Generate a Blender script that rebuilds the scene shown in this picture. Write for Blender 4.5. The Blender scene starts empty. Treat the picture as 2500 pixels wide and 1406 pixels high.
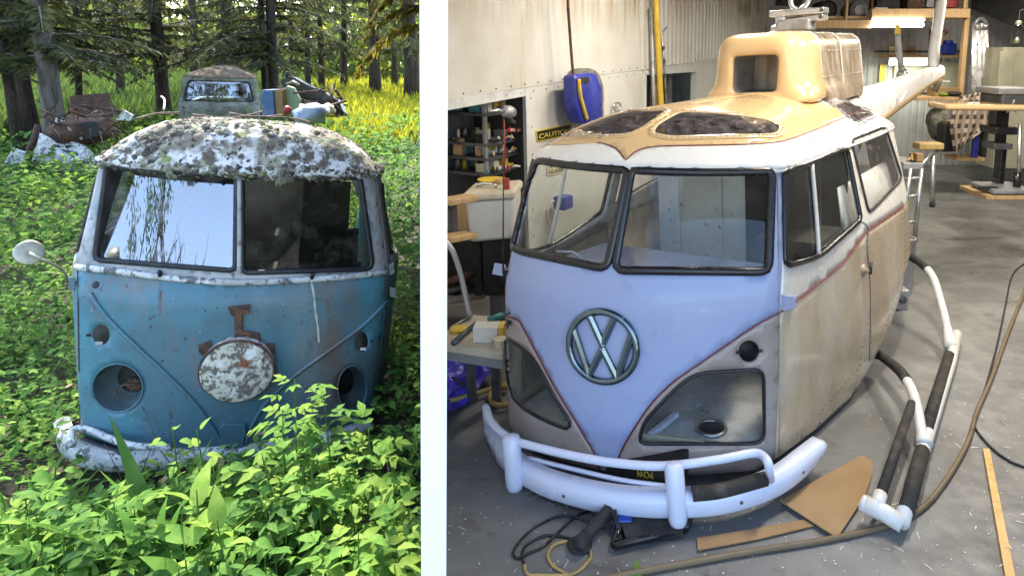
import bpy, bmesh, math, random
import numpy as np
from mathutils import Vector, Matrix, geometry, noise as mnoise

random.seed(7); RNG = np.random.default_rng(7)
SC = bpy.context.scene
COL = SC.collection
R = math.radians

# ------------------------------------------------------------------ camera
F, CX, CY, W0 = 1650.0, 1500.0, 400.0, 2500.0     # focal length / optical centre in photo pixels
TH = math.atan(270 / 1650.0)                      # the camera looks down by this angle
HC = 2.47
cam_d = bpy.data.cameras.new('camera'); cam = bpy.data.objects.new('camera', cam_d); COL.objects.link(cam)
cam_d.sensor_width = 36.0; cam_d.lens = F / W0 * 36.0
cam_d.shift_x = (1250 - CX) / W0; cam_d.shift_y = -(703 - CY) / W0
cam_d.clip_start = 0.05; cam_d.clip_end = 600
cam.location = (0, 0, HC); cam.rotation_euler = (R(90) - TH, 0, 0)
SC.camera = cam

# ------------------------------------------------------------------ sky, sun, exposure
SUN_AZ, SUN_EL = R(-24), R(54)                    # azimuth from +Y towards +X
wd = bpy.data.worlds.new('World'); SC.world = wd; wd.use_nodes = True
nt = wd.node_tree; nt.nodes.clear()
sky = nt.nodes.new('ShaderNodeTexSky'); sky.sky_type = 'NISHITA'; sky.sun_disc = False
sky.sun_elevation = SUN_EL; sky.sun_rotation = SUN_AZ; sky.air_density = 1.0; sky.dust_density = 2.0; sky.ozone_density = 1.0
bg = nt.nodes.new('ShaderNodeBackground'); bg.inputs[1].default_value = 0.15
wo = nt.nodes.new('ShaderNodeOutputWorld')
nt.links.new(sky.outputs[0], bg.inputs[0]); nt.links.new(bg.outputs[0], wo.inputs[0])
sl = bpy.data.lights.new('sun', 'SUN'); sl.energy = 2.4; sl.angle = R(0.55); sl.color = (1, .94, .82)
so = bpy.data.objects.new('sun', sl); COL.objects.link(so)
SUN_D = Vector((math.sin(SUN_AZ) * math.cos(SUN_EL), math.cos(SUN_AZ) * math.cos(SUN_EL), math.sin(SUN_EL)))
so.rotation_euler = SUN_D.to_track_quat('Z', 'Y').to_euler(); so.location = SUN_D * 60
vs = SC.view_settings; vs.view_transform = 'Standard'; vs.look = 'None'; vs.gamma = 1; vs.exposure = 2.65
SC.cycles.use_denoising = True; SC.cycles.max_bounces = 8; SC.cycles.transparent_max_bounces = 16
SC.cycles.caustics_reflective = False; SC.cycles.caustics_refractive = False
SC.cycles.sample_clamp_indirect = 6

# ------------------------------------------------------------------ where a photo pixel lies in the place
CT, ST = math.cos(TH), math.sin(TH)
CAMP = np.array([0, 0, HC])
def proj(p):
    p = np.asarray(p, float); x, y, z = p[..., 0], p[..., 1], p[..., 2] - HC
    d = y * CT - z * ST; u = y * ST + z * CT
    return np.stack([CX + F * x / d, CY - F * u / d], -1)
def rayd(px, py):
    a = (px - CX) / F; b = -(py - CY) / F
    return np.array([a, CT + b * ST, -ST + b * CT])
def at(px, py, Y):                      # the point of that pixel at world distance Y
    d = rayd(px, py); return CAMP + d * (Y / d[1])
def onz(px, py, z=0.0):                 # ... on the level plane z
    d = rayd(px, py); return CAMP + d * ((z - HC) / d[2])
def onplane(px, py, p0, n):
    d = rayd(px, py); n = np.asarray(n, float); return CAMP + d * (np.dot(np.asarray(p0) - CAMP, n) / np.dot(d, n))

# ------------------------------------------------------------------ object helpers
OFF = {}
def thing(name, label, cat, loc=(0, 0, 0), group=None):
    o = bpy.data.objects.new(name, None); COL.objects.link(o); o.location = [float(v) for v in loc]
    o.empty_display_size = .1
    o['label'] = label; o['category'] = cat
    if group: o['group'] = group
    OFF[o.name] = np.array(loc, float)
    return o
def tag(o, label, cat, group=None):
    o['label'] = label; o['category'] = cat
    if group: o['group'] = group
    return o
def mkobj(name, verts, faces, mat, parent=None, smooth=True, mats=None, mi=None, base=None):
    """world-space vertices -> one mesh object"""
    v = np.asarray(verts, float).reshape(-1, 3)
    if parent is not None: off = OFF[parent.name]
    elif base is not None: off = np.asarray(base, float)
    else: off = np.array([(v[:, 0].min() + v[:, 0].max()) / 2, (v[:, 1].min() + v[:, 1].max()) / 2, v[:, 2].min()]) if len(v) else np.zeros(3)
    me = bpy.data.meshes.new(name); me.from_pydata((v - off).tolist(), [], faces if isinstance(faces, list) else faces.tolist())
    for m in (mats or [mat]): me.materials.append(MATS[m] if isinstance(m, str) else m)
    if mi is not None: me.polygons.foreach_set('material_index', mi)
    if smooth is True: me.polygons.foreach_set('use_smooth', [True] * len(me.polygons))
    me.update()
    o = bpy.data.objects.new(name, me); COL.objects.link(o)
    if isinstance(smooth, (float, int)) and smooth is not True and smooth is not False:
        me.polygons.foreach_set('use_smooth', [True] * len(me.polygons)); me.set_sharp_from_angle(angle=R(smooth))
    if parent is not None: o.parent = parent; OFF[o.name] = off
    else: o.location = off.tolist(); OFF[o.name] = off
    return o
def bevel(o, w=.004, seg=2, ang=35):
    m = o.modifiers.new('bevel', 'BEVEL'); m.width = w; m.segments = seg; m.limit_method = 'ANGLE'; m.angle_limit = R(ang); return o
def solid(o, t, off=-1):
    m = o.modifiers.new('thickness', 'SOLIDIFY'); m.thickness = t; m.offset = off; return o
def structure(o): o['kind'] = 'structure'; return o
def stuff(o): o['kind'] = 'stuff'; return o

def unit(v): v = np.asarray(v, float); return v / (np.linalg.norm(v) + 1e-12)
def frame_of(d):
    d = unit(d); h = np.array([0, 0, 1.]) if abs(d[2]) < .95 else np.array([1., 0, 0])
    a = unit(np.cross(h, d)); return a, np.cross(d, a)

class MB:
    """collects shapes in world space, built as ONE mesh"""
    def __init__(s): s.v = []; s.f = []; s.mi = []; s.cur = 0
    def add(s, verts, faces):
        n = len(s.v); s.v.extend([tuple(map(float, p)) for p in verts]); s.f.extend([tuple(i + n for i in f) for f in faces]); s.mi.extend([s.cur] * len(faces)); return s
    def box(s, c, size, ax=None):                 # ax: 3 axes rows
        c = np.asarray(c, float); h = np.asarray(size, float) / 2
        A = np.eye(3) if ax is None else np.asarray(ax, float)
        vs = [c + A[0] * h[0] * i + A[1] * h[1] * j + A[2] * h[2] * k for i in (-1, 1) for j in (-1, 1) for k in (-1, 1)]
        return s.add(vs, [(0, 1, 3, 2), (4, 6, 7, 5), (0, 4, 5, 1), (2, 3, 7, 6), (0, 2, 6, 4), (1, 5, 7, 3)])
    def quadbox(s, p, n, t):                      # flat polygon p, extruded by t along -n
        p = [np.asarray(q, float) for q in p]; n = unit(n); k = len(p)
        return s.add(p + [q - n * t for q in p], [tuple(range(k)), tuple(range(2 * k - 1, k - 1, -1))] + [(i, i + k, (i + 1) % k + k, (i + 1) % k) for i in range(k)])
    def tube(s, pts, r, seg=8, closed=False, cap=True, sx=1.0, up=None):
        pts = [np.asarray(p, float) for p in pts]; n = len(pts)
        rr = r if hasattr(r, '__len__') else [r] * n
        vs = []; prev = None
        for i, p in enumerate(pts):
            a = pts[(i - 1) % n] if (closed or i > 0) else p; b = pts[(i + 1) % n] if (closed or i < n - 1) else p
            d = unit(b - a)
            if up is not None:
                u_ = up[i] if hasattr(up[0], '__len__') else up
                y = unit(np.asarray(u_) - d * np.dot(u_, d)); x = np.cross(y, d)
            elif prev is None: x, y = frame_of(d)
            else:
                x = unit(prev - d * np.dot(prev, d)); y = np.cross(d, x)
            prev = x
            for k in range(seg):
                th = 2 * math.pi * k / seg; vs.append(p + x * math.cos(th) * rr[i] * sx + y * math.sin(th) * rr[i])
        fs = []
        for i in range(n if closed else n - 1):
            j = (i + 1) % n
            for k in range(seg): fs.append((i * seg + k, i * seg + (k + 1) % seg, j * seg + (k + 1) % seg, j * seg + k))
        if cap and not closed:
            fs.append(tuple(range(seg - 1, -1, -1))); fs.append(tuple(range((n - 1) * seg, n * seg)))
        return s.add(vs, fs)
    def lathe(s, base, axis, prof, seg=24, cap=True):  # prof: (r, h)
        base = np.asarray(base, float); axis = unit(axis); x, y = frame_of(axis); n = len(prof)
        vs = [base + axis * h + (x * math.cos(2 * math.pi * k / seg) + y * math.sin(2 * math.pi * k / seg)) * r for r, h in prof for k in range(seg)]
        fs = [(i * seg + k, i * seg + (k + 1) % seg, (i + 1) * seg + (k + 1) % seg, (i + 1) * seg + k) for i in range(n - 1) for k in range(seg)]
        if cap: fs += [tuple(range(seg - 1, -1, -1)), tuple(range((n - 1) * seg, n * seg))]
        return s.add(vs, fs)
    def loft(s, rings, closed=True, cap=True):
        n = len(rings); m = len(rings[0]); vs = [p for r in rings for p in r]; fs = []
        for i in range(n - 1):
            for k in range(m if closed else m - 1): fs.append((i * m + k, i * m + (k + 1) % m, (i + 1) * m + (k + 1) % m, (i + 1) * m + k))
        if cap and closed: fs += [tuple(range(m - 1, -1, -1)), tuple(range((n - 1) * m, n * m))]
        return s.add(vs, fs)
    def build(s, name, mat, parent=None, smooth=False, mats=None, base=None):
        return mkobj(name, s.v, s.f, mat, parent, smooth, mats, s.mi if mats else None, base)

def smooth_path(pts, n=6, closed=False):
    """Catmull-Rom through the points"""
    P = [np.asarray(p, float) for p in pts]; m = len(P); out = []
    for i in range(m if closed else m - 1):
        p0 = P[(i - 1) % m] if (closed or i > 0) else P[0]; p1 = P[i]; p2 = P[(i + 1) % m]; p3 = P[(i + 2) % m] if (closed or i < m - 2) else P[-1]
        for k in range(n):
            t = k / n
            out.append(.5 * ((2 * p1) + (-p0 + p2) * t + (2 * p0 - 5 * p1 + 4 * p2 - p3) * t * t + (-p0 + 3 * p1 - 3 * p2 + p3) * t ** 3))
    if not closed: out.append(P[-1])
    return out
def round_poly(pts, r, n=4):
    """polygon with rounded corners (r in the units of the points, scalar or list)"""
    P = [np.asarray(p, float) for p in pts]; m = len(P); out = []
    for i in range(m):
        a, b, c = P[i - 1], P[i], P[(i + 1) % m]; ri = r[i] if hasattr(r, '__len__') else r
        la, lc = np.linalg.norm(a - b), np.linalg.norm(c - b); k = min(ri, la * .49, lc * .49)
        p, q = b + (a - b) / la * k, b + (c - b) / lc * k
        for j in range(n + 1):
            t = j / n; out.append((1 - t) ** 2 * p + 2 * t * (1 - t) * b + t * t * q)
    return out
def inpoly(P, poly):
    P = np.asarray(P, float); poly = np.asarray(poly, float); x, y = P[:, 0], P[:, 1]; r = np.zeros(len(P), bool); n = len(poly)
    for i in range(n):
        x1, y1 = poly[i - 1]; x2, y2 = poly[i]
        c = (y1 > y) != (y2 > y)
        with np.errstate(divide='ignore', invalid='ignore'): xx = (x2 - x1) * (y - y1) / (y2 - y1) + x1
        r ^= c & (x < xx)
    return r
def resample(pts, step, closed=False):
    P = np.asarray(pts, float); P = np.vstack([P, P[:1]]) if closed else P
    d = np.r_[0, np.cumsum(np.linalg.norm(np.diff(P, axis=0), axis=1))]; n = max(2, int(round(d[-1] / step)))
    s = np.linspace(0, d[-1], n + 1); o = np.stack([np.interp(s, d, P[:, k]) for k in range(P.shape[1])], -1)
    return o[:-1] if closed else o
# ------------------------------------------------------------------ procedural materials
MATS = {}
def nd(t, k, **kw):
    n = t.nodes.new(k)
    for a, b in kw.items(): setattr(n, a, b)
    return n
def pmat(name, col, rough=.5, metal=0.0, layers=(), bump=None, coat=0.0, trans=0.0, sub=None, spec=.5, vor=None, rvar=.12):
    """base colour + layers (colour, scale, lo, hi[, stretch xyz[, detail]]) laid over it where a noise is high"""
    m = bpy.data.materials.new(name); m.use_nodes = True; t = m.node_tree; t.nodes.clear()
    out = nd(t, 'ShaderNodeOutputMaterial'); b = nd(t, 'ShaderNodeBsdfPrincipled'); L = t.links.new
    tc = nd(t, 'ShaderNodeTexCoord')
    b.inputs['Roughness'].default_value = rough; b.inputs['Metallic'].default_value = metal
    b.inputs['Coat Weight'].default_value = coat; b.inputs['Coat Roughness'].default_value = .08
    b.inputs['Specular IOR Level'].default_value = spec
    rgb = nd(t, 'ShaderNodeRGB'); rgb.outputs[0].default_value = (*col, 1); cur = rgb.outputs[0]
    for i, ly in enumerate(layers):
        c, sc, lo, hi = ly[:4]; st = ly[4] if len(ly) > 4 else (1, 1, 1); det = ly[5] if len(ly) > 5 else 4
        mp = nd(t, 'ShaderNodeMapping'); mp.inputs['Scale'].default_value = st; mp.inputs['Location'].default_value = (i * 7.3 + len(name), i * 3.1, i * 5.7)
        L(tc.outputs['Object'], mp.inputs[0])
        n = nd(t, 'ShaderNodeTexNoise'); n.inputs['Scale'].default_value = sc; n.inputs['Detail'].default_value = det; n.inputs['Roughness'].default_value = .62; L(mp.outputs[0], n.inputs['Vector'])
        mr = nd(t, 'ShaderNodeMapRange'); mr.inputs[1].default_value = lo; mr.inputs[2].default_value = hi; L(n.outputs[0], mr.inputs[0])
        mx = nd(t, 'ShaderNodeMix', data_type='RGBA'); L(mr.outputs[0], mx.inputs[0]); L(cur, mx.inputs[6]); mx.inputs[7].default_value = (*c, 1); cur = mx.outputs[2]
    L(cur, b.inputs['Base Color'])
    if rvar:
        n = nd(t, 'ShaderNodeTexNoise'); n.inputs['Scale'].default_value = 9; n.inputs['Detail'].default_value = 5; L(tc.outputs['Object'], n.inputs['Vector'])
        mr = nd(t, 'ShaderNodeMapRange'); mr.inputs[1].default_value = .3; mr.inputs[2].default_value = .7; mr.inputs[3].default_value = max(.02, rough - rvar); mr.inputs[4].default_value = min(1, rough + rvar)
        L(n.outputs[0], mr.inputs[0]); L(mr.outputs[0], b.inputs['Roughness'])
    if bump:
        sc, stg = bump[0], bump[1]; st = bump[2] if len(bump) > 2 else (1, 1, 1)
        mp = nd(t, 'ShaderNodeMapping'); mp.inputs['Scale'].default_value = st; L(tc.outputs['Object'], mp.inputs[0])
        n = nd(t, 'ShaderNodeTexNoise'); n.inputs['Scale'].default_value = sc; n.inputs['Detail'].default_value = 6; L(mp.outputs[0], n.inputs['Vector'])
        bp = nd(t, 'ShaderNodeBump'); bp.inputs['Strength'].default_value = stg; bp.inputs['Distance'].default_value = .02; L(n.outputs[0], bp.inputs['Height']); L(bp.outputs[0], b.inputs['Normal'])
    last = b.outputs[0]
    if trans:
        tr = nd(t, 'ShaderNodeBsdfTranslucent'); L(cur, tr.inputs[0])
        if sub: tr.inputs[0].default_value = (*sub, 1); t.links.remove(tr.inputs[0].links[0])
        ms = nd(t, 'ShaderNodeMixShader'); ms.inputs[0].default_value = trans; L(last, ms.inputs[1]); L(tr.outputs[0], ms.inputs[2]); last = ms.outputs[0]
    L(last, out.inputs[0]); MATS[name] = m; return m
def glassmat(name, tint=(1, 1, 1), ior=1.5, rough=.01, dirt=0.0, dirtcol=(.3, .28, .24), dscale=6, lo=.5, hi=.75):
    """thin pane: see-through with Fresnel reflection, and a layer of dirt"""
    m = bpy.data.materials.new(name); m.use_nodes = True; t = m.node_tree; t.nodes.clear(); L = t.links.new
    out = nd(t, 'ShaderNodeOutputMaterial'); tr = nd(t, 'ShaderNodeBsdfTransparent'); tr.inputs[0].default_value = (*tint, 1)
    gl = nd(t, 'ShaderNodeBsdfGlossy'); gl.inputs['Roughness'].default_value = rough
    fr = nd(t, 'ShaderNodeFresnel'); ge = nd(t, 'ShaderNodeNewGeometry'); mo = nd(t, 'ShaderNodeMapRange')   # same reflection from both sides of the pane
    mo.inputs[3].default_value = ior; mo.inputs[4].default_value = 1 / ior; L(ge.outputs['Backfacing'], mo.inputs[0]); L(mo.outputs[0], fr.inputs[0])
    ms = nd(t, 'ShaderNodeMixShader'); L(fr.outputs[0], ms.inputs[0]); L(tr.outputs[0], ms.inputs[1]); L(gl.outputs[0], ms.inputs[2]); last = ms.outputs[0]
    if dirt:
        tc = nd(t, 'ShaderNodeTexCoord'); n = nd(t, 'ShaderNodeTexNoise'); n.inputs['Scale'].default_value = dscale; n.inputs['Detail'].default_value = 8; n.inputs['Roughness'].default_value = .7; L(tc.outputs['Object'], n.inputs['Vector'])
        mr = nd(t, 'ShaderNodeMapRange'); mr.inputs[1].default_value = lo; mr.inputs[2].default_value = hi; mr.inputs[4].default_value = dirt; L(n.outputs[0], mr.inputs[0])
        df = nd(t, 'ShaderNodeBsdfDiffuse'); df.inputs[0].default_value = (*dirtcol, 1)
        m2 = nd(t, 'ShaderNodeMixShader'); L(mr.outputs[0], m2.inputs[0]); L(last, m2.inputs[1]); L(df.outputs[0], m2.inputs[2]); last = m2.outputs[0]
    L(last, out.inputs[0]); MATS[name] = m; return m
def lampmat(name, col, s):
    m = bpy.data.materials.new(name); m.use_nodes = True; t = m.node_tree; t.nodes.clear()
    e = nd(t, 'ShaderNodeEmission'); e.inputs[0].default_value = (*col, 1); e.inputs[1].default_value = s
    o = nd(t, 'ShaderNodeOutputMaterial'); t.links.new(e.outputs[0], o.inputs[0]); MATS[name] = m; return m

# forest side
pmat('soil', (.045, .036, .022), .95, layers=[((.02, .03, .01), 3, .4, .6), ((.09, .07, .04), 14, .52, .7)], bump=(20, .6))
pmat('meadow', (.14, .18, .025), .9, layers=[((.26, .26, .03), 1.2, .45, .65), ((.06, .10, .02), 5, .5, .7)], bump=(12, .5))
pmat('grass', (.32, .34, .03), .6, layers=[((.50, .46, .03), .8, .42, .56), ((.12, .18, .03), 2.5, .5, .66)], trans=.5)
pmat('bark', (.055, .036, .026), .95, layers=[((.022, .015, .012), 9, .42, .6, (1, 1, .18)), ((.10, .085, .07), 16, .58, .75, (1, 1, .3))], bump=(26, 1.0, (1, 1, .2)))
pmat('bark_pale', (.16, .145, .125), .95, layers=[((.07, .06, .05), 8, .45, .62, (1, 1, .2))], bump=(24, .9, (1, 1, .2)))
pmat('needles', (.075, .090, .034), .8, layers=[((.16, .155, .045), 1.0, .46, .64), ((.035, .048, .02), 4, .52, .66)], trans=.42)
pmat('needles_gold', (.17, .15, .02), .8, layers=[((.26, .20, .03), 2.2, .45, .65), ((.07, .09, .02), 4, .55, .7)], trans=.45)
pmat('dead_twig', (.12, .09, .065), .9, layers=[((.05, .04, .03), 20, .45, .6)])
for nm, c, c2 in (('leaf_a', (.130, .265, .045), (.175, .315, .06)), ('leaf_b', (.085, .195, .040), (.12, .24, .05)), ('leaf_c', (.205, .335, .055), (.265, .375, .075)), ('leaf_d', (.045, .11, .027), (.075, .16, .036))):
    pmat(nm, c, .62, layers=[(c2, 3, .42, .62), ((c[0] * .6, c[1] * .65, c[2] * .7), 11, .55, .75), ((.20, .17, .05), 5, .70, .78)], trans=.42, bump=(40, .15), spec=.1)
pmat('blue_paint', (.070, .150, .190), .5, layers=[((.075, .245, .315), 1.1, .45, .62), ((.19, .215, .22), 1.6, .46, .66, (1, 1, .5)), ((.17, .135, .12), 2.4, .53, .70, (1.5, 1.5, .32)), ((.10, .07, .055), 7, .62, .72, (1.5, 1.5, .5)), ((.07, .045, .035), 15, .65, .71), ((.25, .31, .33), 40, .69, .74), ((.03, .03, .03), 26, .69, .74)], bump=(35, .14))
pmat('grey_paint', (.30, .31, .32), .6, layers=[((.42, .42, .42), 3, .45, .6), ((.11, .09, .075), 12, .56, .66), ((.13, .20, .24), 6, .55, .7)], bump=(30, .25))
pmat('door_paint', (.17, .19, .15), .5, layers=[((.11, .19, .24), 2, .45, .6), ((.20, .17, .12), 4, .5, .65, (1, 1, .3)), ((.05, .04, .03), 20, .62, .7)])
pmat('white_weathered', (.62, .63, .62), .6, layers=[((.40, .40, .38), 4, .48, .62), ((.13, .13, .12), 17, .52, .60), ((.06, .06, .055), 40, .60, .66)], bump=(40, .3))
pmat('roof_lichen', (.64, .64, .62), .9, layers=[((.20, .175, .135), 3.4, .45, .52), ((.29, .29, .20), 8, .55, .60), ((.115, .095, .070), 9, .53, .60), ((.23, .26, .09), 5.5, .62, .68), ((.055, .048, .04), 26, .57, .63)], bump=(22, 1.0))
pmat('lichen_tuft', (.185, .170, .130), .95, layers=[((.28, .28, .19), 9, .48, .60), ((.085, .072, .055), 22, .52, .62), ((.22, .26, .08), 6, .60, .68)], bump=(60, .8))
pmat('lichen_dark', (.075, .066, .052), .95, layers=[((.15, .13, .10), 20, .5, .62), ((.035, .03, .025), 34, .55, .65)], bump=(60, .8))
pmat('lichen_pale', (.38, .38, .34), .95, layers=[((.26, .27, .17), 10, .5, .62), ((.14, .12, .10), 24, .55, .65)], bump=(60, .8))
pmat('mossy_paint', (.24, .24, .20), .8, layers=[((.13, .12, .085), 3, .46, .60), ((.16, .18, .07), 5, .55, .66), ((.06, .05, .04), 14, .56, .66)])
pmat('brown_moss', (.17, .12, .075), .95, layers=[((.26, .20, .12), 5, .5, .65), ((.08, .06, .04), 12, .52, .64)], bump=(14, .8))
pmat('grey_stain', (.17, .15, .145), .8, layers=[((.085, .06, .05), 8, .5, .66), ((.12, .20, .25), 10, .52, .62)])
pmat('weeds', (.085, .145, .03), .7, layers=[((.15, .20, .035), 1.1, .46, .62), ((.05, .09, .025), 3, .52, .66)], trans=.42)  # darker green: shade under the conifers put into the colour
pmat('bush', (.09, .14, .025), .8, layers=[((.30, .31, .035), .5, .50, .62), ((.05, .085, .02), 1.5, .5, .65)], trans=.5)
pmat('hub_crust', (.58, .54, .45), .9, layers=[((.17, .14, .11), 22, .47, .53), ((.75, .72, .66), 9, .5, .6), ((.27, .085, .022), 6, .60, .66), ((.06, .045, .035), 26, .60, .66)], bump=(40, .7))
pmat('rust', (.085, .045, .033), .9, layers=[((.16, .075, .035), 10, .48, .62), ((.04, .026, .022), 22, .5, .62)], bump=(40, .5))
pmat('rubber', (.012, .013, .016), .55, layers=[((.03, .03, .03), 16, .5, .7)])
pmat('rubber_old', (.022, .022, .022), .8, layers=[((.09, .085, .06), 14, .55, .68)])
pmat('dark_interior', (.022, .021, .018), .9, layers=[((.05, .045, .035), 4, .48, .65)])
pmat('dim_interior', (.10, .095, .075), .9, layers=[((.05, .045, .035), 3, .48, .65)])
pmat('old_chrome', (.42, .41, .33), .48, .7, layers=[((.30, .26, .20), 9, .5, .65)])
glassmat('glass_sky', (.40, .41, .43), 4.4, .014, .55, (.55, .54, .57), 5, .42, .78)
glassmat('glass_dirty', (.62, .62, .56), 1.28, .03, .75, (.075, .07, .055), 7, .48, .72)
pmat('dirt_on_glass', (.02, .022, .03), .9)

# workshop side
pmat('white_wall', (.60, .59, .56), .55, layers=[((.52, .50, .45), 1.1, .45, .65), ((.44, .34, .20), 2.4, .62, .80, (2.2, 2.2, .16)), ((.33, .30, .26), 15, .70, .80)], bump=(3, .1))
pmat('white_wall_low', (.60, .59, .56), .55, layers=[((.52, .50, .46), 1.1, .45, .65), ((.36, .34, .30), 15, .70, .80)], bump=(3, .1))
def stain_top(name, col, z0, z1):
    m = MATS[name]; t = m.node_tree; L = t.links.new; b = next(n for n in t.nodes if n.type == 'BSDF_PRINCIPLED'); src = b.inputs['Base Color'].links[0].from_socket
    tc = nd(t, 'ShaderNodeTexCoord'); mp = nd(t, 'ShaderNodeMapping'); mp.inputs['Scale'].default_value = (5, 5, .35); L(tc.outputs['Object'], mp.inputs[0])
    n = nd(t, 'ShaderNodeTexNoise'); n.inputs['Scale'].default_value = 2.2; n.inputs['Detail'].default_value = 6; L(mp.outputs[0], n.inputs['Vector'])
    sp = nd(t, 'ShaderNodeSeparateXYZ'); L(tc.outputs['Object'], sp.inputs[0]); zr = nd(t, 'ShaderNodeMapRange'); zr.inputs[1].default_value = z0; zr.inputs[2].default_value = z1; L(sp.outputs[2], zr.inputs[0])
    nr = nd(t, 'ShaderNodeMapRange'); nr.inputs[1].default_value = .42; nr.inputs[2].default_value = .68; L(n.outputs[0], nr.inputs[0])
    mu = nd(t, 'ShaderNodeMath', operation='MULTIPLY'); L(zr.outputs[0], mu.inputs[0]); L(nr.outputs[0], mu.inputs[1])
    mx = nd(t, 'ShaderNodeMix', data_type='RGBA'); L(mu.outputs[0], mx.inputs[0]); L(src, mx.inputs[6]); mx.inputs[7].default_value = (*col, 1); L(mx.outputs[2], b.inputs['Base Color'])
stain_top('white_wall', (.30, .19, .09), .62, 1.15)
pmat('wall_trim', (.60, .61, .62), .5, layers=[((.42, .42, .42), 5, .5, .7)])
pmat('partition_white', (.93, .93, .93), .75, rvar=0)
pmat('outer_boards', (.055, .05, .042), .9, layers=[((.10, .085, .06), 4, .45, .6)])
pmat('grey_wall', (.44, .44, .45), .55, layers=[((.34, .33, .32), 2, .45, .65)])
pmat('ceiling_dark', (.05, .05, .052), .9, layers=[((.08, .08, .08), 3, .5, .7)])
pmat('concrete', (.140, .142, .142), .50, layers=[((.10, .098, .094), .8, .40, .64), ((.20, .20, .195), 1.7, .46, .70), ((.075, .068, .062), 5, .60, .74), ((.30, .29, .28), 26, .68, .74), ((.06, .055, .05), 34, .69, .74), ((.30, .28, .24), 70, .70, .74), ((.05, .048, .045), 1.3, .60, .74, (.5, 2.5, 1))], bump=(60, .06), rvar=.14)
pmat('bus_white', (.285, .350, .560), .36, layers=[((.265, .328, .530), 1.2, .38, .68), ((.40, .42, .55), 9, .66, .78, (.6, .6, 2.2)), ((.20, .22, .30), 48, .71, .75)], coat=.25, bump=(2, .015))  # white paint with the blue daylight cast put into its base colour
pmat('bumper_white', (.58, .635, .80), .30, coat=.3, layers=[((.54, .60, .76), 1.2, .4, .7), ((.40, .42, .48), 30, .70, .76)], rvar=.05)  # white, the same blue daylight tint put into the colour
pmat('roof_white', (.72, .715, .70), .24, coat=.35, rvar=.05, layers=[((.68, .67, .655), 1.2, .4, .7)])
pmat('bus_taupe', (.32, .275, .255), .35, layers=[((.27, .225, .205), 3, .45, .65), ((.40, .35, .30), 6, .6, .75)], coat=.25)
pmat('bus_tan', (.64, .45, .235), .22, layers=[((.58, .40, .205), 2, .45, .65)], coat=.5, rvar=.05)
pmat('bare_side', (.45, .355, .24), .24, .12, layers=[((.32, .235, .15), 1.0, .42, .64, (1.2, 1.2, .45)), ((.55, .50, .41), 1.7, .46, .72, (1.4, 1.4, .5)), ((.33, .30, .27), 2.2, .60, .74, (1.8, 1.8, .35)), ((.62, .45, .10), 3.2, .71, .78, (1, 1, .8)), ((.20, .17, .13), 40, .70, .75)], coat=.35, rvar=.06, bump=(2.5, .02))
pmat('bare_metal', (.42, .34, .25), .38, .45, layers=[((.30, .23, .16), 1.8, .44, .6, (2, 2, .35)), ((.50, .43, .34), 3.4, .5, .66, (2.4, 2.4, .4))], bump=(3, .03))
pmat('silver_paint', (.63, .61, .57), .30, .1, layers=[((.56, .54, .50), 1.6, .42, .66)], coat=.25)
pmat('boom_white', (.76, .76, .76), .35, layers=[((.66, .66, .66), 4, .5, .7)])
pmat('stripe_red', (.16, .008, .012), .4)
pmat('chrome_blue', (.15, .20, .23), .12, 1.0, layers=[((.12, .17, .19), 11, .48, .62)], rvar=.04)
pmat('black_gloss', (.010, .010, .012), .25)
pmat('black_matt', (.014, .014, .015), .75, layers=[((.035, .034, .033), 14, .5, .7)])
pmat('grip_black', (.022, .020, .018), .8, layers=[((.055, .045, .036), 10, .5, .66), ((.012, .011, .010), 22, .55, .65)], bump=(80, .3))
pmat('skid_white', (.66, .65, .62), .4, layers=[((.55, .53, .49), 5, .5, .7)])
pmat('alu', (.62, .62, .63), .33, .9, layers=[((.42, .42, .43), 7, .5, .65), ((.25, .24, .22), 20, .62, .7)])
pmat('alu_dull', (.40, .40, .41), .5, .6, layers=[((.25, .25, .25), 6, .5, .65)])
pmat('alu_matt', (.60, .60, .60), .5, .1, layers=[((.42, .42, .42), 5, .45, .62), ((.70, .70, .70), 14, .60, .68), ((.18, .17, .16), 9, .62, .72)])
pmat('steel_dark', (.11, .115, .12), .45, .6, layers=[((.06, .06, .06), 8, .5, .65)])
pmat('cabinet_grey', (.21, .215, .225), .5, layers=[((.15, .15, .155), 4, .5, .7)])
pmat('bulkhead_white', (.68, .68, .64), .5, layers=[((.58, .58, .53), 2, .45, .65), ((.25, .24, .20), 14, .64, .70)])
pmat('yard_gravel', (.42, .40, .36), .9, layers=[((.34, .32, .28), 3, .45, .6), ((.5, .48, .44), 30, .55, .65)], bump=(60, .4))  # pale ground added behind the camera to bounce light forward
pmat('bucket_dark', (.05, .075, .08), .6, layers=[((.10, .15, .17), 5, .5, .65), ((.05, .035, .03), 12, .55, .68)])
pmat('bin_white', (.52, .52, .51), .5, layers=[((.44, .44, .43), 5, .5, .7)])
pmat('cream', (.50, .45, .35), .6, layers=[((.38, .33, .25), 4, .5, .7)])
pmat('plastic_blue', (.030, .040, .33), .35, layers=[((.022, .03, .24), 4, .5, .7)])
pmat('tarp_blue', (.060, .050, .52), .32, layers=[((.04, .03, .34), 7, .5, .66)], bump=(50, .25))
pmat('jug_blue', (.012, .045, .33), .35)
pmat('yellow', (.62, .43, .05), .5, layers=[((.50, .33, .04), 7, .5, .7)])
pmat('hose_yellow', (.36, .26, .09), .6, layers=[((.22, .16, .06), 9, .5, .7)])
pmat('hose_brown', (.15, .11, .06), .6, layers=[((.10, .07, .04), 7, .5, .7)])
pmat('wood', (.46, .31, .155), .6, layers=[((.37, .23, .105), 3.2, .45, .62, (6, 6, .5)), ((.22, .12, .05), 9, .68, .74)])
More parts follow.
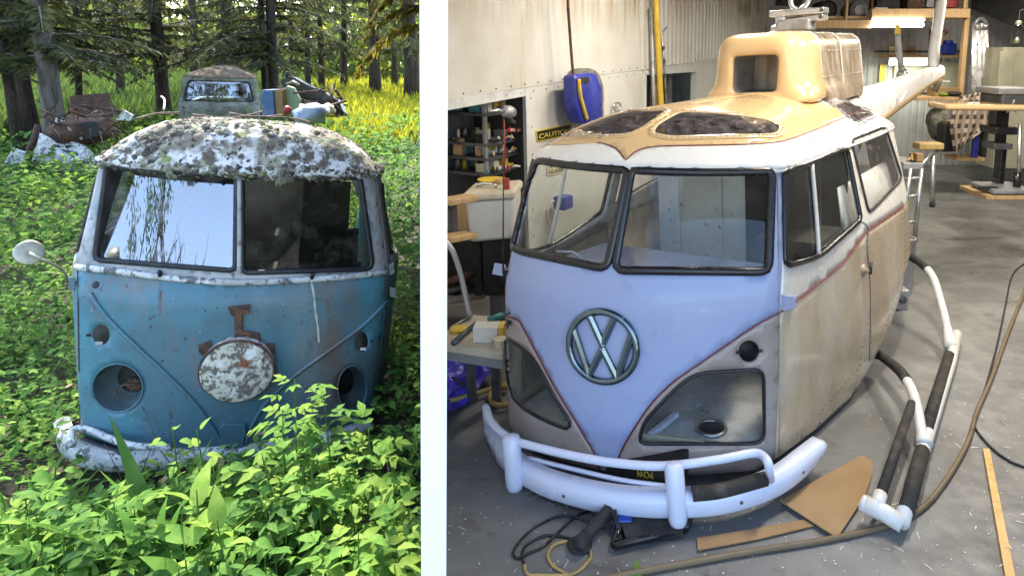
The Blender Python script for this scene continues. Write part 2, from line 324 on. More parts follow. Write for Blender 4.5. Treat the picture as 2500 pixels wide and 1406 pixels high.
pmat('wood_stick', (.58, .36, .12), .55, layers=[((.42, .24, .07), 14, .52, .66)])
pmat('cardboard', (.29, .185, .085), .8, layers=[((.25, .155, .07), 2, .45, .65)])
pmat('cabinet_green', (.40, .385, .29), .5, layers=[((.34, .325, .24), 3, .5, .7)])
pmat('red_paint', (.30, .025, .025), .5, layers=[((.18, .015, .015), 6, .5, .7)])
pmat('sign_black', (.016, .014, .008), .5)
pmat('sign_yellow', (.66, .50, .06), .5)
pmat('sign_red', (.28, .018, .02), .5)
pmat('sign_cream', (.66, .58, .36), .6)
pmat('paper', (.60, .59, .55), .8, layers=[((.50, .49, .45), 9, .5, .7)])
pmat('ink', (.05, .045, .04), .8)
pmat('teal', (.05, .24, .28), .5)
pmat('cloth_grey', (.20, .20, .17), .9, layers=[((.10, .105, .08), 12, .45, .6)])
pmat('dust_floor', (.55, .52, .45), .9)
pmat('shaving', (.62, .63, .64), .4, .5)
glassmat('glass_clear', (.90, .93, .92), 1.5, .01, .10, (.5, .5, .48), 7, .55, .8)
glassmat('glass_smoke', (.34, .30, .31), 1.6, .05, .60, (.22, .195, .205), 20, .36, .74)
glassmat('glass_film', (.93, .93, .95), 1.6, .05, .14, (.75, .75, .78), 16, .52, .7)
glassmat('glass_jar', (.85, .88, .85), 1.5, .05)
lampmat('tube_lit', (1, .93, .80), 3.6)
lampmat('tube_lit_green', (.95, 1, .80), 2.4)
# ------------------------------------------------------------------ bus bodies: one smooth shell, openings cut out of it
class Shell:
    """nose-on body: for every height a plan curve (bowed front, rounded corners, flaring sides)"""
    def __init__(s, x0, y0, z0, yaw, roll, pitch, zs, w, xf, bow, flare, skew=0.0, c=.10, L=3.0, roof_h=.25, spine=(-.95, -2.5), qexp=2.1, twist=None, sag=0.0):
        s.o = np.array([x0, y0, z0]); sa, ca = math.sin(yaw), math.cos(yaw); sr, cr = math.sin(roll), math.cos(roll); sp, cp = math.sin(pitch), math.cos(pitch)
        A = np.array([[-sa, ca, 0], [-ca, -sa, 0], [0, 0, 1]]); B = np.array([[1, 0, 0], [0, cr, -sr], [0, sr, cr]]); C = np.array([[cp, 0, -sp], [0, 1, 0], [sp, 0, cp]])
        s.M = A @ B @ C
        z = np.linspace(zs[0], zs[-1], 121); k = np.hanning(13); k /= k.sum()
        sm = lambda v: np.convolve(np.pad(np.interp(z, zs, v), 6, mode='reflect', reflect_type='odd'), k, 'valid')
        s.z = z; s._w, s._x, s._b = sm(w), sm(xf), sm(bow); s.flare = flare; s.k = skew; s.c = c; s.L = L; s.zb, s.zg = zs[0], zs[-1]
        s.rh = roof_h; s.spine = spine; s.qe = qexp; s.grids = {}; s.tw = sm(twist) if twist is not None else z * 0; s.sag = sag
    def world(s, l): return s.o + np.asarray(l, float) @ s.M.T
    def local(s, p): return (np.asarray(p, float) - s.o) @ s.M
    def plan(s, t, z):
        w, xf, b = np.interp(z, s.z, s._w), np.interp(z, s.z, s._x), np.interp(z, s.z, s._b)
        a = np.abs(t); sg = np.sign(t)
        def raw(a):
            af = np.minimum(a, 1); tau = np.maximum(a - 1, 0)
            return xf - b * af ** 2.2 - tau + s.k * w * af * sg, w * af + s.flare(tau, z) * (a > 1)
        c = s.c; x, y = raw(a)
        k = np.clip((a - (1 - c)) / (2 * c), 0, 1)
        p0 = raw(np.full_like(a, 1 - c)); p1 = raw(np.ones_like(a)); p2 = raw(np.full_like(a, 1 + c))
        inn = (a > 1 - c) & (a < 1 + c)
        bx = (1 - k) ** 2 * p0[0] + 2 * k * (1 - k) * p1[0] + k * k * p2[0]; by = (1 - k) ** 2 * p0[1] + 2 * k * (1 - k) * p1[1] + k * k * p2[1]
        x = np.where(inn, bx, x); y = np.where(inn, by, y)
        return x, y * sg
    def body(s, t, z):
        t = np.atleast_1d(np.asarray(t, float)); z = np.atleast_1d(np.asarray(z, float)); x, y = s.plan(t, z)
        zz = z + np.interp(z, s.z, s.tw) * y
        if s.sag: zz = zz - s.sag * np.maximum(0, s.spine[0] + .1 - x) * np.clip((z - 1.2) / (s.zg - 1.2), 0, 1)
        return s.world(np.stack([x, y, zz], -1))
    def roof(s, t, q):
        t = np.atleast_1d(np.asarray(t, float)); q = np.atleast_1d(np.asarray(q, float)); z = np.full_like(t, s.zg)
        x, y = s.plan(t, z); sx = np.clip(x, s.spine[1], s.spine[0])
        qq = np.clip(q, 0, 1); h = s.rh * (1 - (1 - qq) ** s.qe)
        e = .028 * np.exp(-np.abs(q) / .03)            # the rain gutter's lip
        nx, ny = x - sx, y; n = np.sqrt(nx * nx + ny * ny) + 1e-6
        return s.world(np.stack([x + (sx - x) * qq + nx / n * e, y - y * qq + ny / n * e, z + s.tw[-1] * y * (1 - qq) + h + np.minimum(q, 0) - s.sag * np.maximum(0, s.spine[0] + .1 - (x + (sx - x) * qq))], -1))
    def solve(s, pts, kind='body', tr=(-1.15, 3.6), off=0.0):
        """photo pixels -> surface parameters of the point of the shell seen there"""
        fn = s.body if kind == 'body' else s.roof
        key = (kind, tr)
        if key not in s.grids:
            tt = np.linspace(tr[0], tr[1], 420); zz = np.linspace(s.zb, s.zg, 130) if kind == 'body' else np.linspace(0, 1, 130)
            T, Z = np.meshgrid(tt, zz); P = proj(fn(T.ravel(), Z.ravel())); s.grids[key] = (T.ravel(), Z.ravel(), P)
        T, Z, P = s.grids[key]; p = np.asarray(pts, float).reshape(-1, 2)
        i = np.array([np.argmin(((P - q) ** 2).sum(1)) for q in p]); u = np.stack([T[i], Z[i]], -1); u0 = u.copy(); e = 1e-4
        for _ in range(12):
            f0 = proj(fn(u[:, 0], u[:, 1])) - p
            a = (proj(fn(u[:, 0] + e, u[:, 1])) - p - f0) / e; b = (proj(fn(u[:, 0], u[:, 1] + e)) - p - f0) / e
            det = a[:, 0] * b[:, 1] - a[:, 1] * b[:, 0]; det = np.where(np.abs(det) < 1e-6, 1e-6, det)
            du = -np.stack([(f0[:, 0] * b[:, 1] - f0[:, 1] * b[:, 0]) / det, (a[:, 0] * f0[:, 1] - a[:, 1] * f0[:, 0]) / det], -1)
            u = u + du * np.minimum(1, .04 / (np.abs(du).max(1) + 1e-9))[:, None]
        bad = (np.linalg.norm(proj(fn(u[:, 0], u[:, 1])) - p, axis=1) > 3) | (np.abs(u[:, 0] - u0[:, 0]) > .3)
        u[bad] = u0[bad]
        return u
    def outline(s, pts, kind='body', tr=(-1.15, 3.6), lim=.10):
        U = s.solve(pts, kind, tr)
        for _ in range(3):
            M = (np.roll(U, 1, 0) + np.roll(U, -1, 0)) / 2; bad = np.abs(U - M).max(1) > lim; U[bad] = M[bad]
        return U
    def normals(s, U, kind='body'):
        fn = s.body if kind == 'body' else s.roof; e = 1e-3; U = np.asarray(U, float).reshape(-1, 2); t, z = U[:, 0], U[:, 1]
        n = np.cross(fn(t + e, z) - fn(t - e, z), fn(t, z + e) - fn(t, z - e)); return n / (np.linalg.norm(n, axis=1)[:, None] + 1e-12)
    def normal(s, u, kind='body'): return s.normals(u, kind)[0]
    def pt(s, u, kind='body', off=0.0): return s.lift(np.asarray(u).reshape(1, 2), kind, off)[0]
    def lp(s, px, py, ax, val):
        c = s.local(CAMP); d = rayd(px, py) @ s.M; return s.world(c + d * ((val - c[ax]) / d[ax]))
    def lift(s, U, kind='body', off=0.0):
        fn = s.body if kind == 'body' else s.roof; U = np.asarray(U, float).reshape(-1, 2); P = fn(U[:, 0], U[:, 1])
        return list(P + s.normals(U, kind) * off) if off else list(P)

def cdt_panel(shell, kind, outer, holes=(), lines=(), step=.035, split=None, off=0.0, extra=None):
    """triangulate a region of the shell; returns {key: (verts, faces)}"""
    fn = shell.body if kind == 'body' else shell.roof
    outer = np.asarray(outer, float); V = []; E = []
    def addloop(P, closed):
        n = len(V); V.extend([tuple(map(float, p)) for p in P]); m = len(P)
        E.extend([(n + i, n + (i + 1) % m) for i in range(m if closed else m - 1)])
    addloop(outer, True)
    for h in holes: addloop(h, True)
    for l in lines: addloop(l, False)
    lo, hi = outer.min(0), outer.max(0)
    gx, gy = np.meshgrid(np.arange(lo[0] + step / 2, hi[0], step), np.arange(lo[1] + step / 2, hi[1], step)); G = np.stack([gx.ravel(), gy.ravel()], -1)
    ok = inpoly(G, outer)
    for h in holes: ok &= ~inpoly(G, h)
    C = np.array(V)
    G = G[ok]
    if len(G): 
        d = np.concatenate([((g_[:, None, :] - C[None]) ** 2).sum(2).min(1) for g_ in np.array_split(G, max(1, len(G) // 400))]); G = G[d > (step * .62) ** 2]
    V2 = [Vector(v) for v in V] + [Vector(map(float, g)) for g in G]
    ov, oe, of, *_ = geometry.delaunay_2d_cdt(V2, E, [], 0, 1e-6)
    ov = np.array([tuple(v) for v in ov]); tri = [f for f in of]
    cen = np.array([ov[list(f)].mean(0) for f in tri])
    keep = inpoly(cen, outer)
    for h in holes: keep &= ~inpoly(cen, h)
    P = fn(ov[:, 0], ov[:, 1])
    if callable(off): P = P + shell.normals(ov, kind) * off(ov)[:, None]
    elif off: P = P + shell.normals(ov, kind) * off
    keys = np.zeros(len(tri), int) if split is None else split(cen)
    res = {}
    for k in set(keys[keep].tolist()):
        idx = [i for i in range(len(tri)) if keep[i] and keys[i] == k]; used = sorted({j for i in idx for j in tri[i]}); mp = {j: n for n, j in enumerate(used)}
        fs = []
        for i in idx:
            a, b, c = tri[i][:3]; A, B, Cc = ov[a], ov[b], ov[c]
            f = tuple(mp[j] for j in tri[i])
            fs.append(f if np.cross(B - A, Cc - A) > 0 else f[::-1])
        res[k] = (P[used], fs)
    return res
# ------------------------------------------------------------------ the helicopter-bus in the workshop
def sstep(a, b, x): k = np.clip((x - a) / (b - a), 0, 1); return k * k * (3 - 2 * k)
def flareR(tau, z):
    k = np.interp(z, [0, .6, 1.1, 1.82], [.27, .26, .22, .10])
    return k * sstep(-.2, 2.3, tau) - .75 * np.maximum(0, tau - 2.45) ** 2
RB = Shell(-.031, 3.59, 0, .581, .046, -.01, [0, .098, .6, 1.10, 1.165, 1.819], [.80, .822, .835, .836, .833, .765], [-.03, 0, -.035, -.085, -.118, -.371],
           [.27, .276, .276, .27, .268, .249], flareR, skew=-.30, c=.085, roof_h=.30, spine=(-1.25, -2.75), qexp=2.3, twist=[0, 0, 0, 0, .01, -.055])
heli = thing('helicopter_bus', 'white and tan helicopter with an old van nose on the workshop floor', 'helicopter', RB.world((-1, 0, 0)) * [1, 1, 0])

ws_l = round_poly([(1313, 381), (1535, 405), (1482, 657), (1240, 607)], 20)
ws_r = round_poly([(1543, 413), (1886, 403), (1878, 664), (1500, 660)], [14, 24, 26, 22])
nw_r = round_poly([(1558, 1082), (1572, 1030), (1640, 957), (1695, 911), (1864, 900), (1866, 1082)], [18, 20, 60, 40, 24, 26])
nw_l = round_poly([(1232, 822), (1290, 858), (1322, 905), (1352, 968), (1395, 1030), (1388, 1049), (1330, 1026), (1258, 986), (1240, 930)], [10, 30, 40, 40, 12, 12, 40, 16, 30])
dw = round_poly([(1914, 418), (1982, 398), (2067, 361), (2101, 536), (1998, 628), (1916, 650)], [9, 30, 10, 8, 30, 16])
rw = round_poly([(2077, 342), (2161, 309), (2202, 436), (2120, 521)], 10)
Vr = [(1905, 762), (1850, 791), (1780, 838), (1700, 893), (1640, 935), (1590, 985), (1555, 1035), (1530, 1075), (1512, 1112), (1500, 1150)]
Vl = [(1225, 700), (1243, 735), (1280, 805), (1320, 880), (1360, 955), (1400, 1020), (1430, 1070), (1452, 1108), (1466, 1150)]
SBpx = [(1905, 762), (1938, 739), (2000, 692), (2051, 650), (2078, 618), (2113, 570), (2160, 536), (2205, 506)]
BTpx = [(1905, 1112), (1955, 1075), (2000, 1040), (2080, 967), (2143, 860), (2180, 779), (2202, 710), (2208, 668)]

fr = (-1.15, 1.15); sd = (.8, 3.7)
U = lambda px, tr, kind='body', n=None: RB.outline(resample(px, n, True), kind, tr) if n else RB.solve(px, kind, tr)
U_wsl, U_wsr, U_nwr, U_nwl = [U(p, fr, n=14) for p in (ws_l, ws_r, nw_r, nw_l)]
U_dw, U_rw = U(dw, sd, n=12), U(rw, sd, n=12)
U_Vr, U_Vl = U(smooth_path(Vr, 3), fr), U(smooth_path(Vl, 3), fr)
for q_ in (U_wsl, U_wsr): q_[:, 1] = np.minimum(q_[:, 1], RB.zg - .030)
U_sb = U(smooth_path(SBpx, 4), sd); U_bt = U(BTpx, sd)
U_vl0 = np.vstack([U_Vl, [[U_Vl[-1][0] * .6, .03]]]); U_vr0 = np.vstack([U_Vr, [[U_Vr[-1][0] * .6, .03]]])
tc = U_Vr[0][0]; tcl = -1.0
U_sb[0] = U_Vr[0]
def mono(P): 
    P = np.array(P); o = [P[0]]
    for p in P[1:]:
        if p[0] > o[-1][0] + .01: o.append(p)
    return np.array(o)
U_sb = resample(mono(U_sb), .05); U_Vr = resample(U_Vr, .045); U_Vl = resample(U_Vl, .045); U_vl0 = np.vstack([U_Vl, [[U_Vl[-1][0] * .6, .03]]]); U_vr0 = np.vstack([U_Vr, [[U_Vr[-1][0] * .6, .03]]]); U_bt = mono(U_bt)
TE = 4.2
side_line = np.vstack([U_sb, [[TE, U_sb[-1][1] + .05]]])
left_line = np.array([(-p[0], p[1]) for p in side_line]); left_line[0] = U_Vl[0]
holes_sig = []
def circ(px, py, rx, ry, n=18): return [(px + rx * math.cos(2 * math.pi * k / n), py + ry * math.sin(2 * math.pi * k / n)) for k in range(n)]
U_sr = U(circ(1829, 858, 26, 27), fr); U_sl = U(circ(1241, 783, 8, 25), fr)
U_dwl = np.array([(-p[0], p[1]) for p in U_dw])[::-1]; U_rwl = np.array([(-p[0], p[1]) for p in U_rw])[::-1]
zg = RB.zg
bot_r = U_bt[U_bt[:, 0] > 1.02]; bot = np.vstack([[(1.0, bot_r[0][1])], bot_r, [(TE, bot_r[-1][1] + .25)]])
outer = np.vstack([[(-x, z) for x, z in bot[::-1]], [(-.9, .06), (.9, .06)], bot, [(TE, zg)], [(x, zg) for x in np.arange(TE - .2, -TE, -.2)], [(-TE, zg)]])
seam_r = [(tc, z) for z in np.linspace(bot_r[0][1] + .02, zg - .01, 12)]; seam_l = [(tcl, z) for z in np.linspace(bot_r[0][1] + .02, zg - .01, 12)]
stripe = np.vstack([left_line[::-1], U_vl0[1:], U_vr0[::-1][:-1], side_line])
upper_poly = np.vstack([stripe, [(TE + .1, zg + .2), (-TE - .1, zg + .2)]])
def split_body(c):
    up = inpoly(c, upper_poly); k = np.zeros(len(c), int)
    fr_ = (c[:, 0] > tcl) & (c[:, 0] < tc); k[up & fr_] = 0; k[~up & fr_] = 1
    k[up & (c[:, 0] >= tc)] = 2; k[~up & (c[:, 0] >= tc)] = 3; k[up & (c[:, 0] <= tcl)] = 4; k[~up & (c[:, 0] <= tcl)] = 5
    return k
holes = [U_wsl, U_wsr, U_nwr, U_nwl, U_dw, U_rw, U_sr, U_sl, U_dwl, U_rwl]
parts = cdt_panel(RB, 'body', outer, holes, [left_line, U_vl0, U_vr0, side_line, seam_r, seam_l], .045, split_body)
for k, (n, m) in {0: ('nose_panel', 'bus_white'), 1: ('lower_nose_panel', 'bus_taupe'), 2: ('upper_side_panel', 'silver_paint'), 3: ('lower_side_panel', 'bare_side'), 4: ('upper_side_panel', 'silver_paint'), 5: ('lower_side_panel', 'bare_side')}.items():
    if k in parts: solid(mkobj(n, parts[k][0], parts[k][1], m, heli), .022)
def seal(sh, Uo, r, mat, parent, name='window_seal', kind='body', off=.004, flat=.8, inset=0.0, seg=8):
    c = Uo.mean(0); Q = resample(sh.lift(Uo, kind, off), .03, True)
    nn = sh.normals(Uo, kind); LP = np.array(sh.lift(Uo, kind)); N = np.array([nn[np.argmin(((LP - q) ** 2).sum(1))] for q in Q])
    return MB().tube(list(Q), r, seg, closed=True, sx=1 / flat, up=list(N)).build(name, mat, parent, True)
def pane(sh, Uo, mat, parent, name='window_pane', kind='body', off=-.008, step=.08):
    g = cdt_panel(sh, kind, Uo, step=step, off=off)[0]; return mkobj(name, g[0], g[1], mat, parent)
for Uo, m in ((U_wsl, 'glass_clear'), (U_wsr, 'glass_clear')):
    s_ = seal(RB, Uo, .019, 'black_gloss', heli, 'windshield_seal', flat=.75); pane(RB, Uo, m, s_, 'windshield_pane')
for Uo in (U_nwr, U_nwl):
    s_ = seal(RB, Uo, .008, 'black_gloss', heli, 'nose_window_seal'); pane(RB, Uo, 'glass_clear', s_, 'nose_window_pane')
for Uo in (U_dw, U_dwl):
    s_ = seal(RB, Uo, .016, 'black_gloss', heli, 'door_window_seal'); pane(RB, Uo, 'glass_clear', s_, 'door_window_pane')
for Uo in (U_rw, U_rwl):
    s_ = seal(RB, Uo, .010, 'black_matt', heli, 'rear_window_seal'); pane(RB, Uo, 'glass_film', s_, 'rear_window_pane')
# divider bar of the door window
ub = U([(1980, 402), (1990, 515), (1997, 627)], sd)
MB().tube(RB.lift(smooth_path(ub, 4), off=.006), .014, 6).build('window_divider', 'silver_paint', heli, True)
MB().tube(RB.lift(smooth_path([(-a, b) for a, b in ub], 4), off=.006), .014, 6).build('window_divider', 'silver_paint', heli, True)
# the red coach line, along V and belt
for L_ in (np.vstack([U_vl0[::-1], left_line[1:]]), np.vstack([U_vr0[::-1], side_line[1:-1]])):
    q = resample(RB.lift(L_, off=.002), .04); MB().tube(list(q), .0042, 5).build('coach_line', 'stripe_red', heli, True)
# rivets round the nose window and along the belly seam
mb = MB()
cr = U_nwr.mean(0)
for q in resample(U_nwr, .075, True):
    d = q - cr; p = cr + d * (1 + .028 / (np.linalg.norm(d) + 1e-6)); n = RB.normal(p); mb.lathe(RB.pt(p), n, [(.005, 0), (.003, .003)], 6)
mb.build('nose_rivets', 'bus_taupe', heli, True)['kind'] = 'stuff'
mb = MB()
for a, b in (((2120, 560), (2128, 850)), ((2085, 960), (2122, 762)), ((2150, 820), (2202, 700)), ((2209, 640), (2206, 520)), ((2000, 1010), (2110, 880))):
    for q in RB.solve(resample([a, b], 14), 'body', sd): mb.lathe(RB.pt(q), RB.normal(q), [(.006, 0), (.004, .003)], 6)
mb.build('side_rivets', 'steel_dark', heli, True)['kind'] = 'stuff'
# door seams (recessed dark lines), handle, hinges, signal holes
for path in ([(2101, 540), (2118, 556), (2116, 600), (2124, 700), (2124, 800), (2122, 880)],):
    MB().tube(RB.lift(RB.solve(smooth_path(path, 4), 'body', sd), off=.001), .004, 5).build('door_seam', 'steel_dark', heli, True)
MB().tube(RB.lift(RB.solve(resample([(1898, 410), (1903, 700), (1902, 1105)], 40), 'body', (.7, 1.4)), off=.001), .004, 5).build('door_seam', 'bus_taupe', heli, True)
u = RB.solve([(2108, 660)], 'body', sd)[0]; n = RB.normal(u); p = RB.pt(u)
h_ = MB().lathe(p, n, [(.045, 0), (.04, .008), (.02, .012), (.012, .05)], 16).build('door_handle', 'bare_metal', heli, True)
MB().tube([p + n * .05 - RB.M[:, 2] * .02, p + n * .055 + RB.M[:, 2] * .07], .011, 8).build('handle_grip', 'steel_dark', h_, True)
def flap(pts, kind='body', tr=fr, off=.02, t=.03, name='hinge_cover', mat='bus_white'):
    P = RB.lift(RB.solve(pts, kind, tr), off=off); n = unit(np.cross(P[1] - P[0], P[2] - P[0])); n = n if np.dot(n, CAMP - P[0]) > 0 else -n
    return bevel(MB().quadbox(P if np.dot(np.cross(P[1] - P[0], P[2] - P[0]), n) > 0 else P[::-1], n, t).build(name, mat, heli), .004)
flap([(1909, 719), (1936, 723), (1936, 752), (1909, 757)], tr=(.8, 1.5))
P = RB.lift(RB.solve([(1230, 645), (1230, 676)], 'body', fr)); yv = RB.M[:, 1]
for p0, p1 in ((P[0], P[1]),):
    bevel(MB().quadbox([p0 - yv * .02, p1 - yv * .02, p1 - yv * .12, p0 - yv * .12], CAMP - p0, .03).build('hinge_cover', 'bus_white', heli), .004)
ua = RB.solve([(1217, 652), (1238, 650), (1236, 672), (1229, 690), (1219, 672)], 'body', fr)
c = RB.solve([(1228, 668)], 'body', fr)[0]; n = RB.normal(c); c0 = RB.pt(c); ex = unit(np.cross([0, 0, 1.], n)); ez = np.cross(n, ex)
MB().quadbox([c0 + n * .02 + ex * a + ez * b for a, b in ((-.035, .035), (-.02, -.03), (0, -.065), (.02, -.03), (.035, .035))], n, .03).build('aerial_base', 'black_gloss', heli)
ab = c0 + n * .02; at_ = RB.lp(1229, 285, 1, RB.local(ab)[1])
MB().tube([ab, ab * .5 + at_ * .5, at_], [.006, .004, .003], 6).build('aerial', 'black_gloss', heli, True)
for Uo, w_ in ((U_sr, .16), (U_sl, .16)):
    c = Uo.mean(0); n = RB.normal(c); c0 = RB.pt(c); ex = unit(np.cross([0, 0, 1.], n))
    b_ = MB().lathe(c0 - n * .10, n, [(.02, 0), (.05, .0), (.056, .06), (.057, .094)], 20, cap=False)
    o_ = b_.build('signal_bucket', 'black_matt', heli, True)
    for sg in (-1, 1): MB().box(c0 + ex * .066 * sg + n * .002, (.022, .016, .006), (ex, np.cross(n, ex), n)).build('mounting_tab', 'black_matt', o_)
# emblem: ring and letters of polished metal
c = RB.solve([(1472, 845)], 'body', fr)[0]; n = RB.normal(c); c0 = RB.pt(c, off=.012); ex = unit(np.cross(RB.M[:, 2], n)); ez = np.cross(n, ex)
e_u = RB.lift(RB.solve([(1471, 760), (1472, 930)], 'body', fr)); rad = np.linalg.norm(e_u[0] - e_u[1]) / 2 * 1.0
E2 = lambda a, b, h=0: c0 + ex * a * rad + ez * b * rad + n * h
em = MB().tube([E2(math.cos(a), math.sin(a)) for a in np.linspace(0, 2 * math.pi, 49)[:-1]], .021, 8, closed=True, sx=.9).build('emblem', 'chrome_blue', heli, True)
def bars(pts, name):
    mb = MB()
    for (a, b) in zip(pts[:-1], pts[1:]):
        A, B = E2(*a), E2(*b); d = unit(B - A); s_ = np.cross(n, d); w = .043
        ring = lambda P: [P - s_ * w / 2 - n * .008, P - s_ * w * .42 + n * .008, P + n * .014, P + s_ * w * .42 + n * .008, P + s_ * w / 2 - n * .008]
        mb.loft([ring(A - d * .008), ring(B + d * .008)])
    return mb.build(name, 'chrome_blue', em)
bars([(-.40, .92), (0, .07), (.40, .92)], 'letter_v')
bars([(-.88, .46), (-.42, -.86), (0, -.07), (.42, -.86), (.88, .46)], 'letter_w')

# roof, skylights
rt = (-1.9, 4.0)
tan_px = [(1318, 352), (1350, 335), (1431, 343), (1491, 356), (1512, 370), (1529, 391), (1547, 373), (1579, 361), (1632, 357), (1738, 355), (1843, 352), (1914, 345), (1966, 327), (2019, 306), (2065, 285), (2110, 268)]
sk1 = round_poly([(1368, 314), (1456, 285), (1512, 271), (1636, 268), (1575, 312), (1542, 329), (1498, 334), (1421, 324)], 8)
sk2 = round_poly([(1584, 326), (1600, 303), (1656, 272), (1720, 273), (1808, 280), (1878, 292), (1914, 310), (1903, 331), (1632, 338)], [10, 14, 16, 30, 60, 40, 10, 14, 16])
sk3 = round_poly([(1938, 236), (2037, 231), (2086, 238), (2134, 280), (2092, 305), (2044, 264), (2005, 247)], [2, 30, 16, 8, 8, 30, 30])
UR = lambda px, n=None: RB.outline(resample(px, n, True), 'roof', rt) if n else RB.solve(px, 'roof', rt)
S1, S2, S3 = UR(sk1, 12), UR(sk2, 12), UR(sk3, 12)
TL = UR(smooth_path(tan_px, 2)); 
TL = TL[np.argsort(TL[:, 0], kind='stable')] if False else mono(TL)
TL = TL[TL[:, 1] > .02]
qe = TL[-1][1]; ql = TL[0][1]
TLf = np.vstack([[(-TE, .30)], [(TL[0][0] - .5, .30)], TL, [(TL[-1][0] + .4, .33)], [(TE, .33)]])
ro = np.vstack([[(x, -.03) for x in np.arange(-TE, TE + .01, .15)], [(TE, .97)], [(x, .97) for x in np.arange(TE - .3, -TE, -.3)], [(-TE, .97)]])
tanpoly = np.vstack([TLf, [(TE + .1, 1.2), (-TE - .1, 1.2)]])
rp = cdt_panel(RB, 'roof', ro, [S1, S2, S3], [TLf], .04, lambda c: inpoly(c, tanpoly).astype(int))
rpo = solid(mkobj('roof_rim', *rp[0], 'roof_white', heli), .015)
rtn = solid(mkobj('roof_skin', *rp[1], 'bus_tan', heli), .015)
gl = RB.roof(np.arange(-TE + .2, TE - .2, .05), np.full(len(np.arange(-TE + .2, TE - .2, .05)), -.03)); MB().tube(list(gl), .012, 6).build('rain_gutter', 'roof_white', heli, True)
MB().tube(RB.lift(TLf[1:-1], 'roof', .001), .0035, 5).build('coach_line', 'stripe_red', heli, True)
for S_ in (S1, S2, S3):
    fr_ = seal(RB, S_, .0075, 'bus_tan' if S_ is not S3 else 'alu', heli, 'skylight_frame', 'roof', .001, .32)
    pane(RB, S_, 'glass_smoke', fr_, 'skylight_pane', 'roof', .001); MB().tube(list(resample(RB.lift(S_, 'roof', .0), .03, True) + RB.normals(S_, 'roof')[0] * .0), .0045, 5, closed=True).build('skylight_joint', 'black_matt', fr_, True)
    mb = MB(); cs = S_.mean(0)
    for q in resample(S_, .055, True): nq = RB.normal(q, 'roof'); mb.lathe(RB.pt(q, 'roof', .010), nq, [(.007, 0), (.004, .004)], 6)
    o_ = mb.build('skylight_rivets', 'alu', fr_, True); o_['kind'] = 'stuff'
mb = MB()
for a, b in (((2075, 330), (2150, 300)), ((2052, 318), (2130, 296)), ((1962, 338), (1990, 352))):
    for q in RB.solve(resample([a, b], 9), 'roof', rt): mb.lathe(RB.pt(q, 'roof', .003), RB.normal(q, 'roof'), [(.007, 0), (.004, .004)], 6)
mb.build('roof_rivets', 'alu', heli, True)['kind'] = 'stuff'

# engine cowl: soft flared hood with a square air intake
def outline(hw, zt, zb_, r, n=40):
    P = resample(round_poly([(-hw, zb_), (hw, zb_), (hw * .90, zt), (-hw * .90, zt)], [.02, .02, r, r], 6), 1, True) if False else round_poly([(-hw, zb_), (hw, zb_), (hw * .88, zt), (-hw * .88, zt)], [.02, .02, r, r], 6)
    P = resample(P, .005, True); k = np.argmin(P[:, 1] * 10 + np.abs(P[:, 0])); P = np.roll(P, -k, 0); return P[np.linspace(0, len(P) - 1, n).astype(int)]
def ring3(P, x, fl=0.0, yc=0.0, front=0.0):
    o = []
    for y, z in P:
        f = math.exp(-max(0, z - 2.09) / .055) if z < 2.5 else 0
        o.append(RB.world((x + front * f, y + yc + np.sign(y) * fl * f, z)))
    return o
op = resample(round_poly([(-.20, 2.125), (.175, 2.13), (.20, 2.43), (-.185, 2.43)], .03, 4), .004, True)
k = np.argmin(op[:, 1] * 10 + np.abs(op[:, 0])); op = np.roll(op, -k, 0)[np.linspace(0, len(op) - 1, 40).astype(int)]
cx0 = -2.33
rings = [ring3(op, cx0 - .02), ring3(op * [1.04, 1] + [0, .0], cx0 + .015), ring3(outline(.30, 2.52, 2.06, .10), cx0 + .012, .02, 0, .02), ring3(outline(.37, 2.58, 2.05, .13), cx0 - .03, .05, 0, .09),
         ring3(outline(.41, 2.61, 2.04, .15), cx0 - .11, .08, 0, .10), ring3(outline(.425, 2.62, 2.03, .15), cx0 - .22, .07, 0, .03), ring3(outline(.425, 2.62, 2.03, .14), cx0 - .50, .03)]
cowl = MB().loft(rings, cap=False).build('engine_cowl', 'bus_tan', heli, True)
cowl.modifiers.new('smooth', 'SUBSURF').render_levels = 1
tun = MB().loft([ring3(op, cx0 - .015), ring3(op * [1, 1], cx0 - .06), ring3((op - [0, 2.28]) * .98 + [0, 2.28], cx0 - .75)], cap=False).build('intake_duct', 'alu_dull', cowl, True)
Pb = ring3((op - [0, 2.28]) * 1.0 + [0, 2.28], cx0 - .74); MB().add(Pb, [tuple(range(40))]).build('intake_screen', 'bus_tan', cowl)
hs = [ring3(outline(.41, 2.605, 2.0, .12), x, f_) for x, f_ in ((cx0 - .48, .06), (cx0 - .9, .05), (cx0 - 1.4, .03), (cx0 - 1.92, .0))] + [ring3(outline(.36, 2.57, 1.9, .10), cx0 - 1.96)]
hous = MB().loft(hs, cap=True).build('engine_housing', 'bare_metal', heli, 40)
for xx in (cx0 - .50, cx0 - 1.15, cx0 - 1.90):
    P = ring3(outline(.418 if xx > cx0 - 1.8 else .412, 2.612, 2.06, .12), xx)[1:-1]; MB().tube(P, .009, 5).build('housing_seam', 'silver_paint', hous, True)
mb = MB()
for xx in np.arange(cx0 - .55, cx0 - 1.9, -.06):
    for z in (2.22, 2.45): mb.lathe(RB.world((xx, .405 if z < 2.4 else .392, z)), RB.M[:, 1], [(.006, 0), (.004, .006)], 5)
    mb.lathe(RB.world((xx, .30, 2.606)), RB.M[:, 2], [(.006, 0), (.004, .005)], 5)
mb.build('housing_rivets', 'alu', hous, True)['kind'] = 'stuff'

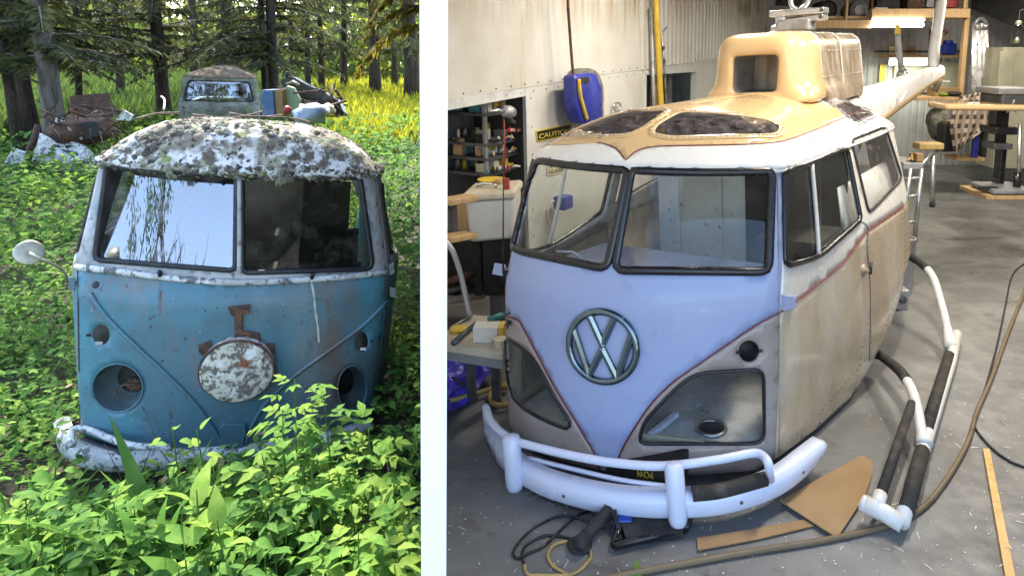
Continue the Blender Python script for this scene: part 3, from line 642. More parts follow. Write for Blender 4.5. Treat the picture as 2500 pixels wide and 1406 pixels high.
# rotor head
mx_ = -3.05
hub = RB.world((mx_, -.02, 2.58))
rh = MB().lathe(hub, RB.M[:, 2], [(.14, 0), (.14, .05), (.10, .06), (.10, .10), (.06, .12), (.06, .22)], 20).build('rotor_mast', 'alu', heli, 35)
def lpx(px, py, X=mx_): return RB.lp(px, py, 0, X)
dY = unit(lpx(2010, 30) - lpx(1885, 35))
for a, b, hh in (((1884, 36), (2018, 26), .055), ((1905, 58), (2016, 42), .05)):
    A, B = lpx(*a), lpx(*b); d = unit(B - A); bevel(MB().box((A + B) / 2, (np.linalg.norm(B - A), .16, hh), (d, RB.M[:, 0], unit(np.cross(RB.M[:, 0], d)) * -1)).build('rotor_yoke', 'alu', rh), .01)
    MB().lathe(B - RB.M[:, 0] * -.0 + d * -.02 + RB.M[:, 0] * .075, RB.M[:, 0], [(.018, 0), (.018, .012)], 10).build('yoke_bolt', 'steel_dark', rh)
A = lpx(1950, 30); MB().tube([lpx(x, y) for x, y in smooth_path([(1950, 40), (1948, 28), (1934, 16), (1930, 0), (1938, -18), (1955, -22), (1970, -14), (1974, 0), (1968, 14), (1956, 24), (1952, 40)], 4)], .022, 8).build('control_fork', 'alu', rh, True)
bevel(MB().box(lpx(1945, 64), (.20, .30, .10), RB.M.T).build('swash_plate', 'alu_dull', rh), .02)

# tail boom, fin post, tail rotor, stabiliser
bx0, bx1 = -3.3, -9.0
def boomring(x, yc, zc, ry, rz, n=20):
    P = []
    for k in range(n):
        a = 2 * math.pi * k / n; c_, s_ = math.cos(a), math.sin(a)
        P.append(RB.world((x, yc + ry * np.sign(c_) * abs(c_) ** .7, zc + rz * np.sign(s_) * abs(s_) ** .7)))
    return P
b_ = [(-3.0, .05, 1.58, .62, .52), (-3.6, .08, 1.62, .42, .40), (-4.6, .16, 1.72, .25, .27), (-6.0, .24, 1.83, .19, .21), (-7.6, .35, 1.96, .135, .155), (-9.0, .44, 2.06, .10, .115), (-9.12, .45, 2.065, .06, .07)]
boom = MB().loft([boomring(*v) for v in b_]).build('tail_boom', 'boom_white', heli, True)
lowP = []
for x, yc, zc, ry, rz in b_[1:6]:
    full = boomring(x, yc, zc, ry * 1.012, rz * 1.012, 40); lowP.append([full[k % 40] for k in range(28, 40)])
solid(MB().loft(lowP, closed=False, cap=False).build('boom_stripe', 'bus_tan', boom, True), .004)
tip = RB.world((-8.6, .42, 2.16))
y_t = tip[1]
MB().tube([tip, at(2281, 120, y_t), at(2299, 0, y_t), at(2306, -60, y_t)], [.085, .080, .075, .07], 12).build('fin_post', 'boom_white', heli, True)
MB().tube([at(2262, 190, y_t), at(2292, 202, y_t), at(2280, 222, y_t)], [.05, .07, .06], 8).build('tail_gearbox', 'bare_metal', heli, True)
MB().tube([at(2285, 200, y_t), at(2318, 200, y_t)], .012, 6).build('tail_skid_rod', 'boom_white', heli, True)
yr = RB.world((-7.6, -.3, 2))[1]
bl = [(2189, 62, 2196, 64), (2184, 85, 2199, 85), (2186, 130, 2203, 128), (2192, 165, 2208, 162), (2198, 186, 2214, 184)]
bevel(MB().loft([[at(a, b, yr), at((a + c) / 2, (b + d) / 2, yr - .035), at(c, d, yr), at((a + c) / 2, (b + d) / 2, yr + .035)] for a, b, c, d in bl]).build('tail_rotor_blade', 'alu_dull', heli, 40), .004)
MB().loft([[at(a, b, yr - .04), at(c, d, yr - .04), at(c, d, yr + .04), at(a, b, yr + .04)] for a, b, c, d in [(2187, 60, 2197, 62), (2183, 84, 2200, 84)]]).build('blade_tip', 'yellow', heli)
hb = MB().lathe(at(2205, 188, yr), (1, 0, 0), [(.11, -.06), (.13, 0), (.11, .06)], 14).build('tail_rotor_hub', 'alu', heli, 40)
for a, b in (((2190, 180), (2222, 186)), ((2192, 198), (2220, 200)), ((2205, 175), (2207, 205))): MB().tube([at(*a, yr - .1), at(*b, yr - .1)], .03, 6).build('pitch_link', 'alu_dull', hb, True)
ys_ = RB.world((-7.0, .6, 1.7))[1]
st = [at(2262, 247, ys_), at(2466, 250, ys_), at(2466, 264, ys_), at(2262, 262, ys_)]
bevel(MB().quadbox([st[3], st[2], st[1], st[0]], (0, -1, .0), -.55).build('stabiliser', 'bus_tan', heli), .04, 3)
MB().tube([at(2190, 262, 8.2), at(2213, 223, 8.2)], .012, 5).build('boom_aerial', 'boom_white', heli, True)

# bumper: blade, guard tube, overriders
def bz(pts, z): return [RB.lp(x, y, 2, z) for x, y in pts]
cl = smooth_path(bz([(1190, 1045), (1228, 1115), (1300, 1172), (1400, 1208), (1500, 1228), (1620, 1236), (1760, 1228), (1880, 1192), (1950, 1147), (2008, 1088)], .10), 6)
up = RB.M[:, 2]; rr = []
for i, p in enumerate(cl):
    a = cl[max(i - 1, 0)]; b = cl[min(i + 1, len(cl) - 1)]; d = unit(b - a); o_ = unit(np.cross(d, up)); o_ = o_ if np.dot(o_, RB.M[:, 0]) > -.2 else -o_
    e = min(1, .55 + .45 * min(i, len(cl) - 1 - i) / 5); h = .075 * e
    rr.append([p - up * h - o_ * .06, p - up * h * .95 + o_ * .0, p - up * h * .55 + o_ * .028, p + up * h * .45 + o_ * .03, p + up * h * .9 + o_ * .008, p + up * h - o_ * .06, p + up * h * .8 - o_ * .065, p - up * h * .8 - o_ * .065])
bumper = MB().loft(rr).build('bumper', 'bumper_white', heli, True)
tb = smooth_path(bz([(1186, 992), (1203, 1035), (1250, 1072), (1300, 1088), (1400, 1112), (1500, 1129), (1620, 1137), (1750, 1122), (1835, 1106), (1862, 1112), (1876, 1130)], .30), 5) + [RB.lp(1881, 1170, 2, .16)]
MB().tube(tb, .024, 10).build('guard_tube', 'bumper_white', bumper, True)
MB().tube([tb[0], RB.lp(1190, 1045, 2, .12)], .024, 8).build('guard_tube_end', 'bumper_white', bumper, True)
for (tx, ty, bx_, by_, w) in ((1252, 1062, 1262, 1190, .105), (1648, 1130, 1660, 1278, .10)):
    T_, B_ = RB.lp(tx, ty, 2, .33), RB.lp(bx_, by_, 2, .02); d = unit(B_ - T_); sdv = unit(np.cross(d, RB.M[:, 0])); fw = np.cross(sdv, d); fw = fw if np.dot(fw, RB.M[:, 0]) > 0 else -fw
    rg = []
    for k_, e in ((-.03, .5), (0, .85), (.06, 1), (.5, 1.0), (.9, 1), (1.0, .8), (1.04, .45)):
        c_ = T_ + (B_ - T_) * k_ + fw * .015; rg.append([c_ + sdv * w / 2 * e * math.cos(a) * 1.0 + fw * .055 * e * math.sin(a) for a in np.linspace(0, 2 * math.pi, 13)[:-1]])
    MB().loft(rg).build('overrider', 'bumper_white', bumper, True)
MB().tube(smooth_path(bz([(1690, 1205), (1760, 1197), (1868, 1168)], .17), 5), .040, 10).build('foam_sleeve', 'grip_black', bumper, True)
MB().tube(smooth_path(bz([(1290, 1118), (1400, 1145), (1520, 1172), (1625, 1186)], .17), 5), .014, 6).build('bumper_bracket', 'bumper_white', bumper, True)
MB().tube(smooth_path(bz([(1310, 1130), (1420, 1165), (1560, 1188), (1630, 1198)], .14), 5), .020, 6).build('bumper_gap_shade', 'black_matt', bumper, True)  # black tube standing in for the shade in the bumper gap

for x_, y_, z_ in ((1382, 1212, .09), (1474, 1230, .09), (1800, 1226, .09), (1950, 1150, .10)):
    i_ = np.argmin([np.linalg.norm(proj(q_[None])[0] - [x_, y_]) for q_ in cl]); d_ = unit(cl[min(i_ + 1, len(cl) - 1)] - cl[max(i_ - 1, 0)]); o_ = unit(np.cross(d_, up)); MB().lathe(cl[i_] + o_ * .026, o_, [(.011, 0), (.010, .006), (.004, .009)], 10).build('bumper_bolt', 'steel_dark', bumper, True)
# cabin: floor, dash, bulkhead, inner door skins
fl = [np.array(RB.pt((t_, .23), off=-.035)) for t_ in np.linspace(-.96, .96, 13)] + [RB.world((-3.0, .85, .20)), RB.world((-3.0, -.85, .20))]; fl = [np.append(q_[:2], RB.world((RB.local(q_)[0], RB.local(q_)[1], .225))[2]) for q_ in fl]
MB().quadbox(fl, up, .02).build('cabin_floor', 'alu_matt', heli)
d_ = []
for t_ in np.linspace(-.93, .93, 13): d_.append(RB.local(RB.pt((t_, 1.14), off=-.03)))
dash_f = [RB.world(v) for v in d_]; dash_b = [RB.world((-1.05 - .0 * v[1], v[1] * .9, 1.10)) for v in d_]
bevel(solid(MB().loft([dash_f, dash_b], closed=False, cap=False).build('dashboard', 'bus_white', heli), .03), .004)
for i, y in enumerate(np.arange(-.78, .70, .20)):
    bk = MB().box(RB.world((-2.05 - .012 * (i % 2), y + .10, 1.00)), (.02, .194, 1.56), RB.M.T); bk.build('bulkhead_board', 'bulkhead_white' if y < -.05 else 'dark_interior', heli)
MB().box(RB.world((-1.55, .62, .75)), (.5, .45, .9), RB.M.T).build('seat_box', 'dark_interior', heli)
zr0, zr1 = U_rw[:, 1].min(), U_rw[:, 1].max(); tr0, tr1 = U_rw[:, 0].min(), U_rw[:, 0].max()
ip_ = cdt_panel(RB, 'body', [(tr0 - .1, zr0 - .1), (tr1 + .2, zr0 - .1), (tr1 + .2, zr0 + .42 * (zr1 - zr0)), (tr0 - .1, zr0 + .42 * (zr1 - zr0))], step=.12, off=-.10)[0]; solid(mkobj('inner_side_panel', *ip_, 'bulkhead_white', heli), .012)
MB().box(RB.world((-2.75, .55, 1.45)), (.35, .12, .12), RB.M.T).build('blue_cushion', 'plastic_blue', heli)
for k in range(5): MB().tube([RB.world((-2.35 - .12 * k, .62, 1.22)), RB.world((-2.5 - .10 * k, .58, 1.72))], .014, 6).build('hanging_strap', ['alu', 'bumper_white', 'wood'][k % 3], heli, True)
# inner skin of the far door, dark with two oval openings
iz = lambda t0, t1, z0, z1, n=14: np.array([((t0 + t1) / 2 + (t1 - t0) / 2 * math.cos(a), (z0 + z1) / 2 + (z1 - z0) / 2 * math.sin(a)) for a in np.linspace(0, 2 * math.pi, n + 1)[:-1]])
zlow = U_dw[:, 1].min() - .02
dp = cdt_panel(RB, 'body', [(-2.3, .3), (-1.12, .3), (-1.12, zlow), (-2.3, zlow)], [iz(-1.55, -1.25, .62, .98), iz(-2.1, -1.68, .55, 1.0)], step=.08, off=-.06)[0]
solid(mkobj('inner_door_skin', dp[0], dp[1], 'dim_interior', heli), .012)
MB().tube(RB.lift([(-2.25, zlow + .02), (-1.9, zlow + .015), (-1.12, zlow)], off=-.06), .03, 6).build('door_sill_rail', 'steel_dark', heli, True)
MB().tube(RB.lift([(-2.35, .5), (-2.36, 1.75)], off=-.05), .06, 6).build('door_post', 'steel_dark', heli, True)
mr_ = round_poly([(1333, 634), (1340, 613), (1402, 615), (1424, 636)], 8); MB().tube([RB.lp(x, y, 0, -.62) for x, y in mr_], .008, 6, closed=True).build('mirror_rim', 'bumper_white', heli, True)
# nose floor seen through the windows: plate with a round port, an angle bracket
pc = RB.lp(1737, 1045, 2, .235); pr = MB()
pl = [RB.lp(x, y, 2, .24) for x, y in ((1560, 1085), (1868, 1088), (1868, 960), (1640, 960))]
MB().tube([pc + (RB.M[:, 0] * math.cos(a) + RB.M[:, 1] * math.sin(a)) * .085 for a in np.linspace(0, 2 * math.pi, 25)[:-1]], .012, 6, closed=True).build('port_ring', 'alu', heli, True)
MB().lathe(pc - up * .012, up, [(.083, 0), (.083, .016)], 24).build('port_opening', 'black_matt', heli)
A, B = RB.lp(1588, 1062, 2, .26), RB.lp(1652, 1010, 2, .26); d = unit(B - A); bevel(MB().box((A + B) / 2, (np.linalg.norm(B - A), .035, .03), (d, np.cross(up, d), up)).build('angle_bracket', 'bumper_white', heli), .003)
A, B = RB.lp(1566, 1064, 2, .25), RB.lp(1720, 1082, 2, .25); d = unit(B - A); bevel(MB().box((A + B) / 2, (np.linalg.norm(B - A), .03, .04), (d, np.cross(up, d), up)).build('angle_bracket', 'cream', heli), .003)

# landing gear: cross tubes, skid, step
zs_ = .07; UP_ = np.array([0, 0, 1.0])
sk_a, sk_b = onz(2200, 1275, zs_), onz(2338, 805, zs_)
q = [onz(2200, 1275, zs_), onz(2257, 1085, zs_), onz(2322, 880, zs_), onz(2336, 815, zs_ + .03)]
skid = MB().tube(q, .042, 12).build('skid_tube', 'skid_white', heli, True)
def seg_on(a, b, r, name, mat, par, z=.085, lift=.012):
    A, B = onz(*a, z), onz(*b, z); MB().tube([A, B], r, 10).build(name, mat, par, True)
seg_on((2212, 1245), (2252, 1100), .044, 'grip_sleeve', 'grip_black', skid)
seg_on((2262, 1050), (2318, 868), .044, 'grip_sleeve', 'grip_black', skid)
MB().tube([onz(2108, 1228, .12), onz(2160, 1252, .09), onz(2204, 1280, .07)], [.046, .046, .044], 12).build('step_tube', 'skid_white', heli, True)
MB().lathe(onz(2108, 1228, .12), unit(onz(2108, 1228, .12) - onz(2204, 1280, .07)), [(.046, -.01), (.040, .012), (.02, .02)], 12).build('step_cap', 'skid_white', heli, True)
stp = MB().tube([onz(2145, 1222, .12), onz(2226, 985, .20)], .030, 10).build('step_rail', 'grip_black', heli, True)
MB().tube([onz(2138, 1242, .11), onz(2150, 1205, .14)], .036, 10).build('step_socket', 'skid_white', stp, True)
for pts, zz, ins in (([(2148, 866), (2195, 903), (2225, 950), (2240, 1000), (2248, 1045), (2258, 1085)], [.17, .22, .22, .18, .13, .085], .55), ([(2212, 622), (2245, 640), (2275, 672), (2292, 720), (2308, 780), (2322, 850)], [.55, .54, .48, .36, .22, .085], .5)):
    P = smooth_path([onz(x, y, z) for (x, y), z in zip(pts, zz)], 5); P0 = P[0] - RB.M[:, 1] * ins + UP_ * .02
    ct = MB().tube([P0] + P, [.034] * (len(P) - 3) + [.04, .048, .052, .052], 12).build('cross_tube', 'skid_white', heli, True)
    MB().tube([P0 * .3 + P[0] * .7] + P[:9], .0375, 12).build('tube_wrap', 'grip_black', ct, True)
# ------------------------------------------------------------------ the workshop: floor, walls, ceiling
ZC = 4.3                                    # ceiling height
WP = np.array([-1.49, 6.0, 0.0]); WD = unit([.532, 1, 0]); WN = np.array([WD[1], -WD[0], 0.0]); UP = np.array([0, 0, 1.0])
YB = 15.0                                   # back wall
def onwall(px, py, off=0.0): return onplane(px, py, WP + WN * off, WN)
def wsz(px, py): p = onwall(px, py); return float(np.dot(p - WP, WD)), float(p[2])
def wpt(s, z, off=0.0): return WP + WD * s + WN * off + UP * z
s_end = (YB - WP[1]) / WD[1]
# made-up partition for the white strip between both views, leaning, seen end-on
pl_n = unit(np.cross(rayd(1059, 100), rayd(1059, 1300)))     # normal of the plane through the eye
pl_n = pl_n if pl_n[0] > 0 else -pl_n
pdir = unit(np.cross(pl_n, [0, 0, 1.0])); pdir = pdir if pdir[1] > 0 else -pdir
pupv = np.cross(pdir, pl_n); pupv = pupv if pupv[2] > 0 else -pupv
PT = 66 / F * 2.13                           # thickness of the wall
p0 = onplane(1059, 700, [0, 2.13, 0], [0, 1, 0]); p0 = p0 - pupv * (p0[2] / pupv[2])
def prt(d, h, side): return p0 + pdir * d + pupv * h + pl_n * side * PT / 2
LP = 11.0
wallp = MB()
wallp.add([prt(d, h, sd_) for d in (0, LP) for h in (-.1, ZC + .3) for sd_ in (-1, 1)], [(0, 1, 3, 2), (4, 6, 7, 5), (1, 5, 7, 3), (0, 4, 5, 1), (2, 3, 7, 6), (0, 2, 6, 4)])
structure(wallp.build('added_partition', 'partition_white'))
bd = []
for i in range(int(LP / .4)):
    q = [prt(.06 + i * .4, -.1, -1), prt(.45 + i * .4, -.1, -1), prt(.45 + i * .4, ZC + .3, -1), prt(.06 + i * .4, ZC + .3, -1)]
    e = -pl_n * (.002)
    bd.append([x + e for x in q])
ob = MB()
for q in bd: ob.add([x for x in q], [(0, 3, 2, 1)])
structure(ob.build('added_cladding', 'outer_boards'))  # unseen dark boards, added so the van's right pane mirrors something dark

xr = 9.8
pe = prt(.0, 0, 1)
fp = [(prt(0, 0, 1)[0], prt(0, 0, 1)[1] - 1.4), (xr, .7), (xr, YB), wpt(s_end, 0)[:2], prt(LP, 0, 1)[:2], prt(0, 0, 1)[:2]]
structure(mkobj('floor', [(p[0], p[1], 0) for p in fp] + [(p[0], p[1], -.12) for p in fp], [(0, 1, 2, 3, 4, 5)] + [((i + 1) % 6, i, i + 6, (i + 1) % 6 + 6) for i in range(6)], 'concrete', smooth=False))
cp = [(-1.2, 1.5), (xr + .3, 1.5), (xr + .3, YB + .3), (3.0, YB + .3), prt(LP, 0, 0)[:2] + np.array([-.2, .2]), prt(0, 0, -1)[:2] + np.array([-.25, -.3])]
structure(mkobj('ceiling', [(p[0], p[1], ZC) for p in cp] + [(p[0], p[1], ZC + .2) for p in cp], [(5, 4, 3, 2, 1, 0), (6, 7, 8, 9, 10, 11)] + [(i, (i + 1) % 6, (i + 1) % 6 + 6, i + 6) for i in range(6)], 'ceiling_dark', smooth=False))

def sheet(name, s0, s1, zb_, zt, mat, period=.0, amp=.006, off=0.0, thick=.012):
    """upright sheet on the left wall; zb_ a function of s or a number; period > 0: trapezoid ribs"""
    S = [s0]
    if period:
        k = s0
        while k < s1: S += [k + period * f for f in (.0, .35, .5, .85)]; k += period
        S = sorted(set([x for x in S if s0 <= x <= s1] + [s1]))
    else: S = list(np.linspace(s0, s1, 12))
    pf = []
    for x in S:
        f = ((x - s0) / period) % 1 if period else 0
        o = off + (amp if (period and .42 < f < .93) else 0); zb2 = zb_(x) if callable(zb_) else zb_
        pf.append((wpt(x, zb2, o), wpt(x, zt, o)))
    n = len(pf); V = [p for a in pf for p in a]; Fc = [(2 * i, 2 * i + 2, 2 * i + 3, 2 * i + 1) for i in range(n - 1)]
    o = mkobj(name, V, Fc, mat, smooth=False); solid(o, thick, -1); return structure(o)
seam_px = [(1091, 244), (1283, 214), (1360, 203), (1466, 183), (1559, 172), (1650, 158), (1737, 146)]
SS = [wsz(*p) for p in seam_px]; ss = np.array([p[0] for p in SS]); sz = np.array([p[1] for p in SS])
zseam = lambda s: float(np.interp(s, ss, sz))
sO1 = wsz(1283, 300)[0]; sW0 = wsz(1574, 220)[0]; sW1 = wsz(1699, 200)[0]
s_mid = wsz(1560, 100)[0]
sheet('wall_upper_sheet', -.12, s_mid, zseam, ZC, 'white_wall', .0, 0, .004)
sheet('wall_upper_sheet', s_mid, s_end, zseam, ZC, 'white_wall', .16, .014, .012)
sheet('wall_lower_sheet', sO1, sW0, 0, lambda s: 0, 'white_wall') if False else None
def lower(s0, s1, per=.3):
    S = np.linspace(s0, s1, 9); 
    pf = [(wpt(x, 0, 0), wpt(x, zseam(x) - .004, 0)) for x in S]; V = [p for a in pf for p in a]
    structure(solid(mkobj('wall_lower_sheet', V, [(2 * i, 2 * i + 2, 2 * i + 3, 2 * i + 1) for i in range(8)], 'white_wall_low', smooth=False), .03))
lower(sO1, sW0); lower(sW1, s_end)
wz0 = wsz(1640, 300)[1] - .5
zt_w = wsz(1640, 175)[1]
V = [wpt(sW0, 0), wpt(sW1, 0), wpt(sW1, wz0), wpt(sW0, wz0)]; structure(solid(mkobj('wall_lower_sheet', V, [(0, 1, 2, 3)], 'white_wall_low', smooth=False), .03))
V = [wpt(sW0, zt_w), wpt(sW1, zt_w), wpt(sW1, zseam(sW1) - .004), wpt(sW0, zseam(sW0) - .004)]; structure(solid(mkobj('wall_lower_sheet', V, [(0, 1, 2, 3)], 'white_wall_low', smooth=False), .03))
def wbox(name, s0, s1, z0, z1, o0, o1, mat, parent=None):
    b = MB().box(wpt((s0 + s1) / 2, (z0 + z1) / 2, (o0 + o1) / 2), (s1 - s0, abs(o1 - o0), z1 - z0), (WD, WN, UP)); return b.build(name, mat, parent)
# trim round the storage opening and round the window
zO = zseam(sO1)
tr1 = structure(wbox('opening_trim', sO1, sO1 + .05, 0, zO - .02, -.02, .012, 'wall_trim'))
V = [wpt(-.12, zseam(-.12) - .10, .010), wpt(sO1 + .05, zO - .085, .010), wpt(sO1 + .05, zO - .003, .010), wpt(-.12, zseam(-.12) - .003, .010)]; structure(solid(mkobj('opening_lintel', V, [(0, 1, 2, 3)], 'wall_trim', smooth=False), .03))
win = thing('wall_window', 'small window opening in the white wall beside yellow pole', 'window', wpt((sW0 + sW1) / 2, wz0))
for nm, a in (('jamb', (sW0 - .03, sW0 + .03, wz0, zt_w)), ('jamb', (sW1 - .03, sW1 + .03, wz0, zt_w)), ('head', (sW0 - .02, sW1 + .02, zt_w - .03, zt_w + .03)), ('sill', (sW0 - .02, sW1 + .02, wz0 - .03, wz0 + .03))):
    wbox(nm, *a, -.08, .016, 'wall_trim', win)
# screws along the sheet joints
mb = MB()
for x in np.arange(-.05, s_end, .24):
    for dz in (.035, -.05):
        if dz > 0 or x > sO1 - .3: mb.lathe(wpt(x + dz, zseam(x) + dz, .018 if x > s_mid else .006), WN, [(.009, 0), (.007, .006)], 6)
for z in np.arange(.2, zO, .3): mb.lathe(wpt(sO1 + .10, z, .002), WN, [(.008, 0), (.006, .006)], 6)
o = mb.build('sheet_screws', 'steel_dark', None, True); o['kind'] = 'stuff'; o['label'] = 'rows of small screws along the white wall sheet joints'
# storage recess behind the opening: back wall, side
REC = -1.0
sRc = next(x for x in np.arange(-2, 4, .02) if proj(wpt(x, 1.5, REC))[0] > 1050)
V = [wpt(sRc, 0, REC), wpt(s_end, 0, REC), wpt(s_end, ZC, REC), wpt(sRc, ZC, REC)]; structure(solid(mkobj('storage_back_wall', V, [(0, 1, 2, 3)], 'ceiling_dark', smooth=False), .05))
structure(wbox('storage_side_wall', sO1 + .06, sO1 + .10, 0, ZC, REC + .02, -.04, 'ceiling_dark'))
# back wall, right wall, added front wall and header at the big door
bw0 = wpt(s_end, 0)[0]
S_ = np.arange(bw0 - .2, xr + .3, .15); pf = []
for i, x in enumerate(S_):
    for dx, dy in ((0, 0), (.05, 0), (.07, -.012), (.13, -.012)): pf.append((x + dx, YB + dy))
V = [(x, y, z) for x, y in pf for z in (0, ZC)]
structure(solid(mkobj('back_wall', V, [(2 * i, 2 * i + 2, 2 * i + 3, 2 * i + 1) for i in range(len(pf) - 1)], 'grey_wall', smooth=False), .05, 1))
structure(MB().box((xr + .1, (YB + .7) / 2, ZC / 2), (.2, YB - .6, ZC)).build('right_wall', 'grey_wall'))
structure(MB().box(((3.4 + xr) / 2, .6, ZC / 2), (xr - 3.4, .2, ZC)).build('added_front_wall', 'grey_wall'))  # unseen wall, added to narrow the opening and its daylight
structure(MB().box(((.1 + 3.4) / 2, 1.0, (2.95 + ZC) / 2), (3.3, .2, ZC - 2.95)).build('added_header', 'grey_wall'))  # unseen header, added to hold sky light off the nose

# ------------------------------------------------------------------ lamps of the workshop
def lamp(x, y, rz, e, lab, w=1.25, z=ZC - .35):
    t = thing('ceiling_lamp', lab, 'lamp', (x, y, z), 'fluorescent lamps under the workshop ceiling')
    ca, sa = math.cos(rz), math.sin(rz); ax = (np.array([ca, sa, 0]), np.array([-sa, ca, 0]), UP)
    MB().box((x, y, z + .06), (w, .22, .06), ax).build('housing', 'bin_white', t)
    for k in (-.06, .06): MB().tube([np.array((x, y, z)) + ax[1] * k - ax[0] * w * .48, np.array((x, y, z)) + ax[1] * k + ax[0] * w * .48], .016, 8).build('tube', 'tube_lit', t, True)
    for k in (-.4, .4): MB().tube([np.array((x, y, z + .09)) + ax[0] * k * w, np.array((x, y, ZC)) + ax[0] * k * w], .004, 4).build('hanger', 'steel_dark', t)
    l = bpy.data.lights.new('lamp_light', 'AREA'); l.shape = 'RECTANGLE'; l.size = w; l.size_y = .2; l.energy = e; l.color = (1, .90, .74)
    lo = bpy.data.objects.new('lamp_light', l); COL.objects.link(lo); lo.parent = t; lo.location = (0, 0, -.03); lo.rotation_euler = (0, 0, rz)
lamp(2.05, 4.55, R(62), 24, 'fluorescent lamp hanging above the helicopter roof')
lamp(4.6, 6.3, R(62), 32, 'fluorescent lamp hanging above the skid side aisle')
lamp(1.2, 7.4, R(62), 19, 'fluorescent lamp hanging along the white wall')
lamp(6.2, 10.6, R(30), 22, 'fluorescent lamp hanging in front of the timber rack')

def txt(body, name, px0, px1, plane, h, mat, parent, depth=.002):
    """words on a plane: px0 -> px1 is the base line in the photo, h the letter height in metres"""
    c = bpy.data.curves.new(name, 'FONT'); c.body = body; c.extrude = depth; c.align_x = 'LEFT'; c.offset = .012
    o = bpy.data.objects.new(name + '_curve', c); COL.objects.link(o); dg = bpy.context.evaluated_depsgraph_get(); dg.update()
    me = bpy.data.meshes.new_from_object(o.evaluated_get(dg)); bpy.data.objects.remove(o)
    v = np.array([tuple(q.co) for q in me.vertices]); fs = [tuple(p.vertices) for p in me.polygons]; bpy.data.meshes.remove(me)
    A, B = plane(*px0), plane(*px1); d = B - A; w = v[:, 0].max() - v[:, 0].min(); hh = v[:, 1].max() - v[:, 1].min()
    nn = plane.n; ux = unit(d); uy = np.cross(nn, ux)
    V = A + np.outer((v[:, 0] - v[:, 0].min()) / w * np.linalg.norm(d), ux) + np.outer((v[:, 1] - v[:, 1].min()) / hh * h, uy) + np.outer(v[:, 2], nn)
    return mkobj(name, V, fs, mat, parent, smooth=False)
class Plane:
    def __init__(s, p, n): s.p = np.asarray(p, float); s.n = unit(n)
    def __call__(s, x, y): return onplane(x, y, s.p, s.n)
wall_pl = Plane(WP + WN * .012, WN)
def plate(name, pts, pl, mat, t=.006, parent=None, lab=None, cat=None, base=None):
    P = [pl(*p) for p in pts]; c = np.cross(P[1] - P[0], P[2] - P[0]); P = P if np.dot(c, pl.n) > 0 else P[::-1]
    o = MB().quadbox([p + pl.n * 0 for p in P], pl.n, t).build(name, mat, parent)
    if lab: tag(o, lab, cat)
    return o
# signs on the left wall
pl2 = Plane(WP + WN * .016, WN); pl3 = Plane(WP + WN * .020, WN)
sg = thing('caution_sign', 'black and yellow sign reading CAUTION on the white wall', 'sign', onwall(1352, 330))
plate('backing', [(1309, 320), (1397, 302), (1397, 330), (1312, 347)], wall_pl, 'sign_yellow', .006, sg)
plate('face', [(1312, 322), (1394, 305), (1394, 327), (1314, 344)], pl2, 'sign_black', .003, sg)
txt('CAUTION', 'lettering', (1316, 340), (1391, 324.5), pl3, .052, 'sign_yellow', sg, .001)
sg = thing('safety_sign', 'cream sign reading SAFETY GLASSES on the wall behind the windshield', 'sign', onwall(1360, 410))
plate('face', [(1336, 396), (1388, 386), (1384, 421), (1336, 429)], wall_pl, 'sign_cream', .005, sg)
txt('SAFETY', 'lettering', (1342, 410), (1384, 402), pl2, .040, 'ink', sg, .001)
txt('GLASSES', 'lettering', (1339, 425), (1383, 416.5), pl2, .040, 'ink', sg, .001)
# red double arrow IN / OUT hanging in the storage opening
ip = Plane(onwall(1262, 318, -.10), WN); ip2 = Plane(onwall(1262, 318, -.095), WN)
sg = thing('in_out_sign', 'red double-arrow sign reading IN and OUT at the storage opening', 'sign', ip(1262, 318))
plate('face', [(1238, 317), (1247, 309), (1247, 313), (1276, 313), (1277, 310), (1287, 319), (1277, 327), (1276, 323), (1247, 323), (1246, 325)], ip, 'sign_red', .006, sg)
txt('IN', 'lettering', (1247, 321), (1256, 321), ip2, .030, 'paper', sg, .001); txt('OUT', 'lettering', (1264, 321.5), (1279, 322), ip2, .030, 'paper', sg, .001)

# things on the wall: blue tank with yellow handle, ring, poles, rod, chain, blue box
def wall_blob(pts, depth, off=.02): pass
bl_ = Plane(WP + WN * .30, WN)
t = thing('blue_container', 'blue plastic container with yellow hose strapped to the white wall', 'container', onwall(1435, 300))
pg = round_poly([(1400, 183), (1452, 178), (1468, 215), (1469, 300), (1418, 305), (1404, 270)], 9, 3)
front = [bl_(*p) for p in pg]; cen = np.mean(front, 0)
MB().loft([[cen + (p - cen) * .93 + WN * .02 for p in front], front, [p - WN * .10 for p in front], [cen + (p - cen) * .96 - WN * .14 for p in front]]).build('tank', 'plastic_blue', t, 50)
pg2 = round_poly([(1412, 172), (1440, 166), (1462, 178), (1474, 215), (1474, 300), (1420, 300), (1408, 190)], 9, 3)
fr2 = [onplane(*p, WP + WN * .15, WN) for p in pg2]; MB().loft([fr2, [p - WN * .12 for p in fr2]]).build('back_shell', 'cloth_grey', t, 50)
MB().box(onplane(1428, 196, WP + WN * .325, WN), (.17, .02, .06), (WD, WN, UP)).build('grip_recess', 'black_matt', t)
MB().tube([onplane(x, y, WP + WN * .34, WN) for x, y in smooth_path([(1413, 194), (1416, 230), (1424, 262), (1433, 292)], 4)], .022, 8).build('yellow_hose', 'yellow', t, True)
tag(MB().tube([onplane(x, y, WP + WN * .05, WN) for x, y in circ(1507, 262, 9, 11)], .012, 8, closed=True).build('wall_ring', 'alu', None, True), 'small metal ring hanging on the white wall right of blue container', 'ring')
def pole(name, px, r, mat, lab, cat='pole', off=.1, seg=8):
    return tag(MB().tube([onplane(x, y, WP + WN * off, WN) for x, y in px], r, seg).build(name, mat, None, True), lab, cat)
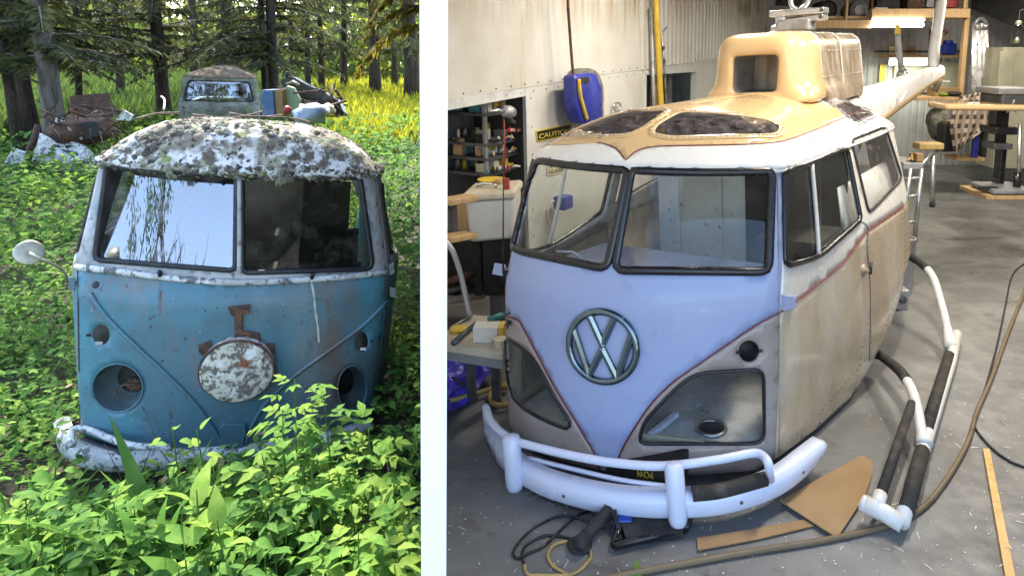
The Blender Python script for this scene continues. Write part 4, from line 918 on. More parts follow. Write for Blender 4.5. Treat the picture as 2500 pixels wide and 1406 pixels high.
pole('yellow_pole', [(1600, -60), (1604, 60), (1613, 250), (1618, 420)], .045, 'yellow', 'tall yellow pole leaning against the white wall', off=.16)
pole('grey_pole', [(1589, 20), (1596, 250), (1600, 420)], .032, 'alu_dull', 'grey metal pole leaning just left of the yellow pole', off=.08)
pole('wall_rod', [(1384, -60), (1387, 20), (1394, 120), (1402, 215), (1408, 300)], .016, 'rust', 'thin rusty rod running down the white wall to the container', 'rod', off=.22)
t = thing('chain_hoist_bar', 'slim metal bar with bracket hanging right of the yellow pole', 'bar', onwall(1622, 250, .2))
MB().tube([onplane(x, y, WP + WN * .2, WN) for x, y in ((1614, 74), (1622, 160), (1628, 300))], .02, 6).build('bar', 'alu_dull', t, True)
MB().tube([onplane(x, y, WP + WN * .2, WN) for x, y in ((1612, 82), (1620, 76), (1628, 68))], .014, 6).build('bracket', 'alu_dull', t, True)
for yy in (118, 150, 185, 222): MB().lathe(onplane(1620 + (yy - 118) * .05, yy, WP + WN * .22, WN), WN, [(.03, -.01), (.03, .01)], 10).build('link', 'steel_dark', t)
fb = thing('wall_funnel_box', 'blue box with hose on the wall seen through the left windshield', 'box', onwall(1372, 515, .2))
bevel(MB().box(onwall(1375, 494, .16), (.19, .16, .15), (WD, WN, UP)).build('box', 'plastic_blue', fb), .02)
MB().tube([onwall(x, y, .2) for x, y in smooth_path([(1352, 490), (1342, 500), (1337, 530), (1345, 560)], 4)], .012, 6).build('hose', 'cream', fb, True)
# behind the window: boards, a vase-like pipe, tan door
wb = lambda s0, s1, z0, z1, o0, o1, nm, mat, lab, cat: tag(wbox(nm, s0, s1, z0, z1, o0, o1, mat), lab, cat)
a0 = wsz(1660, 200)[0]
wb(sW1 - .62, sW1 - .22, wz0 - .3, zt_w - .04, -.55, -.50, 'plywood_sheet', 'wood', 'tan plywood sheet standing behind the small wall window', 'board')
wb(sW1 - .2, sW1 - .04, wz0 - .3, zt_w - .05, -.45, -.41, 'grey_board', 'cabinet_grey', 'grey board standing at the right behind the small wall window', 'board')
wb(sW0 + .1, sW0 + .9, wz0 + .28, wz0 + .31, -.75, -.30, 'window_shelf', 'wood', 'narrow wooden shelf behind the small wall window', 'shelf')
c_ = wpt((sW0 + sW1) / 2 + .3, wz0 - .2, -.35)
tag(MB().lathe(c_, UP, [(.09, 0), (.09, .42), (.06, .5), (.12, .66), (.16, .78)], 16).build('pale_pipe', 'cream', None, True), 'pale funnel-topped pipe behind the small wall window', 'pipe')
mb = MB()
for k in range(7): 
    b0 = wpt(sW0 + .18 + k * .06, wz0 - .2, -.4); mb = MB().tube([b0, b0 + np.array([RNG.normal(0, .05), RNG.normal(0, .05), .75 + RNG.random() * .3])], .015, 5)
    tag(mb.build('wood_stick', ['wood', 'hose_yellow', 'wood_stick'][k % 3], None, True), 'thin stick in the bundle behind the small wall window', 'stick', 'sticks bundled behind the wall window')
# ------------------------------------------------------------------ things in the workshop
def tb(name, lab, cat, c, size, mat, ax=None, bev=.004, group=None, z0=None):
    c = np.asarray(c, float)
    if z0 is not None: c = np.array([c[0], c[1], z0 + size[2] / 2])
    o = MB().box(c, size, ax).build(name, mat); bevel(o, bev); return tag(o, lab, cat, group)
WAX = (WD, WN, UP)
# --- storage shelves: uprights and boards, then what lies on them
shelf = thing('storage_shelf', 'dark metal shelving in the opening of the white wall', 'shelf', wpt(.35, 0, -.4))
sL = next(x for x in np.arange(-.5, 2, .02) if proj(wpt(x, 1.6, -.76))[0] > 1066); sR = wsz(1250, 350)[0] + .35
shz = []
for px, py in ((1100, 292), (1100, 372), (1100, 410), (1100, 452)):
    p = onplane(px, py, WP - WN * .12, WN); shz.append(float(p[2]))
    MB().box(wpt((sL + sR) / 2, shz[-1], -.42), (sR - sL, .60, .03), WAX).build('shelf_board', 'steel_dark', shelf)
for s_ in (sL + .02, sR - .02):
    for o_ in (-.14, -.70): MB().box(wpt(s_, zO / 2, o_), (.04, .03, zO - .1), WAX).build('upright', 'cabinet_grey', shelf)
for i, s_ in enumerate(np.arange(sR - .5, sR + .02, .09)): MB().box(wpt(s_, zO / 2 - .05, -.755 + .004 * (i % 2)), (.086, .02, zO - .1), WAX).build('back_slat', 'cabinet_grey', shelf)
ordn = ['top', 'second', 'third', 'lowest']
cols = [('red_paint', 'red'), ('cream', 'cream'), ('alu_dull', 'grey metal'), ('teal', 'teal'), ('paper', 'white'), ('black_matt', 'black'), ('wood', 'tan'), ('yellow', 'yellow'), ('plastic_blue', 'blue'), ('steel_dark', 'dark steel')]
rs = random.Random(3)
for si, z, row in [(i, z, r) for i, z in enumerate(shz) for r in (0, 1)]:
    s_ = sL + .05 - .02 * row; k = 0
    while s_ < sR - .12:
        w = rs.uniform(.04, .095); kind = rs.choice(['tin', 'box', 'jar', 'tool', 'box']); m, cn = cols[(si * 3 + k * 7 + rs.randrange(3)) % len(cols)] if si else cols[[3, 4, 3, 7, 6, 8, 3, 5, 6][k % 9]]
        h = rs.uniform(.08, .20) if si == 0 else rs.uniform(.05, .13); c = wpt(s_ + w / 2, z + .016, -.22 - rs.random() * .10 - .26 * row); h *= 1 + .4 * row
        lab = f'small {cn} {kind} number {k + 1} from the left on the {ordn[si]} storage shelf'
        lab = f'{cn} {kind} ' + ('at the back of' if row else 'at the front of') + f' the {ordn[si]} storage shelf'
        if kind == 'tin': o = MB().lathe(c, UP, [(w * .45, 0), (w * .45, h * .95), (w * .42, h)], 14).build('tin', m, None, 40)
        elif kind == 'jar': o = MB().lathe(c, UP, [(w * .42, 0), (w * .42, h * .7), (w * .3, h * .85), (w * .3, h)], 14).build('jar', m, None, True)
        elif kind == 'tool': 
            e = c + WN * .1 + WD * .16 * rs.choice([-1, 1]); o = MB().tube([c + UP * .02, c * .4 + e * .6 + UP * .03, e + UP * .025], [.012, .016, .022], 7).build('hand_tool', m, None, True); w *= 1.6
        else: o = bevel(MB().box(c + UP * h / 2, (w * .95, .12, h), WAX).build('small_box', m), .004)
        tag(o, lab, 'tool' if kind == 'tool' else kind, f'clutter on the {ordn[si]} shelf'); s_ += w * 1.03; k += 1
        for _r in range(rs.randrange(1, 4) if si and not row else 0):
            b0 = c + WN * rs.uniform(.07, .16) + UP * .004; e = b0 + WD * rs.uniform(-.1, .1) + WN * rs.uniform(-.05, .07); m2, cn2 = cols[rs.randrange(len(cols))]
            tag(MB().tube([b0 + UP * .012, (b0 + e) / 2 + UP * rs.uniform(.02, .05), e + UP * .012], [.010, .015, .009], 6).build('loose_part', m2, None, True), f'{cn2} loose metal part lying at the front of the {ordn[si]} shelf', 'part', f'clutter on the {ordn[si]} shelf')
# drill head on a rod at the opening, red tip
t = thing('bench_drill', 'worn hand drill mounted above a red rod at the storage opening', 'drill', onwall(1232, 300, .05))
q = lambda x, y, o=.05: onwall(x, y, o)
MB().tube([q(1196, 272), q(1215, 270), q(1228, 272)], [.012, .02, .03], 8).build('chuck', 'alu', t, True)
MB().lathe(q(1228, 272), q(1262, 276) - q(1228, 272), [(.035, 0), (.06, .03), (.065, .10), (.05, .16), (.03, .18)], 14).build('motor', 'alu_dull', t, True)
MB().tube([q(1240, 276), q(1246, 295), q(1256, 300)], [.03, .028, .022], 8).build('grip', 'steel_dark', t, True)
MB().tube([q(1231, 292), q(1232, 440)], .008, 6).build('rod', 'red_paint', t, True)
# white bin on its dark stand, things on the lid
bc = at(1200, 600, 5.6); zt_b = at(1190, 470, 5.6)[2]; zb_b = at(1190, 590, 5.6)[2]
t = thing('white_bin', 'white lidded bin standing on a dark box by the storage opening', 'bin', (bc[0], bc[1], zb_b))
cx_ = at(1197, 520, 5.6); wX = at(1250, 520, 5.6)[0] - at(1136, 520, 5.6)[0]
pf = lambda w, d, z: [np.array([cx_[0], cx_[1] + .22, z]) + WD * a * w / 2 * 0 + np.array([a * w / 2, b * d / 2 + a * .06, 0]) for a, b in ((-1, -1), (1, -1), (1, 1), (-1, 1))]
bevel(MB().loft([pf(wX * .88, .40, zb_b), pf(wX, .46, zt_b - .06)]).build('body', 'bin_white', t), .03, 3)
bevel(MB().loft([pf(wX * 1.06, .5, zt_b - .058), pf(wX * 1.06, .5, zt_b - .01), pf(wX * .98, .44, zt_b + .015)]).build('lid', 'cream', t), .012)
st_ = MB().box((cx_[0] + .03, cx_[1] + .25, zb_b / 2 + .18), (wX * .62, .32, zb_b - .37)).build('bin_stand', 'black_matt'); tag(st_, 'dark box stand under the white lidded bin', 'stand')
tag(MB().tube([(cx_[0] + .05, cx_[1] + .22, 0), (cx_[0] + .05, cx_[1] + .22, .36)], .12, 4).build('grey_post', 'cabinet_grey'), 'short grey post below the dark bin stand', 'post')
lz = zt_b + .017
for i, (px, py, m, nm, lab) in enumerate(((1200, 437, 'yellow', 'yellow_tray', 'flat yellow tray lying on the white bin lid'), (1185, 452, 'alu', 'metal_clamp', 'bright metal clamp lying on the white bin lid'), (1236, 455, 'red_paint', 'red_can', 'small red can standing on the white bin lid'), (1222, 442, 'wood', 'wood_block', 'brown wood block lying on the white bin lid'))):
    c = onz(px, py + 6, lz) 
    if nm == 'yellow_tray': o = MB().lathe(c, UP, [(.10, 0), (.13, .02), (.125, .024), (.09, .006)], 18).build(nm, m, None, True)
    elif nm == 'red_can': o = MB().lathe(c, UP, [(.03, 0), (.03, .08), (.025, .09)], 14).build(nm, m, None, 40)
    elif nm == 'metal_clamp': o = MB().tube([c + np.array(v) for v in ((-.08, 0, .015), (-.02, .03, .03), (.05, 0, .03), (.10, -.03, .015))], .015, 7).build(nm, m, None, True)
    else: o = bevel(MB().box(c + UP * .02, (.09, .06, .04), WAX).build(nm, m), .004)
    tag(o, lab, nm.split('_')[1])
# wooden bench edge planks and bent pipe at the far left
for i, (py, lab) in enumerate(((488, 'upper pale plank end beside the white bin'), (578, 'lower pale plank end beside the white bin'))):
    A, B = at(1084, py + 6, 5.25), at(1150, py - 6, 5.5); d = unit(B - A); tag(bevel(MB().box((A + B) / 2, (np.linalg.norm(B - A), .16, .05), (d, np.cross(UP, d), UP)).build('plank', 'wood'), .01), lab, 'plank')
tag(bevel(MB().box(at(1135, 525, 5.7), (.10, .12, .24)).build('wood_block', 'wood'), .006), 'upright wood block behind the planks left of the bin', 'block')
t = MB().tube([at(x, y, Y) for x, y, Y in smooth_path([(1086, 588, 4.9), (1105, 612, 4.9), (1122, 660, 4.9), (1136, 720, 4.85), (1148, 775, 4.8)], 4)], .02, 10).build('bent_pipe', 'alu_dull', None, True); tag(t, 'bent grey metal pipe leaning at the left edge of the workshop', 'pipe')
for i in range(3): tag(MB().tube([at(1090, 690 + 22 * i, 5.6), at(1180, 660 + 30 * i, 5.9)], .035, 6).build('scrap_bar', ['rust', 'steel_dark', 'cream'][i], None, True), ['rusty', 'dark steel', 'cream'][i] + ' scrap bar lying behind the bent pipe', 'bar')
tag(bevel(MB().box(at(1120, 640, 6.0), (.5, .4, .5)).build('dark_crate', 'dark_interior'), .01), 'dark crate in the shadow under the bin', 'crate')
# work bench low in front with box and tools on it
zb2 = .50
bp_ = [onz(1070, 838, zb2), onz(1226, 862, zb2), onz(1226, 775, zb2), onz(1150, 768, zb2), onz(1070, 820, zb2)]
wbn = thing('work_bench', 'low grey work bench with tools at the left edge of the workshop', 'bench', onz(1150, 860, 0))
MB().quadbox(bp_, UP, .05).build('bench_top', 'cream', wbn)
A, B = bp_[0] - UP * .05, bp_[1] - UP * .05; MB().quadbox([A + [0, .012, 0], B + [0, .012, 0], B + [0, .012, -.07], A + [0, .012, -.07]], (0, -1, 0), .03).build('apron', 'cabinet_grey', wbn)
for x, y in ((1222, 860), (1160, 852)): c = onz(x, y, zb2 - .06); MB().box((c[0] - .05, c[1] + .08, (zb2 - .06) / 2), (.06, .06, zb2 - .06)).build('leg', 'steel_dark', wbn)
c = onz(1186, 836, zb2); bx = tb('parts_box', 'small printed cardboard box on the low work bench', 'box', c + [0, .05, .06], (.17, .12, .11), 'paper', z0=zb2 + .001)
tag(bevel(MB().box(c + [.105, .06, .055], (.035, .12, .106)).build('yellow_carton', 'yellow'), .003), 'yellow carton beside the printed box on the bench', 'carton')
tag(MB().lathe(onz(1222, 846, zb2), UP, [(.045, 0), (.045, .05), (.05, .052), (.05, .06)], 16).build('small_pot', 'cream', None, 40), 'small cream pot at the corner of the work bench', 'pot')
tag(MB().lathe(onz(1120, 808, zb2), UP, [(.06, 0), (.062, .02), (.05, .03), (.02, .034)], 16).build('tape_roll', 'yellow', None, 40), 'yellow and red tape roll on the work bench', 'tape')
t = thing('pry_tool', 'dark pry tool lying across the work bench', 'tool', onz(1140, 815, zb2)); a, b = onz(1107, 838, zb2 + .02), onz(1160, 790, zb2 + .03)
MB().tube([a, b], [.022, .014], 7).build('shaft', 'steel_dark', t, True); MB().tube([b, onz(1206, 795, zb2 + .03)], [.016, .010], 6).build('jaw', 'black_matt', t, True)
tag(MB().tube([onz(1195, 782, zb2 + .03), onz(1226, 770, zb2 + .03)], .028, 8).build('spray_bottle', 'teal', None, True), 'pale blue spray bottle lying at the back of the bench', 'bottle')
tag(MB().tube([onz(1100, 800, zb2 + .012), onz(1150, 772, zb2 + .012)], .010, 6).build('steel_rod', 'alu_dull', None, True), 'thin steel rod on the left of the work bench', 'rod')
# blue tarpaulin, crumpled, with a small tool on it
tp = [onz(*p, 0.0) for p in ((1066, 885), (1110, 866), (1165, 866), (1208, 888), (1224, 915), (1216, 942), (1172, 972), (1138, 998), (1066, 1050))]
tp2 = np.array(tp)[:, :2]; lo, hi = tp2.min(0), tp2.max(0); gx, gy = np.meshgrid(np.linspace(lo[0], hi[0], 46), np.linspace(lo[1], hi[1], 46)); G = np.stack([gx.ravel(), gy.ravel()], -1)
ins = inpoly(G, tp2); hgt = []
for x, y in G:
    f = abs(mnoise.noise(Vector((x * 4.2, y * 4.2, 3)))) * .9 + abs(mnoise.noise(Vector((x * 10, y * 10, 9)))) * .3
    yy = sstep(lo[1] + .25, hi[1] - .1, y); hgt.append(.012 + .10 * f + .26 * float(yy) * (.5 + f))
V = [(x, y, h) for (x, y), h in zip(G, hgt)]; Fc = []
for j in range(45):
    for i in range(45):
        q4 = (j * 46 + i, j * 46 + i + 1, (j + 1) * 46 + i + 1, (j + 1) * 46 + i)
        if all(ins[k] for k in q4): Fc.append(q4)
tag(mkobj('tarpaulin', V, Fc, 'tarp_blue', None, True), 'crumpled blue tarpaulin on the floor under the work bench', 'tarp')
tag(MB().tube([onz(1103, 920, .14), onz(1125, 935, .12), onz(1150, 945, .11)], [.008, .014, .006], 6).build('pliers', 'steel_dark', None, True), 'dark pliers lying on the blue tarpaulin', 'pliers')
tag(MB().tube([onz(x, y, .05) for x, y in smooth_path([(1098, 978), (1130, 970), (1180, 955), (1236, 938)], 5)], .018, 8).build('yellow_hose', 'hose_yellow', None, True), 'yellow hose end with white tip lying over the tarpaulin edge', 'hose')
tag(MB().tube([onz(x, y, .04) for x, y in smooth_path([(1240, 945), (1215, 948), (1198, 962), (1200, 980), (1222, 990), (1245, 985)], 5)], .02, 8).build('hose_coil', 'hose_yellow', None, True), 'coiled yellow hose beside the bumper end', 'hose')

# --- floor: cardboard, strip, stick, hoses, cables, tools
def flat(name, pts, z, t, mat, lab, cat): return tag(MB().quadbox([onz(*p, z + t) for p in pts][::1] if np.cross((onz(*pts[1]) - onz(*pts[0]))[:2], (onz(*pts[2]) - onz(*pts[0]))[:2]) > 0 else [onz(*p, z + t) for p in pts][::-1], UP, t).build(name, mat), lab, cat)
flat('cardboard_sheet', [(1905, 1221), (1985, 1175), (2100, 1112), (2110, 1112), (2131, 1126), (2129, 1157), (2113, 1207), (2047, 1307), (2040, 1309)], .022, .008, 'cardboard', 'brown cardboard sheet cut to a wedge on the floor beside the bumper', 'cardboard')
flat('cardboard_strip', [(1701, 1312), (1840, 1290), (1964, 1267), (1988, 1282), (1850, 1315), (1704, 1342)], .006, .008, 'cardboard', 'long brown cardboard strip on the floor below the bumper', 'cardboard')
flat('wooden_stick', [(2400, 1094), (2416, 1094), (2480, 1412), (2456, 1412)], .004, .018, 'wood_stick', 'thin yellow wooden stick on the floor near the right edge', 'stick')
def cable(name, px, z, r, mat, lab, cat='cable', n=6): return tag(MB().tube([onz(x, y, z + r) for x, y in smooth_path(px, n)], r, 8).build(name, mat, None, True), lab, cat)
cable('air_hose', [(1480, 1412), (1560, 1396), (1800, 1352), (2000, 1320), (2150, 1287), (2240, 1248), (2300, 1185), (2360, 1085), (2385, 1005), (2420, 925), (2460, 815), (2510, 690)], 0, .016, 'hose_brown', 'brown air hose curving across the floor past the skid', 'hose')
cable('power_cable', [(2510, 640), (2485, 655), (2467, 685), (2452, 760), (2430, 860), (2400, 965), (2382, 1010), (2382, 1045), (2420, 1092), (2465, 1125), (2510, 1142)], .0, .008, 'black_matt', 'thin black cable beside the brown hose at the right')
cable('looped_flex', [(1442, 1245), (1395, 1268), (1330, 1330), (1290, 1350), (1262, 1362), (1255, 1340), (1300, 1290), (1370, 1258), (1430, 1270), (1475, 1290)], 0, .007, 'black_gloss', 'black cord looped on the floor under the bumper', 'cord')
cable('black_lead', [(1410, 1316), (1340, 1306), (1290, 1325), (1275, 1350), (1280, 1378)], 0, .007, 'black_gloss', 'short black lead running from the grinder', 'cord')
cable('joined_flex', [(1280, 1378), (1290, 1402), (1330, 1404), (1400, 1400), (1440, 1365), (1442, 1345)], 0, .008, 'hose_yellow', 'yellow cord joined to the black lead on the floor', 'cord')
cable('yellow_loop', [(1385, 1320), (1352, 1330), (1338, 1355), (1350, 1380), (1385, 1402)], 0, .008, 'hose_yellow', 'yellow cord loop left of the grinder', 'cord')
t = thing('angle_grinder', 'grey and black angle grinder lying under the bumper', 'grinder', onz(1430, 1310))
a, b = onz(1478, 1252, .08), onz(1428, 1312, .06)
MB().lathe(a, b - a, [(.024, -.05), (.030, 0), (.032, .12), (.036, np.linalg.norm(b - a))], 14).build('motor_body', 'black_matt', t, True)
MB().lathe(b, unit(b - a), [(.036, 0), (.042, .03), (.036, .06), (.015, .07)], 14).build('gear_head', 'black_matt', t, True)
MB().lathe(onz(1415, 1330, .015), UP, [(.065, 0), (.065, .006), (.02, .012)], 20).build('disc', 'black_matt', t, True)
MB().tube([a, onz(1500, 1248, .09), onz(1510, 1300, .03), onz(1520, 1330, .03)], .014, 7).build('side_lever', 'black_gloss', t, True)
t = thing('tool_tray', 'dark open tool tray on the floor under the bumper', 'tray', onz(1570, 1320))
tp_ = [onz(*p, 0) for p in ((1500, 1346), (1672, 1305), (1690, 1258), (1520, 1270))]
tc_ = np.mean(tp_, 0); MB().quadbox([p + UP * .012 for p in tp_], UP, .012).build('tray_base', 'steel_dark', t)
for i in range(4):
    a, b = tp_[i], tp_[(i + 1) % 4]; MB().tube([a + UP * .035, b + UP * .035], .022, 6).build('rim', 'black_gloss', t, True)
tag(bevel(MB().box(onz(1520, 1268, .04), (.10, .08, .05)).build('blue_battery', 'jug_blue'), .012), 'blue tool battery under the bumper beside the grinder', 'battery')
tag(MB().box(onz(1590, 1290, .03), (.3, .14, .05), (unit([1, .2, 0]), unit([-.2, 1, 0]), UP)).build('tool_case', 'black_matt'), 'flat dark tool case lying in the tray', 'case')
pb = thing('power_box', 'dark carton with yellow letters behind the bumper', 'carton', RB.lp(1560, 1180, 2, .1))
P_ = [RB.lp(x, y, 0, .02) for x, y in ((1480, 1130), (1640, 1140), (1640, 1200), (1480, 1190))]
MB().quadbox(P_[::-1], RB.M[:, 0], .2).build('carton', 'black_matt', pb)
pln = Plane(P_[0] + RB.M[:, 0] * .004, RB.M[:, 0]); txt('POW', 'lettering', (1592, 1152), (1552, 1147), pln, .04, 'sign_yellow', pb, .001)
lf = [onz(*p, .02) for p in ((1549, 1408), (1547, 1385), (1551, 1366), (1558, 1372), (1564, 1385), (1565, 1408))]
tag(solid(mkobj('green_leaf', lf, [tuple(range(6))], 'leaf_a', None, False), .002), 'single green leaf on the floor at the bottom edge', 'leaf')
# dust, shavings and paint flecks
mb = MB(); rs2 = random.Random(5)
for k in range(520):
    px, py = rs2.uniform(1095, 2500), rs2.uniform(900, 1405)
    if px < 2150 and py < 1200: continue
    c = onz(px, py, .003); a = rs2.random() * 6.3
    if rs2.random() < .75: r = rs2.uniform(.002, .006); mb.cur = 0; mb.add([c + np.array([math.cos(a + j * 1.26), math.sin(a + j * 1.26), 0]) * r for j in range(5)], [(0, 1, 2, 3, 4)])
    else: mb.cur = 1; d = np.array([math.cos(a), math.sin(a), 0]); e = np.array([-d[1], d[0], 0]); l_ = rs2.uniform(.01, .03); mb.add([c - d * l_ - e * .0015, c + d * l_ - e * .0015, c + d * l_ + e * .0015, c - d * l_ + e * .0015], [(0, 1, 2, 3)])
o = mb.build('floor_flecks', 'paper', mats=['paper', 'shaving']); o['kind'] = 'stuff'; o['label'] = 'white flecks and metal shavings scattered over the concrete floor'

# --- back of the workshop
YR = 12.4
def bt(name, px, Y, dep, mat, lab, cat, parent=None, bev=.006, group=None):
    """upright box whose front face fills the photo rectangle (x0,y0,x1,y1) at distance Y"""
    x0, y0, x1, y1 = px; a, b = at(x0, y1, Y), at(x1, y0, Y); c = (a + b) / 2
    o = MB().box((c[0], Y + dep / 2, c[2]), (abs(b[0] - a[0]), dep, abs(b[2] - a[2]))).build(name, mat, parent)
    if bev: bevel(o, bev)
    return tag(o, lab, cat, group) if lab else o
rack = thing('timber_rack', 'tall timber storage rack against the back wall', 'rack', at(2200, 260, YR) * [1, 1, 0])
for px in ((1956, 50, 2128, 70), (2128, 22, 2370, 44)): bt('beam', px, YR, .10, 'wood', None, None, rack)
for px in ((2064, -70, 2076, 52), (2128, -70, 2137, 68), (2340, 44, 2368, 248), (2352, -70, 2370, 22)): bt('post', px, YR + .1, .10, 'wood', None, None, rack)
bt('deck', (1956, 40, 2370, 46), YR + .22, 1.4, 'wood', None, None, rack)
for i, (px, m, nm, lab, cat) in enumerate((((1985, 0, 2062, 48), 'black_matt', 'black_drum', 'black drum lying on the rack left of the post', 'drum'), ((2078, 4, 2120, 48), 'cabinet_grey', 'grey_tank', 'grey round tank on the rack between the posts', 'tank'))):
    a, b = at(px[0], px[3], YR + .3), at(px[2], px[1], YR + .3); r = (b[2] - a[2]) / 2
    tag(MB().lathe(((a[0] + b[0]) / 2, YR + .3, (a[2] + b[2]) / 2), (0, 1, 0), [(r * .6, -.02), (r, .05), (r, .6), (r * .7, .68)], 22).build(nm, m, None, 40), lab, cat)
for px, m, nm, lab, cat in (((1905, -10, 1958, 12), 'black_matt', 'dark_crate', 'dark slatted crate beyond the rotor head', 'crate'), ((2140, -40, 2200, 20), 'black_matt', 'dark_case', 'dark case on the rack above the tube lamp', 'case'), ((2215, -40, 2262, 20), 'rust', 'brown_binder_box', 'brown box on the rack right of the dark case', 'box'), ((2262, -40, 2284, 18), 'cabinet_grey', 'grey_file_box', 'grey file box on the rack behind the white fin post', 'box'), ((2308, -40, 2345, 19), 'red_paint', 'dark_red_box', 'dark red box at the right end of the rack', 'box'), ((2136, 18, 2168, 23), 'paper', 'white_board', 'white board edge lying on the rack', 'board')):
    bt(nm, px, YR + .35, .4, m, lab, cat)
def backlamp(px, Y, mat, lab, e, col):
    x0, y0, x1, y1 = px; a, b = at(x0, (y0 + y1) / 2, Y), at(x1, (y0 + y1) / 2, Y); t = thing('tube_lamp', lab, 'lamp', (a + b) / 2)
    MB().box((a + b) / 2 + [0, .05, .0], (b[0] - a[0], .04, .16)).build('reflector', 'bin_white', t)
    for dz in ((-.04, .05) if y1 - y0 > 12 else (0,)): MB().tube([a + [0, 0, dz], b + [0, 0, dz]], .022, 8).build('tube', mat, t, True)
    l = bpy.data.lights.new('lamp_light', 'AREA'); l.shape = 'RECTANGLE'; l.size = b[0] - a[0]; l.size_y = .1; l.energy = e; l.color = col
    lo = bpy.data.objects.new('lamp_light', l); COL.objects.link(lo); lo.parent = t; lo.location = (0, -.05, -.06); lo.rotation_euler = (R(35), 0, 0)
backlamp((2130, 46, 2256, 66), YR - .02, 'tube_lit', 'lit twin tube lamp under the rack beam', 4, (1, .9, .75))
backlamp((2172, 147, 2274, 153), 14.5, 'tube_lit_green', 'lit single tube lamp low on the back wall', 3.5, (.95, 1, .8))
bk = 14.9
for nm, px, m, lab, cat in (('pin_board', (2180, 152, 2352, 226), 'cabinet_green', 'pale green board on the back wall below the tube lamp', 'board'), ('wall_shelf', (2136, 133, 2350, 140), 'wood', 'long wooden shelf on the back wall', 'shelf'), ('dark_conduit', (2136, 124, 2345, 128), 'steel_dark', 'dark conduit running along the back wall', 'conduit'),
        ('orange_sign', (2170, 114, 2188, 134), 'sign_cream', 'small tan sign left of the tail rotor blade', 'sign'), ('tan_sign', (2216, 114, 2236, 134), 'cardboard', 'small orange sign right of the tail rotor blade', 'sign'), ('yellow_bag', (2146, 158, 2163, 200), 'yellow', 'yellow bag hanging beside the engine housing', 'bag')):
    bt(nm, px, bk - .03, .03 if nm != 'wall_shelf' else .02, m, lab, cat, bev=.003)
for i, (x0, lab) in enumerate(((2270, 'prohibition sign with red ring left of the fin post'), (2300, 'prohibition sign with red ring right of the fin post'))):
    t = thing('prohibition_sign', lab, 'sign', at(x0 + 8, 98, bk - .05)); bt('face', (x0, 71, x0 + 15, 100), bk - .05, .01, 'cream', None, None, t, 0)
    MB().tube([at(x0 + 7.5 + 5.5 * math.cos(a), 79 + 5.5 * math.sin(a), bk - .06) for a in np.linspace(0, 6.283, 17)[:-1]], .012, 6, closed=True).build('ring', 'sign_red', t, True)
    MB().tube([at(x0 + 4, 75, bk - .06), at(x0 + 11, 83, bk - .06)], .01, 5).build('bar', 'sign_red', t, True)
t = thing('blue_jug', 'blue plastic jug on a small shelf on the back wall', 'jug', at(2319, 138, 14.4))
a, b = at(2301, 135, 14.4), at(2337, 106, 14.4); w, h = b[0] - a[0], b[2] - a[2]
bevel(MB().box(((a[0] + b[0]) / 2, 14.5, (a[2] + b[2]) / 2), (w, .25, h)).build('body', 'jug_blue', t), .05, 3); MB().lathe(((a[0] + b[0]) / 2, 14.5, b[2] - .02), UP, [(.10, 0), (.10, .07), (.08, .08)], 14).build('cap', 'plastic_blue', t, 40)
bt('jug_shelf', (2296, 136, 2340, 142), 14.35, .4, 'wood', 'small wooden shelf carrying the blue jug', 'shelf')
bt('shelf_post', (2298, 80, 2304, 140), 14.45, .06, 'wood', 'thin timber post beside the blue jug', 'post', bev=0)
# folded aluminium ladder
YL = 13.2; lad = thing('folded_ladder', 'folded aluminium ladder standing against the back wall', 'ladder', at(2395, 232, YL))
for x0, x1 in ((2380, 2378), (2392, 2392), (2400, 2402), (2408, 2414)):
    MB().tube([at(x0, 58, YL), at(x1, 232, YL - .2)], .05, 4).build('rail', 'alu', lad)
for y in (70, 110, 150, 190): MB().tube([at(2380, y, YL - .06), at(2412, y, YL - .06)], .03, 6).build('rung', 'alu_dull', lad, True)
MB().tube([at(x, y, YL) for x, y in smooth_path([(2380, 60), (2388, 48), (2400, 48), (2409, 60)], 3)], .05, 6).build('hinge', 'alu_dull', lad, True)
# cabinet with panel door, lantern jar
bt('green_cabinet', (2424, 116, 2560, 412), 12.2, .6, 'cabinet_green', None, None, bev=.01); cab = bpy.data.objects['green_cabinet']; tag(cab, 'tall grey-green cabinet at the right edge of the workshop', 'cabinet'); OFF[cab.name] = np.array(cab.location)
for px in ((2432, 126, 2462, 250), (2470, 128, 2556, 250), (2432, 262, 2462, 402)):
    bt('door_panel', px, 12.18, .03, 'cabinet_green', None, None, cab, .008)
jar = thing('hanging_lantern', 'glass lantern jar hanging above the green cabinet', 'lantern', at(2482, 110, 11.6))
a = at(2482, 110, 11.6); MB().lathe(a, UP, [(.07, 0), (.085, .02), (.085, .26), (.05, .34)], 16, cap=False).build('glass', 'glass_jar', jar, True); MB().lathe(a + UP * .33, UP, [(.05, 0), (.055, .04), (.03, .07)], 14).build('lid', 'old_chrome', jar, 40)
MB().tube([a + UP * .40, a + UP * .56, a + UP * .7 + np.array([.3, 0, 0])], .006, 5).build('hook', 'steel_dark', jar); MB().lathe(a + UP * .01, UP, [(.05, 0), (.045, .08), (.02, .12)], 12).build('wick', 'old_chrome', jar, True)
# dark sloping soffit at upper right
P = [at(2372, -60, 14.6), at(2372, 22, 14.6), at(2440, 48, 13.8), at(2520, 86, 12.8), at(2520, -60, 12.8)]
structure(MB().quadbox(P, (0, -1, 0), -.3).build('soffit', 'ceiling_dark'))
